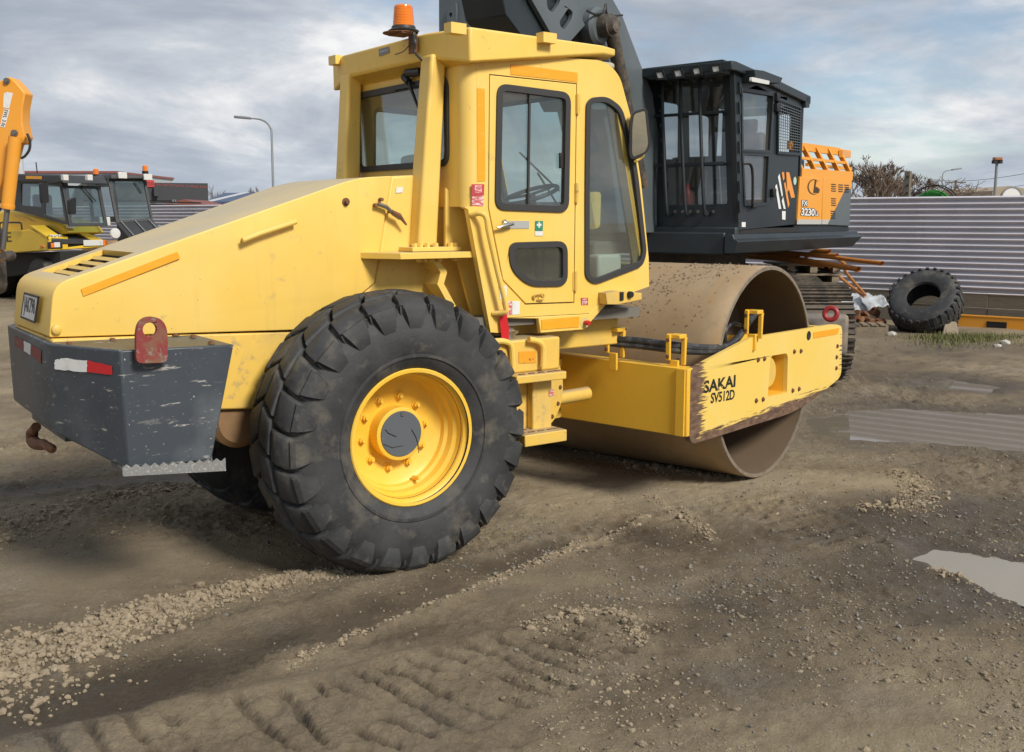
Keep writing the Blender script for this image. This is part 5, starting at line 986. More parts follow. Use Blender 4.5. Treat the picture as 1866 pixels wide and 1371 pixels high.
# the H emblem, round sticker and hazard label on the cab side
WH = mat('white_decal', (0.75, 0.75, 0.73), 0.4); OR_ = mat('orange_decal', (0.80, 0.30, 0.04), 0.4)
for q, m_ in (([(1412, 339.5), (1415, 336), (1423, 381), (1418.5, 381)], WH), ([(1417, 323), (1420, 317), (1426, 356), (1424, 359)], WH), ([(1424, 367), (1426.5, 359), (1431, 381), (1427.5, 381)], WH),
              ([(1424, 314), (1428, 314), (1429, 325), (1426.5, 330)], OR_), ([(1428, 335), (1430.5, 332), (1438, 373), (1435.4, 379)], OR_), ([(1432, 314), (1437.5, 314.6), (1448, 360), (1441, 361), (1437, 346), (1434, 350)], OR_)):
    strip(ES, q, 0.003, 'emblem', m_, xc_side)
u, v = ES.uv(1448, 330); MB().plate(ES, circle((u, v), 0.05, 20), 0.003, 0.005).build('round_sticker', mat('pale_green_film', (0.45, 0.60, 0.48), 0.5), xc_side)
strip(ES, [(1424.5, 385), (1431, 385), (1430.5, 401), (1424.5, 400)], 0.003, 'label', WH, xc_side); strip(ES, [(1351, 405), (1358, 405), (1358, 414), (1351, 414)], 0.003, 'label', WH, xc_side)
# engine house: orange doors, dark corner, railing above
HB = [ES.uv(1451, 321), ES.uv(1552, 329), ES.uv(1549.5, 424), ES.uv(1450, 424)]
b = MB().plate(ES, HB, -2.45, -0.02); house = b.build('engine_house', M['slate'], XC, bevel=0.02)
d1 = xp(ES, [(1457, 322), (1499, 326), (1495, 408), (1451, 408)], -0.02, 0.012, 'engine_door', M['xorange'], house, bevel=0.006)
d2 = xp(ES, [(1500, 324), (1551, 329), (1550, 345), (1540, 344), (1507, 409), (1496, 408)], -0.02, 0.012, 'engine_door', M['xorange'], house, bevel=0.006)
xp(ES, [(1540.5, 345), (1550, 346), (1547, 412), (1508, 410)], -0.02, 0.010, 'engine_door', M['slate_l'], house, bevel=0.006)
GRS = mat('silver_film', (0.45, 0.45, 0.43), 0.5); strip(ES, [(1451, 400), (1495.5, 400.5), (1495, 409), (1450, 409)], 0.014, 'silver_strip', GRS, d1); strip(ES, [(1496.5, 400.5), (1510, 401), (1506, 409), (1496, 409)], 0.014, 'silver_strip', GRS, d2)
for x0, y0 in ((1513, 336), (1526, 337), (1537, 337.5), (1513, 362), (1512, 385)):
    for k in range(4): xbar(ES, (x0, y0 + k * 4), (x0 + 8, y0 + 0.5 + k * 4), 0.010, 0.012, 0.014, 'louvre', M['slate'], d2)
BRN = mat('dark_brown_decal', (0.06, 0.03, 0.01), 0.5)
b = MB(); pts = []
for i in range(17): a = R(40 + i * 17); w = 1 + 3.2 * math.sin(i / 16 * math.pi); pts.append((1481 + 11.5 * math.cos(a), 341 - 14 * math.sin(a)))
inn = [(x + (1482.5 - x) * 0.16 * math.sin(i / 16 * math.pi), y + (340 - y) * 0.16 * math.sin(i / 16 * math.pi)) for i, (x, y) in enumerate(pts)]
MB().plate(ES, ES.uvs(pts + inn[::-1]), 0.014, 0.016).build('emblem', BRN, d1, smooth=0)
strip(ES, [(1480, 352), (1483, 328), (1486, 330), (1484, 340), (1488, 342), (1492, 346), (1490, 352)], 0.014, 'emblem', BRN, d1)
def xt(s, p0, p1, h, grow=0.0):
    pxtext(ES, s, (p0[0] - grow, p0[1]), (p1[0] + grow, p1[1]), h + grow * 2, d1, WH, 0.0165)
for s, p0, p1, h in (('FX', (1459, 370.5), (1469.5, 371), 10), ('3230', (1458, 386), (1482.5, 387.5), 14), ('LL', (1483.5, 389), (1489.5, 389.4), 8)):
    for dx, dy in ((0.9, 0.9), (-0.9, 0.9), (0.9, -0.9), (-0.9, -0.9)): pxtext(ES, s, (p0[0] + dx, p0[1] + dy), (p1[0] + dx, p1[1] + dy), h, d1, M['black'], 0.0142 + 0.0003 * (dx + dy * 0.5))
    xt(s, p0, p1, h)
RA = ES.off(-0.03); tx = [(1457, 263), (1479, 266), (1501, 269), (1523, 271), (1543, 274)]; bx_ = [(1461, 313), (1486, 314), (1508, 315), (1529, 316), (1549, 317)]
for a, c in zip(tx, bx_): MB().bar(RA.at(*RA.uv(*a), -0.12), RA.at(*RA.uv(*c), 0.0), 0.035, 0.06, RA.n).build('railing_post', M['xorange'], house)
for a, c, w, h_ in (((1455, 264), (1545, 276), -0.13, 0.10), ((1458, 287), (1547, 297), -0.06, 0.035), ((1458, 316), (1551, 321), 0.0, 0.12)): MB().bar(RA.at(*RA.uv(*a), w), RA.at(*RA.uv(*c), w), 0.05, h_, ZU).build('railing', M['xorange'], house)
F_ = ES.off(-1.3)
for a, c, w, h_ in (((1470, 270), (1548, 280), 0.0, 0.10), ((1470, 300), (1550, 308), 0.0, 0.05)): MB().bar(F_.at(*F_.uv(*a), w), F_.at(*F_.uv(*c), w), 0.05, h_, ZU).build('railing', M['xorange'], house)
MB().bar(ES.at(*ES.uv(1545, 280), -0.1), F_.at(*F_.uv(1548, 283), 0.0), 0.05, 0.10).build('railing', M['xorange'], house)
b = MB().fbox(ES, 2.0, 3.6, 0.72, 1.02, -1.9, -0.6); b.build('engine_cover', M['slate'], house, bevel=0.03)
# base: skirt beam along the side, deck, slew ring
b = MB(); sk_ = [(0.02, -0.03), (0.08, -0.06), (0.02, -0.20), (-0.1, -0.20), (-0.1, 0.02), (0.0, 0.02)]; u0 = -0.15; u1 = ES.uv(1562, 428)[0]
b.loft([ES.at(u0, v, w) for w, v in sk_], [ES.at(u1 if v > -0.1 else u1 - 0.25, v - 0.01, w) for w, v in sk_]); b.build('skirt_beam', M['slate'], XC, bevel=0.01)
b = MB().fbox(ES, -0.1, 3.9, -0.22, 0.04, -2.5, -0.12); b.build('deck', M['slate'], XC, bevel=0.02)
b = MB().fbox(EF, -1.25, 0.0, -0.20, 0.10, -0.05, 0.06); b.build('front_sill', M['slate'], XC, bevel=0.02)
b = MB().lathe([(0, 0.0), (0.80, 0.0), (0.80, 0.25), (0.70, 0.27), (0.70, 0.45), (0, 0.45)], EB + ZU * 1.0, ZU, 32); b.build('slew_ring', M['iron'], XC)
# boom, stick and cylinder on the machine's centre line
BM = ES.off(-1.04)
b = MB().plate(BM, BM.uvs([(1030, -70), (1088, -70), (1118, 0), (1136, 32), (1166, 112), (1190, 172), (1203, 260), (1206, 425), (1130, 425), (1110, 260), (1072, 80), (1064, 46), (1043, 0)]), -0.58, 0.0); boom = b.build('boom', M['slate_l'], XC, bevel=0.012)
BT = ES.off(-0.95); b = MB().plate(BT, [BT.uvs([(955, -40), (1030, -40), (1046, 0), (1066, 46), (1041, 74), (1130, 200), (1080, 200), (1010, 72), (969, 0)]), rounded(BT.uvs([(996, 0), (1008, -14), (1021, -10), (1021, 6), (1007, 24), (998, 16)]), 0.03), rounded(BT.uvs([(1020, 39), (1036, 15), (1044, 22), (1043, 34), (1029, 55), (1021, 48)]), 0.03)], -0.05, 0.0); b.build('link_arm', M['slate_l'], XC, bevel=0.006)
b = MB().plate(BT.off(-0.06), BT.off(-0.06).uvs([(905, -60), (1000, -60), (1030, 0), (1066, 46), (1041, 74), (1120, 200), (1060, 200), (1010, 90), (950, 66), (922, 28)]), -0.48, 0.0); b.build('link_box', M['slate'], XC, bevel=0.01)
SK = Frame(deep(865, 20, 13.0), EX); 
A = [SK.uv(*p) for p in ((857, -70), (926, -70), (925, 120), (857, 120))]; b = MB().plate(SK, A, -0.5, 0.0); stick = b.build('stick', M['slate_l'], XC, bevel=0.012)
MB().bar(SK.at(*SK.uv(887, -60), 0.02), SK.at(*SK.uv(887, 110), 0.02), 0.03, 0.03, SK.n).build('stick_seam', M['black'], stick); MB().bar(SK.at(*SK.uv(882, -60), 0.02), SK.at(*SK.uv(882, 110), 0.02), 0.02, 0.03, SK.n).build('grease_pipe', M['steel'], stick)
for y in (19, 39):
    for x in (895.5, 902.5): u, v = SK.uv(x, y); MB().lathe([(0, 0.006), (0.012, 0.006), (0.014, 0)], SK.at(u, v), SK.n, 10).build('bolt', M['black'], stick)
SF = Frame(SK.at(*SK.uv(857, 20)), -EN); u, v = SF.uv(824, 28); MB().plate(SF, [rounded([(u - 0.06, v - 0.11), (u + 0.08, v - 0.11), (u + 0.09, v + 0.03), (u + 0.08, v + 0.14), (u + 0.03, v + 0.14), (u - 0.07, v + 0.03)], 0.04), circle((u, v), 0.028, 12)], 0.0, 0.03).build('pipe_bracket', M['slate_l'], stick)
PE = BM.off(0.30); PIN = PE.at(*PE.uv(1124, 45), -0.30); b = MB().cyl(PIN, PIN + BM.n * 0.24, 0.115, n=20); b.cyl(PIN + BM.n * 0.24, PIN + BM.n * 0.30, 0.10, 0.08, 20); b.build('boom_pin', mat('greasy_steel', (0.10, 0.085, 0.07), 0.5, 0.4, layers=[((0.25, 0.22, 0.17), 12, 0.5, 0.65, 0.7, ONE, None)]), XC)
b = MB().lathe([(0, 0.14), (0.17, 0.14), (0.2, 0.10), (0.2, 0.0)], PIN - BM.n * 0.02, BM.n, 24); b.build('pin_boss', M['slate_l'], XC)
CY = BM.off(0.14); p0, p1, p2 = (CY.at(*CY.uv(*p)) for p in ((1113, 50), (1138, 170), (1172, 340)))
b = MB().cyl(p0, p1, 0.075, 0.07, 14); b.cyl(p1, p2, 0.062, n=14); b.build('boom_cylinder', M['iron'], XC)
b = MB().tube(smooth_path([CY.at(*CY.uv(*p), 0.0) for p in ((1070, 20), (1084, 26), (1100, 22), (1104, 8), (1108, 28), (1134, 28))], 5), 0.012, 6); b.build('boom_hose', M['rubber'], XC)
# tracks
TAZ = YAW - R(2.7); TD = Vector((math.cos(TAZ), math.sin(TAZ), 0)); TL = Vector((-math.sin(TAZ), math.cos(TAZ), 0))
shoe = MB()
for w in (0,): shoe.box((-0.085, -0.33, 0.0), (0.085, 0.33, 0.018)); shoe.box((-0.075, -0.33, 0.018), (-0.060, 0.33, 0.050)); shoe.box((-0.005, -0.33, 0.018), (0.010, 0.33, 0.045)); shoe.box((0.060, -0.33, 0.018), (0.075, 0.33, 0.045)); shoe.box((-0.095, -0.12, -0.08), (0.095, -0.07, 0.0)); shoe.box((-0.095, 0.07, -0.08), (0.095, 0.12, 0.0))
SHOE = shoe.mesh('track_shoe', M['iron'], smooth=0)
N0 = Vector((FOOT.x, FOOT.y, 0)) + RT * 3.36 + FH * 11.35
for s, nm in ((0.0, 'left'), (2.55, 'right')):
    base = N0 + TL * s; Lg = 5.3; Rr = 0.50; zc = 0.60; per = []
    nT = 25
    for i in range(nT): t = i / nT; sag = 0.09 * math.sin(t * math.pi * 3.0) ** 2 * (0.4 + 0.6 * (1 - t)) ; per.append((t * (Lg - 2 * Rr) + Rr, zc + Rr - sag, 0))
    for i in range(8): a = math.pi / 2 - math.pi * (i + 0.5) / 8; per.append((Lg - Rr + Rr * math.cos(a), zc + Rr * math.sin(a), 0))
    for i in range(nT): t = i / nT; per.append((Lg - Rr - t * (Lg - 2 * Rr), zc - Rr, 0))
    for i in range(8): a = -math.pi / 2 - math.pi * (i + 0.5) / 8; per.append((Rr + Rr * math.cos(a), zc + Rr * math.sin(a), 0))
    fr = MB().fbox(Frame(base, TD), 0.5, Lg - 0.5, 0.32, 0.80, -0.26, 0.26).build('track_frame', M['iron'], XC, bevel=0.05)
    for i in range(len(per)):
        a, c = per[i - 1], per[(i + 1) % len(per)]; t = Vector((c[0] - a[0], c[1] - a[1])).normalized(); n = Vector((-t.y, t.x)); p = base + TD * per[i][0] + ZU * per[i][1]
        put(SHOE, 'track_shoe', basis(p, TD * t.x + ZU * t.y, -TL, (TD * n.x + ZU * n.y)), fr)
    for q, r_ in ((0.5, 0.42), (Lg - 0.5, 0.42)): MB().lathe([(0, -0.2), (0.12, -0.2), (0.16, -0.12), (r_, -0.10), (r_, 0.10), (0.16, 0.12), (0.12, 0.2), (0, 0.2)], base + TD * q + ZU * zc, TL, 24).build('idler', M['iron'], fr)
F_ = Frame(N0, -TL); b = MB().fbox(F_, -0.30, 0.20, 0.42, 0.86, 0.03, 0.26); b.build('guard_block', mat('muddy_grey_steel', (0.16, 0.145, 0.13), 0.7, layers=[((0.26, 0.2, 0.14), 8, 0.45, 0.6, 0.9, ONE, None)]), XC, bevel=0.05, seg=3)
p = deep(1514, 572, 10.93); b = MB().lathe([(0.062 + 0.026 * math.cos(t), 0.026 * math.sin(t)) for t in [2 * math.pi * i / 10 for i in range(10)]], p, Vector((-0.9, -0.5, 0.15)), 20, closed=True); b.build('tow_ring', mat('dull_red', (0.30, 0.02, 0.02), 0.5), XC)
b = MB().bar(N0 + TD * 2.2 - TL * 0.1 + ZU * 0.75, N0 + TD * 2.2 + TL * 2.6 + ZU * 0.75, 1.3, 0.4); b.build('undercarriage_frame', M['iron'], XC, bevel=0.03)

# ------------------------------------------------------------------ pipes, timber and scrap beside the fence
PIPE = mat('orange_pipe', (0.55, 0.21, 0.04), 0.5, layers=[((0.38, 0.17, 0.06), 9, 0.5, 0.7, 0.7, ONE, None)])
def zp(x, y, z): return ground(x, y, z)
pl_ = [([(1324, 461), (1430, 470), (1565, 491)], 1.24, 0.036, 'thick straight orange pipe sticking furthest out along the track'), ([(1328, 456), (1450, 462), (1570, 476), (1608, 480)], 1.27, 0.028, 'long orange pipe with a slight bend and an open end'), ([(1372, 457), (1455, 463), (1526, 466)], 1.27, 0.028, 'straight orange pipe lying across the others on the track'),
       ([(1468, 469), (1486, 458), (1512, 458)], 1.25, 0.026, 'short cranked orange pipe resting on the bundle'), ([(1336, 464), (1400, 466), (1456, 465)], 1.25, 0.03, 'orange pipe half buried in the bundle on the track'), ([(1340, 468), (1420, 474), (1500, 486)], 1.22, 0.02, 'thin orange pipe under the bundle on the track')]
for pts, z, r_, lab in pl_:
    P3 = [zp(x, y, z + 0.02) for x, y in pts]; 
    if P3[0].z: P3 = [deep(x, y, 15.6 - 2.6 * (x - 1320) / 290) for x, y in pts]
    b = MB().tube(smooth_path(P3, 6), r_, 10, caps=False); e = len(pts); o = b.build('orange_pipe', PIPE); bpy_props(o, lab, 'pipe')
for pts, lab in (([(1510, 482), (1513, 490), (1530, 505), (1574, 541)], 'thin bent orange rod leaning from the timber onto the tarpaulin, lower of two'), ([(1528, 472), (1541, 484), (1541, 496), (1577, 538)], 'thin bent orange rod leaning from the timber onto the tarpaulin, upper of two')):
    b = MB().tube(smooth_path([deep(x, y, 14.6 + (y - 480) * 0.036) for x, y in pts], 4), 0.022, 8); bpy_props(b.build('bent_rod', PIPE), lab, 'rod')
# pallet timber stack
ST = Frame(deep(1475, 560, 14.9) * 1.0, RT); ST = Frame(Vector((ST.O.x, ST.O.y, 0)), RT)
stk = thing('timber_stack', 'stack of grey pallet boards behind the near track under the orange pipes', 'timber', ST.O)
for k in range(9):
    z = 0.02 + k * 0.135
    for j in range(3): MB().fbox(ST, -0.35 + j * 0.32 + 0.01 * (k % 3), -0.25 + j * 0.32 + 0.01 * (k % 3), z, z + 0.095, -0.9, 0.0).build('bearer', M['pallet'], stk)
    MB().fbox(ST, -0.45 + 0.03 * (k % 2), 0.5 - 0.04 * (k % 3), z + 0.097, z + 0.122, -0.95, 0.02).build('board', M['pallet'], stk)
# the loose tyre leaning on the fence
TR = 0.60; til = R(42); tb = ground(1669, 607); print('TYRE clear', (tb - FEN.O).dot(FEN.n)); ta = (FEN.n * math.cos(til) + ZU * math.sin(til)); tu = (ZU * math.cos(til) - FEN.n * math.sin(til))
tcn = tb + tu * TR * 1.0 + ZU * 0.02 + ta * 0.02
prof = [(0.26, -0.15), (0.28, -0.19), (0.39, -0.225), (0.49, -0.215), (0.545, -0.18), (0.568, -0.14), (0.574, 0), (0.568, 0.14), (0.545, 0.18), (0.49, 0.215), (0.39, 0.225), (0.28, 0.19), (0.26, 0.15)]
b = MB().lathe(prof, tcn, ta, 64)
LT = thing('loose_tyre', 'loose black lugged tyre without a rim leaning against the corrugated fence', 'tyre', (tb.x, tb.y, 0)); b.build('carcass', M['tyre'], LT)
b = MB()
for k in range(28):
    a = 2 * math.pi * k / 28; 
    for y0, y1, da in ((-0.215, 0.02, 0.0), (-0.02, 0.215, 0.11)):
        pts = []
        for hh, kk in ((0.0, 1), (0.028, 0.8)):
            for aa, yy in ((-0.075 * kk, y0), (0.075 * kk, y0), (0.05 * kk, y1), (-0.05 * kk, y1)):
                r_ = (0.54 if abs(yy) > 0.1 else 0.568) + hh; an = a + da + aa; X_ = FDIR; d_ = -X_ * math.cos(an) + tu * math.sin(an); pts.append(tcn + d_ * r_ + ta * yy)
        b.loft(pts[:4], pts[4:])
b.build('tread', M['tyre'], LT, smooth=0)
# tarpaulin, pallet, wood scrap, orange beam
def cloth(name, m, corners, nx, ny, amp, seed, lab, cat):
    q = random.Random(seed); A, B, C_, D_ = corners; v = []; f = []
    for j in range(ny + 1):
        for i in range(nx + 1):
            s, t = i / nx, j / ny; p = A.lerp(B, s).lerp(D_.lerp(C_, s), t); v.append(p + ZU * amp * (math.sin(s * 9 + seed) * 0.5 + math.sin(t * 7 + s * 4) * 0.5 + q.uniform(-0.4, 0.4)))
    for j in range(ny):
        for i in range(nx): k = j * (nx + 1) + i; f.append((k, k + 1, k + nx + 2, k + nx + 1))
    b = MB().add(v, f); o = b.build(name, m, smooth=50); md = o.modifiers.new('thick', 'SOLIDIFY'); md.thickness = 0.006; bpy_props(o, lab, cat); return o
TARP = mat('pale_tarpaulin', (0.48, 0.50, 0.52), 0.5, layers=[((0.3, 0.31, 0.32), 6, 0.45, 0.65, 0.8, ONE, None)])
def dz_(x, y, d): return deep(x, y, d)
cloth('tarpaulin', TARP, (dz_(1530, 570, 16.9), dz_(1584, 566, 16.9), dz_(1588, 538, 17.5), dz_(1534, 532, 17.5)), 16, 10, 0.03, 2, 'crumpled pale tarpaulin over scrap beside the timber stack', 'tarpaulin')
cloth('tarpaulin', TARP, (dz_(1582, 566, 16.7), dz_(1620, 556, 16.7), dz_(1606, 538, 17.4), dz_(1566, 538, 17.2)), 16, 10, 0.03, 5, 'folded pale tarpaulin flap lying against the loose tyre', 'tarpaulin')
hp_ = thing('scrap_heap', 'dark heap of scrap under the tarpaulins next to the loose tyre', 'scrap', ground(1580, 603))
q = random.Random(3); O_ = hp_.location.copy()
for k in range(26):
    t_ = q.random(); c = O_ + RT * (q.uniform(-0.42, 0.42) * (1.1 - 0.5 * t_)) + FH * (q.uniform(-0.1, 0.25) + 0.4 * t_) + ZU * (0.05 + 0.36 * t_); s = q.uniform(0.07, 0.15); M_ = Matrix.Rotation(q.uniform(0, 3), 3, Vector((q.uniform(-1, 1), q.uniform(-1, 1), 1)).normalized())
    A = [c + M_ @ Vector((x * s, y * s * 0.7, -s * 0.4)) for x, y in ((-1, -1), (1, -1), (1, 1), (-1, 1))]; B = [c + M_ @ Vector((x * s * 0.8, y * s * 0.6, s * 0.4)) for x, y in ((-1, -1), (1, -1), (1, 1), (-1, 1))]
    MB().loft(A, B).build('scrap_piece', M['rust'], hp_, bevel=0.02)
PO = ground(1570, 607); PF = Frame(PO, (RT - FH * 0.12)); pal = thing('pallet', 'flat brown wooden pallet on the ground in front of the tarpaulins', 'pallet', PO)
for w in (-0.05, -0.5, -0.95): MB().fbox(PF, -0.55, 0.42, 0.025, 0.12, w - 0.05, w + 0.05).build('bearer', M['pallet'], pal)
for k in range(7): MB().fbox(PF, -0.55 + k * 0.14, -0.45 + k * 0.14, 0.122, 0.142, -1.02, 0.02).build('board', M['pallet'], pal)
MB().fbox(PF, -0.55, 0.42, 0.0, 0.023, -0.1, 0.02).build('board', M['pallet'], pal)
CP = ground(1734, 610); CF_ = Frame(CP, RT + FH * 0.2); b = MB().loft([CF_.at(-0.16, 0.0, 0), CF_.at(0.13, 0.0, 0.02), CF_.at(0.13, 0, 0.0), CF_.at(-0.16, 0.0, -0.02)], [CF_.at(-0.02, 0.21, -0.14), CF_.at(0.15, 0.19, -0.12), CF_.at(0.15, 0.19, -0.14), CF_.at(-0.02, 0.21, -0.16)]); bpy_props(b.build('plywood_scrap', M['pallet']), 'pale broken plywood scrap propped between loose tyre and orange beam', 'scrap')
BB = FEN.off(0.40); u0 = BB.uv(1746, 600)[0]; v0 = BB.uv(1800, 604)[1]; v1 = BB.uv(1800, 578)[1]
BMO = thing('steel_beam', 'long orange steel channel lying along the foot of the fence', 'beam', BB.at(u0, 0, 0))
MB().fbox(BB, u0, 8.0, v0, v1, -0.012, 0.0).build('web', M['xorange'], BMO); MB().fbox(BB, u0, 8.0, v1 - 0.002, v1 + 0.012, -0.14, 0.012).build('flange', M['xorange'], BMO); MB().fbox(BB, u0, 8.0, v0 - 0.012, v0 + 0.002, -0.14, 0.012).build('flange', M['xorange'], BMO)
u, v = BB.uv(1816, 592); MB().fbox(BB, u - 0.16, u + 0.16, v - 0.05, v + 0.05, 0.0, 0.012).build('vent_plate', M['black'], BMO)
for k in range(4): MB().fbox(BB, u0 + 0.3 + k * 1.2, u0 + 0.5 + k * 1.2, 0.0, v0 - 0.014, -0.14, 0.0).build('timber_block', M['timber'], BMO)
# grass at the foot of the fence, pale stones
q = random.Random(8); b = MB()
for k in range(2600):
    r_ = q.random(); c = ground(1745 + q.gauss(0, 46), 612 + abs(q.gauss(0, 9)), 0) if r_ < 0.7 else ground(q.uniform(1770, 1930), 612 + abs(q.gauss(0, 8)), 0)
    z = 0.0; h = q.uniform(0.03, 0.10); a = q.uniform(0, 6.28); d = Vector((math.cos(a), math.sin(a), 0)); e = Vector((-d.y, d.x, 0)) * 0.006; l = d * h * q.uniform(0.2, 0.9)
    b.add([c - e, c + e, c + l + ZU * h], [(0, 1, 2)])
stuff(b.build('grass', mat('weed_grass', (0.10, 0.125, 0.035), 0.8, layers=[((0.20, 0.17, 0.07), 5, 0.45, 0.6, 0.8, ONE, None)]), smooth=0), 'short weedy grass growing below the loose tyre and beam', 'grass')
for x, y, s, lab in ((1625, 612, 0.10, 'pale lump of rubble in front of the dark scrap heap'), (1832, 628, 0.10, 'larger pale stone in the grass below the orange beam'), (1818, 633, 0.07, 'smaller pale stone in the grass below the orange beam')):
    c = ground(x, y); v = [c + Vector((p[0] * s * rnd.uniform(0.8, 1.2), p[1] * s * rnd.uniform(0.7, 1), p[2] * s * 0.45 + s * 0.3)) for p in ICO]; bpy_props(MB().add(v, [tuple(f) for f in ICF]).build('stone', mat('pale_stone', (0.45, 0.43, 0.39), 0.9), smooth=0), lab, 'stone')
# ------------------------------------------------------------------ machines parked along the left side
M['byellow'] = mat('bright_yellow_paint', (0.74, 0.50, 0.03), 0.4, layers=[((0.66, 0.46, 0.06), 2, 0.4, 0.7, 0.7, ONE, None)])
M['char'] = mat('charcoal_plastic', (0.035, 0.037, 0.042), 0.5, layers=[((0.06, 0.06, 0.065), 2, 0.4, 0.7, 0.7, ONE, None)])
M['gl2'] = glass('pale_green_glass', (0.55, 0.66, 0.66), 0.12)
def off_plate(T, F, pts, w0, w1, name, m, parent=None, bevel=0.012, r=0, holes=()):
    l = F.uvs(pts); l = rounded(l, r, 4) if r else l
    return MB().plate(F, ([l] + [rounded(F.uvs(h), 0.03, 3) for h in holes]) if holes else l, w0, w1).build(name, m, parent or T, bevel=bevel)
def lampbox(T, F, x, y, w, h, m, name='head_lamp', d=0.06, w0=0.0):
    u, v = F.uv(x, y); return MB().fbox(F, u - w / 2, u + w / 2, v - h / 2, v + h / 2, w0, w0 + d).build(name, m, T, bevel=0.01)
def wheel2(T, c, ax, r, wd, rimr, mrim):
    prof_ = [(rimr, -wd / 2 + 0.03), (rimr + 0.02, -wd / 2), (r * 0.85, -wd / 2 - 0.01), (r * 0.97, -wd / 2 + 0.03), (r, -wd / 2 + 0.08), (r, wd / 2 - 0.08), (r * 0.97, wd / 2 - 0.03), (r * 0.85, wd / 2 + 0.01), (rimr + 0.02, wd / 2), (rimr, wd / 2 - 0.03)]
    w = MB().lathe([(0, wd / 2 - 0.14), (0.08, wd / 2 - 0.14), (0.10, wd / 2 - 0.10), (rimr * 0.7, wd / 2 - 0.13), (rimr, wd / 2 - 0.04), (rimr, -wd / 2 + 0.04), (0, -wd / 2 + 0.05)], c, ax, 28).build('wheel', mrim, T)
    MB().lathe(prof_, c, ax, 40).build('tyre', M['tyre'], w); return w
AH = (RT * math.cos(R(35)) - FH * math.sin(R(35))).normalized(); AG = (RT * math.sin(R(35)) + FH * math.cos(R(35))).normalized()
AO = deep(89, 456, 22.5); AS = Frame(AO, AH); AF = Frame(AO, AG)
TA = thing('rubber_tyred_roller', 'bright yellow and charcoal rubber-tyred roller with glazed cab parked at the left', 'road roller', Vector((AO.x, AO.y, 0)) - AH * 1.0 + AG * 0.9)
off_plate(TA, AS, [(-90, 421), (38, 421), (53, 418), (89, 433), (89, 456), (19, 461), (-90, 463)], -0.45, 0.0, 'side_body', M['byellow'])
off_plate(TA, AS.off(-0.45), [(-90, 400), (14, 383), (57, 391), (112, 408), (125, 425), (89, 433), (-90, 428)], -0.9, 0.0, 'engine_hood', M['byellow'], bevel=0.05)
for k in range(4): xbar(AS.off(-0.445), (26 + k * 2, 393 + k * 2.2), (46 + k * 6, 396 + k * 2.6), 0.02, 0.02, 0.0, 'hood_vent', M['yellow_dirty'], TA)
off_plate(TA, AS, [(53, 412), (58, 411), (89, 432), (86, 435)], -0.3, 0.01, 'hood_edge', M['byellow'])
b = MB().tube(smooth_path([AS.at(*AS.uv(*p), 0.05) for p in ((4, 419), (4, 407), (16, 406), (40, 406), (43, 410), (44, 419))], 3), 0.02, 6); b.build('hand_rail', M['black'], TA)
bh = [AS.at(*AS.uv(55, 412), -0.25), AS.at(*AS.uv(90, 435), -0.05), AF.at(*AF.uv(164, 436), 0.0), AF.at(*AF.uv(125, 411), -0.75)]
b = MB().loft(bh, [p - ZU * 0.12 for p in bh]); b.build('front_deck', M['char'], TA, bevel=0.02)
off_plate(TA, AF, [(89, 434), (117, 437), (117, 452), (164, 446), (190, 441), (195, 446), (195, 450), (89, 457)], -0.25, 0.0, 'front_body', M['byellow'])
off_plate(TA, AF, [(112, 440), (178, 437), (178, 452), (112, 455)], -0.3, -0.05, 'front_recess', M['black'])
off_plate(TA, AF, [(133, 418), (150, 420), (195, 440), (188, 445), (165, 438)], -0.3, -0.01, 'front_wing', M['byellow'])
pp = off_plate(TA, AF, [(90, 428), (111, 428), (111, 439), (91, 438)], 0.0, 0.02, 'number_plate', M['white'], bevel=0); u, v = AF.uv(101, 433.3); text(AF, 'CRK389', u, v, 0.023, 0.42, 0.10, M['black'], pp, 'characters')
lb = lampbox(TA, AF, 99.5, 447, 0.34, 0.14, M['black'], 'lamp_housing', 0.03); lampbox(TA, AF, 102, 446.5, 0.14, 0.11, LAMPW, 'head_lamp', 0.02, 0.03); lampbox(TA, AF, 94, 447.5, 0.08, 0.10, M['beacon'], 'indicator', 0.02, 0.03)
lampbox(TA, AF, 168, 443, 0.45, 0.13, LAMPW, 'number_plate', 0.03); lampbox(TA, AF, 183, 443, 0.12, 0.12, LAMPW, 'head_lamp', 0.03); lampbox(TA, AF, 190, 443, 0.10, 0.13, M['beacon'], 'indicator', 0.04); lampbox(TA, AS, 78, 449, 0.14, 0.05, M['beacon'], 'side_marker', 0.02)
for x in (9, 16): pxtext(AS, 'E', (x - 5 if x == 9 else 12, 432.5), (x - 1 if x == 9 else 21, 432), 17, TA, M['black'], 0.004)
# cab
CA = AS.off(-0.30)
off_plate(TA, CA, [(29, 330), (112, 333), (114, 340), (126, 410), (112, 408), (57, 391), (24, 384)], -0.05, 0.0, 'cab_side', M['char'], holes=([(38, 335), (73, 336), (75, 378), (37, 374)], [(81, 337), (108, 340), (119, 404), (80, 392)]))
for q in ([(38, 335), (73, 336), (75, 378), (37, 374)], [(81, 337), (108, 340), (119, 404), (80, 392)]): MB().plate(CA, CA.uvs(q), -0.03, -0.02).build('pane', M['gl2'], TA, smooth=0)
CB = AS.off(-1.22); MB().plate(CB, [CB.uvs([(40, 331), (120, 334), (130, 415), (40, 395)]), CB.uvs([(52, 340), (110, 341), (116, 400), (52, 392)])], -0.05, 0.0).build('cab_side', M['char'], TA)
o_ = (CA.at(*CA.uv(113, 338)), CA.at(*CA.uv(127, 412))); wsF = Frame(o_[1], AG, o_[0] - o_[1]); hgt = (o_[0] - o_[1]).length
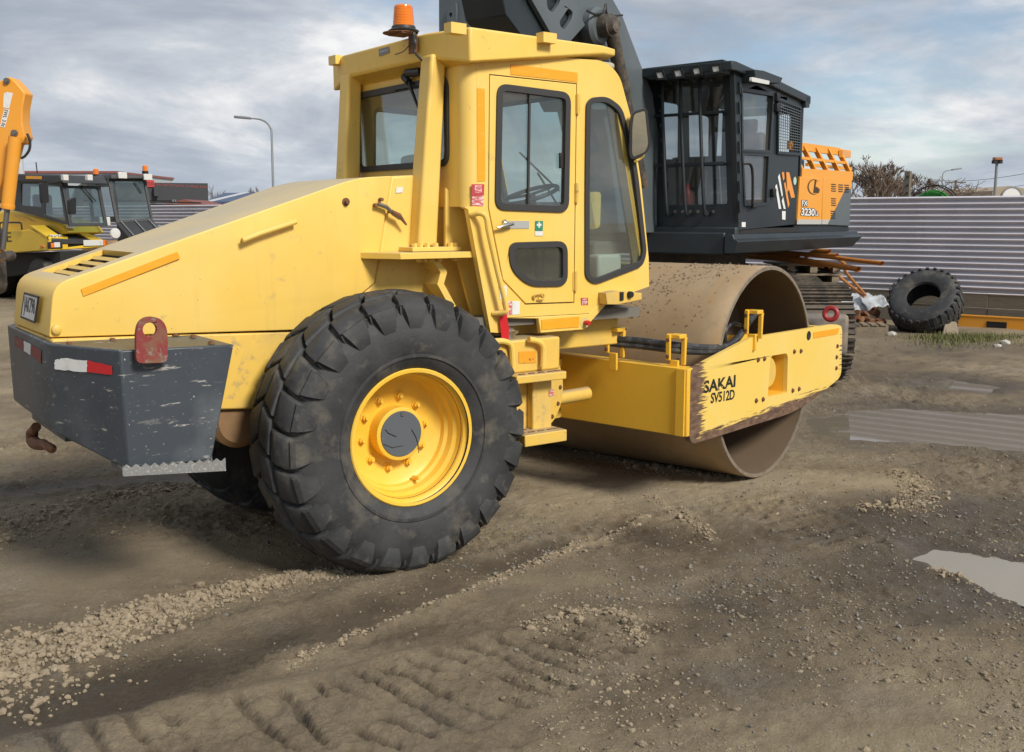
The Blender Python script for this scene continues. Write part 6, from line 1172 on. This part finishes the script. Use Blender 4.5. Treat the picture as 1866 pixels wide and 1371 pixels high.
ws = MB().plate(wsF, [[(0, 0), (0.92, 0), (0.92, hgt), (0, hgt)], rounded([(0.07, 0.06), (0.85, 0.06), (0.85, hgt - 0.05), (0.07, hgt - 0.05)], 0.06)], -0.05, 0.0).build('windscreen_frame', M['char'], TA); MB().plate(wsF, [(0.06, 0.05), (0.86, 0.05), (0.86, hgt - 0.04), (0.06, hgt - 0.04)], -0.03, -0.02).build('windscreen', M['gl2'], ws, smooth=0)
b = MB().bar(wsF.at(0.45, hgt, 0.03), wsF.at(0.72, 0.6 * hgt, 0.03), 0.03, 0.02); b.build('wiper', M['black'], ws)
rf = [CA.uv(29, 317), CA.uv(114, 319), CA.uv(122, 334), CA.uv(29, 331)]; MB().plate(CA, rf, -1.0, 0.08).build('cab_roof', M['char'], TA, bevel=0.03)
MB().plate(CA, CA.uvs([(54, 321), (82, 321.5), (82, 327), (54, 326.5)]), 0.08, 0.09).build('amber_reflector', M['amber'], TA)
for x in (118, 162): F_ = wsF; p = deep(x, 324, 21.8); MB().fbox(Frame(p, AG), -0.06, 0.06, -0.06, 0.06, -0.05, 0.05).build('work_lamp', LAMPW, TA, bevel=0.01)
b = MB().plate(Frame(deep(80, 352, 21.3), AG), rounded([(-0.07, -0.2), (0.07, -0.2), (0.07, 0.2), (-0.07, 0.2)], 0.04), -0.05, 0.05); mr_ = b.build('mirror', M['black'], TA); b = MB().tube([deep(80, 342, 21.3), deep(88, 334, 21.5), deep(113, 330, 21.7)], 0.02, 6); b.build('mirror_arm', M['black'], mr_)
b = MB().plate(Frame(deep(131, 376, 20.9), AG), rounded([(-0.07, -0.16), (0.05, -0.16), (0.07, 0.18), (-0.07, 0.12)], 0.04), -0.05, 0.05); b.build('mirror', M['black'], TA)
MB().tube([deep(68, 316, 22.5), deep(65.5, 296, 22.5)], 0.012, 5).build('aerial', M['black'], TA)
b = MB().fbox(AS, -1.6, -1.1, 0.2, 0.55, -1.1, -0.7); b.fbox(AS, -1.7, -1.5, 0.5, 1.2, -1.1, -0.7); b.build('seat', M['seat'], TA, bevel=0.05)
lampbox(TA, AF, 126, 409, 0.16, 0.16, LAMPW, 'head_lamp', 0.08)
off_plate(TA, AS.off(-0.25), [(-90, 463), (40, 462), (110, 458), (110, 490), (-90, 520)], -1.3, 0.0, 'chassis', M['dark'])
for k, (du, z) in enumerate(((-0.62, 0.50), (-3.2, 0.50))):
    for w in (0.28, 0.72, 1.16, 1.60): wheel2(TA, Vector((AO.x, AO.y, 0)) + AH * du + AG * w + ZU * z, -AG, 0.50, 0.36, 0.25, M['steel'])
b = MB().box((-0.3, -0.3, 0), (0.3, 0.3, 0.1)); 
# ---- second machine with a black cab behind it
BO = deep(275, 400, 25.5); BH = (RT * math.cos(R(50)) - FH * math.sin(R(50))).normalized(); BG = (RT * math.sin(R(50)) + FH * math.cos(R(50))).normalized()
BL = deep(209, 402, 24.3); BF_ = Frame(BL, BG); BS = Frame(BL, BH)
TB = thing('paving_machine', 'black-cabbed paving machine with beacon and sloped hood parked behind the yellow roller', 'paver', Vector((BL.x, BL.y, 0)))
lean = Frame(BF_.at(*BF_.uv(217, 402)), BG, ZU * 1.0 - BH * 0.16)
q = lean.uvs([(217, 402), (275, 398), (262, 331), (201, 330)]); fo_ = lean.uvs([(212, 406), (279, 402), (266, 324), (196, 322)])
ws = MB().plate(lean, [fo_, q], -0.06, 0.0).build('windscreen_frame', M['char'], TB); MB().plate(lean, q, -0.03, -0.02).build('windscreen', M['gl2'], ws, smooth=0)
MB().bar(lean.at(*lean.uv(245, 332), 0.03), lean.at(*lean.uv(258, 352), 0.03), 0.03, 0.02).build('wiper', M['black'], ws)
b = MB(); A = [lean.at(*lean.uv(*p), 0.12) for p in ((198, 319), (269, 322), (269, 328), (198, 329))]; b.loft(A, [p - BH * 2.0 for p in A]); b.build('cab_roof', M['char'], TB, bevel=0.03)
sb = [lean.at(*lean.uv(199, 329), -0.02), lean.at(*lean.uv(214, 405), -0.02)]; sb += [sb[1] - BH * 1.75, sb[0] - BH * 1.75]
FS_ = Frame(sb[1] , BH); q = [((p - FS_.O).dot(FS_.ex), (p - FS_.O).z) for p in sb]; MB().plate(FS_, [q, inset(q, 0.13)], -0.06, 0.0).build('cab_side', M['char'], TB); MB().plate(FS_, inset(q, 0.12), -0.03, -0.02).build('pane', M['gl2'], TB, smooth=0)
for x, y in ((218, 322), (264, 325)): p = lean.at(*lean.uv(x, y), 0.13); MB().fbox(Frame(p, BG), -0.10, 0.10, -0.07, 0.07, 0.0, 0.08).build('work_lamp', LAMPW, TB, bevel=0.01)
for x, y in ((264.5, 308), (175, 314)):
    p = deep(x, y + 4, 25.0); be = MB().lathe([(0, -0.07), (0.07, -0.07), (0.075, 0.0), (0.055, 0.0)], p, ZU, 14).build('beacon', M['black'], TB); MB().lathe([(0.06, 0.0), (0.06, 0.11), (0.04, 0.13), (0, 0.13)], p, ZU, 16).build('lens', M['beacon'], be); MB().cyl(p - ZU * 0.25, p - ZU * 0.07, 0.02, n=8).build('stem', M['black'], be)
hd = [lean.at(*lean.uv(212, 406), 0.0), lean.at(*lean.uv(279, 402), 0.0)]; lowp = [p + BH * 1.0 - ZU * 0.42 for p in hd]
b = MB().loft([hd[0], hd[1], hd[1] - ZU * 0.5, hd[0] - ZU * 0.5], [lowp[0], lowp[1], lowp[1] - ZU * 0.3, lowp[0] - ZU * 0.3]); b.build('front_hood', M['char'], TB, bevel=0.02)
for t in (0.12, 0.5, 0.88): a, c = hd[0].lerp(hd[1], t), lowp[0].lerp(lowp[1], t); MB().bar(a + ZU * 0.02, c + ZU * 0.02, 0.03, 0.03).build('hood_strip', M['galv'], TB)
MB().loft([hd[0] - ZU * 0.5 - BH * 2.5, hd[1] - ZU * 0.5 - BH * 2.5, lowp[1] - ZU * 0.3, lowp[0] - ZU * 0.3], [hd[0] - BH * 2.5 - ZU * 1.5, hd[1] - BH * 2.5 - ZU * 1.5, lowp[1] - ZU * 1.2, lowp[0] - ZU * 1.2]).build('lower_body', M['xorange'], TB, bevel=0.03)
p = deep(189, 404, 23.9); MB().fbox(Frame(p, BG), -0.12, 0.12, -0.1, 0.1, 0, 0.1).build('head_lamp', LAMPW, TB, bevel=0.02); p = deep(210, 426, 23.4); MB().lathe([(0, 0.04), (0.1, 0.03), (0.12, 0)], p, BH, 16).build('head_lamp', LAMPW, TB)
for w in (0.25, 1.35): wheel2(TB, Vector((BL.x, BL.y, 0)) + BG * w + BH * 0.4 + ZU * 0.55, -BG, 0.55, 0.4, 0.28, M['steel'])
# ---- orange excavator arm reaching in from the left
GO_ = Frame(deep(20, 300, 16.0), RT)
TG = thing('orange_excavator', 'orange excavator arm with cylinder and load sign hanging at the left', 'excavator', Vector((*(deep(-120, 300, 16.0)[:2]), 0)))
arm = off_plate(TG, GO_, [(-70, 170), (4, 146), (12, 141), (20, 141), (31, 152), (46, 170), (41, 195), (40, 222), (46, 250), (40, 262), (30, 262), (20, 300), (6, 330), (-30, 400), (-110, 420), (-110, 200)], -0.28, 0.0, 'dipper_arm', M['xorange'], bevel=0.02)
for x, y, r_ in ((13, 148, 0.045), (27, 243, 0.05)): u, v = GO_.uv(x, y); MB().lathe([(0, 0.05), (r_ * .6, 0.05), (r_ * .6, 0.03), (r_, 0.03), (r_, 0)], GO_.at(u, v), GO_.n, 16).build('pin', M['steel'], arm)
sg = strip(GO_, [(7, 171), (13, 168), (24, 170), (17, 198), (6, 196)], 0.003, 'sign', M['white'], arm); sg = strip(GO_, [(8, 198), (18, 200), (9, 233), (0, 231)], 0.003, 'load_sign', M['white'], arm)
u, v = GO_.uv(8.8, 215.5); text(GO_, 'SWL 3.0t', u, v, 0.007, 0.26, 0.055, M['black'], sg, rot=R(-106))
F_ = GO_.off(0.12); p0, p1, p2 = (F_.at(*F_.uv(*p)) for p in ((28, 250), (14, 376), (5, 455)))
b = MB().cyl(p0, p1, 0.095, n=16); b.build('cylinder', M['xorange'], TG); MB().cyl(p1, p2, 0.04, n=12).build('cylinder_rod', M['steel'], TG); MB().lathe([(0.10, -0.04), (0.105, 0.0), (0.10, 0.04)], p1, p2 - p1, 16).build('cylinder_collar', M['xorange'], TG)
b = MB().tube(smooth_path([F_.at(*F_.uv(*p), -0.1) for p in ((44, 243), (49, 256), (48, 272), (40, 284), (33, 288))], 5), 0.02, 8); b.build('hose', M['rubber'], TG)
b = MB().tube(smooth_path([F_.at(*F_.uv(*p), 0.0) for p in ((16, 290), (17, 303), (11, 312), (8, 345), (4, 372))], 5), 0.018, 8); b.build('hose', M['xorange'], TG)
b = MB().tube(smooth_path([F_.at(*F_.uv(*p), 0.0) for p in ((-5, 362), (3, 372), (0, 382), (-8, 390))], 5), 0.018, 8); b.build('hose', M['rubber'], TG)
off_plate(TG, F_, [(-60, 440), (2, 455), (10, 460), (13, 470), (8, 477), (-60, 480)], -0.12, 0.0, 'link', M['xorange'], bevel=0.02); u, v = F_.uv(9, 467); MB().lathe([(0, 0.06), (0.07, 0.06), (0.08, 0.0), (0.08, -0.2), (0, -0.2)], F_.at(u, v), F_.n, 16).build('pin', M['iron'], TG)
b = MB().fbox(GO_, -2.4, -0.4, -2.0, -0.9, -0.6, 0.5); b.build('bucket', M['iron'], TG, bevel=0.15)
b = MB().bar(GO_.at(-0.7, 0.9, -0.1), GO_.at(-4.2, 0.2, -0.1), 0.35, 0.5); b.build('boom', M['xorange'], TG, bevel=0.03); b = MB().fbox(GO_, -7.0, -3.6, -1.0, 0.6, -1.6, 0.8); b.build('house', M['xorange'], TG, bevel=0.08); b = MB().fbox(GO_, -7.2, -3.2, -GO_.O.z, -1.1, -1.4, 0.7); b.build('undercarriage', M['iron'], TG, bevel=0.3)

# ------------------------------------------------------------------ beyond the fence
M['lampgrey'] = mat('galvanised_pole', (0.22, 0.24, 0.25), 0.5, 0.3)
def lamp_post(x, ytop, ybase_z, d, arm_pts, label, r_=0.06):
    base = deep(x, 395, d); base = Vector((base.x, base.y, 0)); T = thing('street_lamp', label, 'street lamp', base)
    P = [base] + [deep(px, py, d) for px, py in arm_pts]; P = [P[0], P[0].lerp(P[1], 0.5)] + smooth_path(P[1:], 5); k = len(P)
    MB().tube(P, [r_ * (1 - 0.5 * i / k) for i in range(k)], 8).build('pole', M['lampgrey'], T); e = P[-1]; dr = (P[-1] - P[-3]).normalized(); MB().fbox(Frame(e, dr), 0.0, 0.75, -0.05, 0.06, -0.12, 0.12).build('lamp_head', M['lampgrey'], T, bevel=0.03)
    return T
lamp_post(498, 0, 0, 48, [(497.5, 330), (495, 246), (493, 234), (486, 224), (474, 218), (457, 216)], 'tall grey curved street lamp standing behind the roller hood')
lamp_post(1716.5, 0, 0, 80, [(1717, 335), (1717.5, 322), (1719, 316), (1724, 312), (1734, 310)], 'small distant curved street lamp behind the green hose coil', 0.05)
def pole(name, label, cat, x, ytop, d, r_, m, cross=None):
    base = deep(x, 395, d); base = Vector((base.x, base.y, 0)); top = deep(x + (1.5 if x > 1500 else 0), ytop, d); T = thing(name, label, cat, base); MB().cyl(base, Vector((base.x, base.y, top.z)), r_, r_ * 0.8, 10).build('pole', m, T); return T, Vector((base.x, base.y, top.z))
T, tp_ = pole('floodlight_pole', 'slim pole carrying a square orange-brown floodlight box beyond the fence', 'light pole', 1810, 294, 45, 0.07, M['lampgrey'])
F_ = Frame(tp_, RT); MB().fbox(F_, -0.16, 0.16, 0.02, 0.14, -0.1, 0.18).build('floodlight', mat('brown_lamp', (0.33, 0.13, 0.06), 0.6), T, bevel=0.02); MB().fbox(F_, -0.18, -0.02, -0.12, 0.02, -0.1, 0.15).build('floodlight', M['dark'], T); MB().fbox(F_, 0.04, 0.18, -0.12, 0.02, -0.1, 0.15).build('floodlight', M['dark'], T)
T, tp_ = pole('utility_pole', 'thin timber utility pole with one crossarm beyond the green hose coil', 'utility pole', 1738, 329, 95, 0.13, M['timber']); MB().bar(tp_ - RT * 0.9 - ZU * 0.2, tp_ + RT * 0.9 - ZU * 0.2, 0.1, 0.12).build('crossarm', M['timber'], T)
for (x0, y0, x1, y1, lab) in ((1655, 321, 1900, 311, 'upper overhead wire crossing behind the floodlight pole'), (1738, 330, 1900, 331, 'lower overhead wire running from the utility pole')):
    A, B = deep(x0, y0, 90), deep(x1, y1, 60); bpy_props(MB().tube([A.lerp(B, i / 10) - ZU * 0.5 * math.sin(i / 10 * math.pi) for i in range(11)], 0.016, 4).build('overhead_wire', M['dark']), lab, 'wire')
T, tp_ = pole('light_column', 'pale grey square column rising behind the orange arm', 'column', 41, 262, 30, 0.16, mat('pale_column', (0.45, 0.47, 0.49), 0.6)); MB().fbox(Frame(tp_, RT), -0.2, 0.2, -0.02, 0.06, -0.2, 0.2).build('cap', M['lampgrey'], T)
PB = FEN.off(-1.2); u, v = PB.uv(1653.5, 312); T = thing('timber_post', 'thick square dark timber post rising just behind the fence', 'post', PB.at(u, 0, 0)); MB().fbox(PB, u - 0.055, u + 0.055, 0.0, v, -0.11, 0.0).build('post', M['timber'], T, bevel=0.008)
for y in (322, 338, 352): MB().cyl(PB.at(u + 0.02, PB.uv(1653, y)[1], -0.02), PB.at(u + 0.02, PB.uv(1653, y)[1], 0.02), 0.02, n=8).build('bolt_head', M['dark'], T)
# green hose coil on its stand
HC = FEN.off(-1.6); u, v = HC.uv(1698, 392); CO = HC.at(u, 0, 0); T = thing('hose_coil', 'coil of bright green hose on a dark wire reel behind the fence', 'hose', CO)
GRN = mat('green_hose', (0.03, 0.30, 0.03), 0.4)
for k in range(9):
    rr = 0.30 + 0.028 * (k % 5); dd = -0.06 + 0.07 * (k // 5) + 0.01 * k; b = MB().tube([HC.at(u + rr * math.cos(a), v + rr * 1.12 * math.sin(a), dd) for a in [2 * math.pi * i / 40 for i in range(41)]], 0.014, 6, caps=False); b.build('hose_turn', GRN, T)
for dd, du in ((0.12, 0.08), (-0.16, -0.06)): b = MB().tube([HC.at(u + du + 0.50 * math.cos(a), v + 0.56 * math.sin(a), dd) for a in [2 * math.pi * i / 36 for i in range(37)]], 0.010, 6, caps=False); b.build('reel_hoop', M['dark'], T)
for i in range(8): a = R(22 + 45 * i); MB().cyl(HC.at(u + 0.3 * math.cos(a), v + 0.34 * math.sin(a), 0.12), HC.at(u + 0.08 + 0.5 * math.cos(a), v + 0.56 * math.sin(a), 0.12), 0.008, n=5).build('reel_spoke', M['dark'], T)
MB().fbox(HC, u - 0.3, u + 0.3, 0.0, v - 0.5, -0.2, 0.2).build('stand', M['dark'], T)
# bare winter trees
TWIG = mat('bare_twigs', (0.115, 0.085, 0.062), 0.9, layers=[((0.17, 0.12, 0.085), 0.8, 0.4, 0.7, 0.8, ONE, None)])
def bare_tree(x, d, h, spread, seed, label, lv=6):
    q = random.Random(seed); base = deep(x, 395, d); base = Vector((base.x, base.y, 0)); T = thing('bare_tree', label, 'tree', base, 'bare trees beyond the fence'); tr = MB(); cr = MB()
    def grow(p, dirv, l, r_, n):
        e = p + dirv * l; (tr if n >= lv - 1 else cr).tube([p, p.lerp(e, 0.5) + Vector((q.gauss(0, .04), q.gauss(0, .04), 0)) * l, e], [r_, r_ * 0.82, r_ * 0.62], 6 if n >= lv - 1 else 3, caps=False)
        if n <= 0: return
        for k in range(q.choice((2, 3, 3)) if n > 1 else 4):
            a = q.uniform(0, 6.28); dv = (dirv + Vector((math.cos(a), math.sin(a), q.uniform(-0.1, 0.5))) * spread * q.uniform(0.5, 1.1)).normalized(); grow(p.lerp(e, q.uniform(0.55, 1.0)), dv, l * q.uniform(0.6, 0.85), max(r_ * 0.58, 0.012), n - 1)
    grow(base, Vector((0, 0, 1)), h * 0.26, h * 0.022, lv); tr.build('trunk', TWIG, T, smooth=0); cr.build('crown', TWIG, T, smooth=0)
for x, d, h, sp, sd, lab in ((1567, 42, 5.3, 0.6, 3, 'dense bare brown tree right behind the orange engine house'), (1592, 45, 5.3, 0.6, 5, 'bushy bare brown tree between engine house and timber post'), (1622, 44, 5.2, 0.6, 9, 'tall bare brown tree beside the timber post'), (1640, 48, 4.7, 0.6, 12, 'thin bare tree directly behind the timber post'),
                             (1768, 90, 5.0, 0.55, 15, 'low bare tree left of the floodlight pole, beyond the utility pole'), (1785, 95, 4.6, 0.55, 17, 'low bare tree just beside the floodlight pole'), (391, 95, 6.2, 0.30, 19, 'upright bare poplar beside the grey shop'), (397, 97, 6.0, 0.30, 20, 'second upright bare poplar over the blue roof'), (472, 95, 5.8, 0.28, 22, 'thin bare poplar left of the tall street lamp')):
    bare_tree(x, d, h, sp, sd, lab, 7 if d < 60 else 5)
b = MB(); q = random.Random(4)
for k in range(900):
    c = FEN.at(FEN.uv(1600 + q.random() * 50, 360)[0], 0, -q.uniform(2, 5)); c.z = q.uniform(1.6, 2.5 - 0.2 * q.random()); e = c + Vector((q.gauss(0, .2), q.gauss(0, .2), q.uniform(-0.1, 0.25))); b.tube([c, e], 0.006, 3, caps=False)
stuff(b.build('brushwood', TWIG, smooth=0), 'tangled brown brushwood heaped behind the fence', 'brushwood')
# buildings
def building(name, label, F, u0, u1, v1, dep, wallm, roofm, roof_h=0.0, eave=0.0):
    T = thing(name, label, 'building', F.at((u0 + u1) / 2, 0, -dep / 2)); T.location.z = 0; z0 = -F.O.z
    MB().fbox(F, u0, u1, z0, v1, -dep, 0.0).build('wall', wallm, T)
    if roof_h: l = [(u0 - eave, v1), (u1 + eave, v1), ((u0 + u1) / 2, v1 + roof_h)]; MB().plate(F, l, -dep - eave, eave).build('roof', roofm, T)
    return T
GW = mat('grey_cladding', (0.105, 0.11, 0.118), 0.6); GD = mat('dark_fascia', (0.035, 0.037, 0.042), 0.5)
BW = Frame(deep(379, 395, 62), (RT * math.cos(R(24)) - FH * -math.sin(R(24))));
ux = BW.uv(150, 340)[0]; vt = BW.uv(379, 336)[1]; TBW = building('grey_shop', 'grey two-storey shop with dark red-lettered fascia and red sign', BW, ux, 0.0, vt, 14, GW, GD)
fa = MB().fbox(BW, ux, 0.05, vt - 0.95, vt + 0.05, 0.0, 0.12).build('fascia', GD, TBW)
REDL = mat('dull_red_letters', (0.36, 0.06, 0.05), 0.5); F_ = BW.off(0.13)
pxtext(F_, 'Tyres  Quad Tyres  Bay Front  Tyre  Balances  Service', (284, 336.5), (376.5, 341.5), 5.5, fa, REDL); sgn_ = MB().plate(F_, F_.uvs([(264, 328), (281, 329), (281, 341), (266, 341)]), 0.0, 0.06).build('sign', mat('sign_red', (0.50, 0.04, 0.04), 0.5), TBW); F2 = F_.off(0.065); pxtext(F2, 'TELES', (266, 334.5), (280, 335.5), 6, sgn_, mat('sign_letters', (0.10, 0.02, 0.02), 0.5))
for q in ([(287, 344.5), (307, 346), (307, 356), (287, 355)], [(341.5, 348), (366, 349.5), (366, 359), (341.5, 358)]):
    l = BW.uvs(q); wn = MB().plate(BW, [inset(l, -0.10), l], 0.0, 0.05).build('window', mat('red_frame', (0.30, 0.14, 0.12), 0.5), TBW); MB().plate(BW, l, 0.0, 0.012).build('pane', mat('dark_pane', (0.06, 0.05, 0.05), 0.15), wn, smooth=0); c = (Vector(l[0]) + Vector(l[1])) / 2; d_ = (Vector(l[3]) + Vector(l[2])) / 2; MB().bar(BW.at(*c, 0.03), BW.at(*d_, 0.03), 0.08, 0.04, BW.n).build('mullion', mat('red_frame', (0.30, 0.14, 0.12), 0.5), wn)
MB().fbox(BW, BW.uv(284, 350)[0] - 0.15, BW.uv(284, 350)[0] + 0.1, BW.uv(284, 358)[1], BW.uv(284, 341)[1], 0.0, 0.5).build('lamp_box', GD, TBW)
BR = Frame(deep(380, 395, 85), RT); TBR = building('blue_roofed_shed', 'low pale shed with dark blue sloping roof behind the hood', BR, 0.0, 5.6, BR.uv(430, 371)[1], 10, mat('pale_wall', (0.42, 0.43, 0.43), 0.7), GD)
bl = [BR.at(-0.2, BR.uv(380, 371)[1], 0.3), BR.at(5.9, BR.uv(380, 371)[1], 0.3), BR.at(5.9, BR.uv(380, 352)[1], -6.0), BR.at(-0.2, BR.uv(380, 352)[1], -6.0)]; MB().loft(bl, [p + ZU * 0.15 for p in bl]).build('roof', mat('blue_roof', (0.055, 0.085, 0.16), 0.5), TBR)
bl = [BR.at(-0.1, BR.uv(380, 371)[1] + 0.16, 0.32), BR.at(0.5, BR.uv(380, 371)[1] + 0.16, 0.32), BR.at(1.9, BR.uv(380, 352)[1] + 0.16, -5.9), BR.at(1.3, BR.uv(380, 352)[1] + 0.16, -5.9)]; MB().loft(bl, [p + ZU * 0.02 for p in bl]).build('roof_light', mat('pale_sheet', (0.5, 0.52, 0.54), 0.5), TBR)
RB = Frame(deep(330, 395, 52), RT); TRB = building('red_roofed_store', 'low store with rusty red roof in front of the grey shop', RB, -2.2, 2.6, RB.uv(330, 388)[1], 4, mat('brown_wall', (0.12, 0.09, 0.08), 0.8), mat('rusty_roof', (0.22, 0.07, 0.05), 0.7), 0.65, 0.15)
for k, (x0, x1, lab) in enumerate(((272, 313, 'longer orange tank lying behind the far fence'), (322, 353, 'shorter orange tank lying behind the far fence'))):
    A, B = deep(x0, 381, 40), deep(x1, 383.5, 40); T = thing('orange_tank', lab, 'tank', Vector((A.x, A.y, 0)).lerp(Vector((B.x, B.y, 0)), 0.5)); MB().tube([A, A.lerp(B, 0.06), A.lerp(B, 0.94), B], [0.07, 0.12, 0.12, 0.07], 14).build('shell', mat('tank_orange', (0.55, 0.17, 0.06), 0.5), T); 
    for t in (0.15, 0.85): c = A.lerp(B, t); MB().fbox(Frame(Vector((c.x, c.y, 0)), RT), -0.08, 0.08, 0.0, c.z - 0.1, -0.08, 0.08).build('leg', M['lampgrey'], T)
T = thing('pipe_rack', 'grey steel rack frame beside the orange tanks', 'rack', Vector((*(deep(318, 395, 39.5)[:2]), 0)))
for x in (315, 319.5): c = deep(x, 364, 39.5); MB().cyl(Vector((c.x, c.y, 0)), c, 0.035, n=8).build('upright', M['lampgrey'], T)
for y in (368, 373): MB().cyl(deep(270, y, 39.4), deep(366, y + 2, 39.4), 0.025, n=6).build('rail', M['dark'], T)
LB = Frame(deep(90, 395, 70), RT); TLB = building('long_white_shed', 'long white shed with thin red roof edge behind the yellow roller', LB, -3.0, 4.5, LB.uv(90, 316)[1], 12, mat('white_cladding', (0.42, 0.46, 0.48), 0.6), GD); MB().fbox(LB, -3.1, 4.6, LB.uv(90, 316)[1], LB.uv(90, 312)[1], -12, 0.1).build('roof_edge', mat('red_edge', (0.25, 0.08, 0.07), 0.6), TLB)
AB = Frame(deep(1843, 395, 60), RT); TAR = building('arched_hall', 'tan low-gabled hall with a white arched panel at the right', AB, -1.2, 4.0, AB.uv(1843, 352)[1], 10, mat('tan_cladding', (0.34, 0.27, 0.19), 0.7), mat('tan_roof', (0.30, 0.26, 0.2), 0.7), 0.001, 0.0)
l = [AB.uv(*p) for p in ((1808, 358), (1808, 348), (1841, 339), (1880, 347), (1880, 358))]; MB().plate(AB, l, -10, 0.05).build('gable', mat('tan_cladding2', (0.34, 0.27, 0.19), 0.7), TAR); u, v = AB.uv(1842, 360); MB().plate(AB, circle((u, v), 0.52, 28), 0.05, 0.10).build('arched_panel', M['white'], TAR); MB().plate(AB, [circle((u, v), 0.60, 28), circle((u, v), 0.52, 28)], 0.05, 0.12).build('arch_frame', M['lampgrey'], TAR)
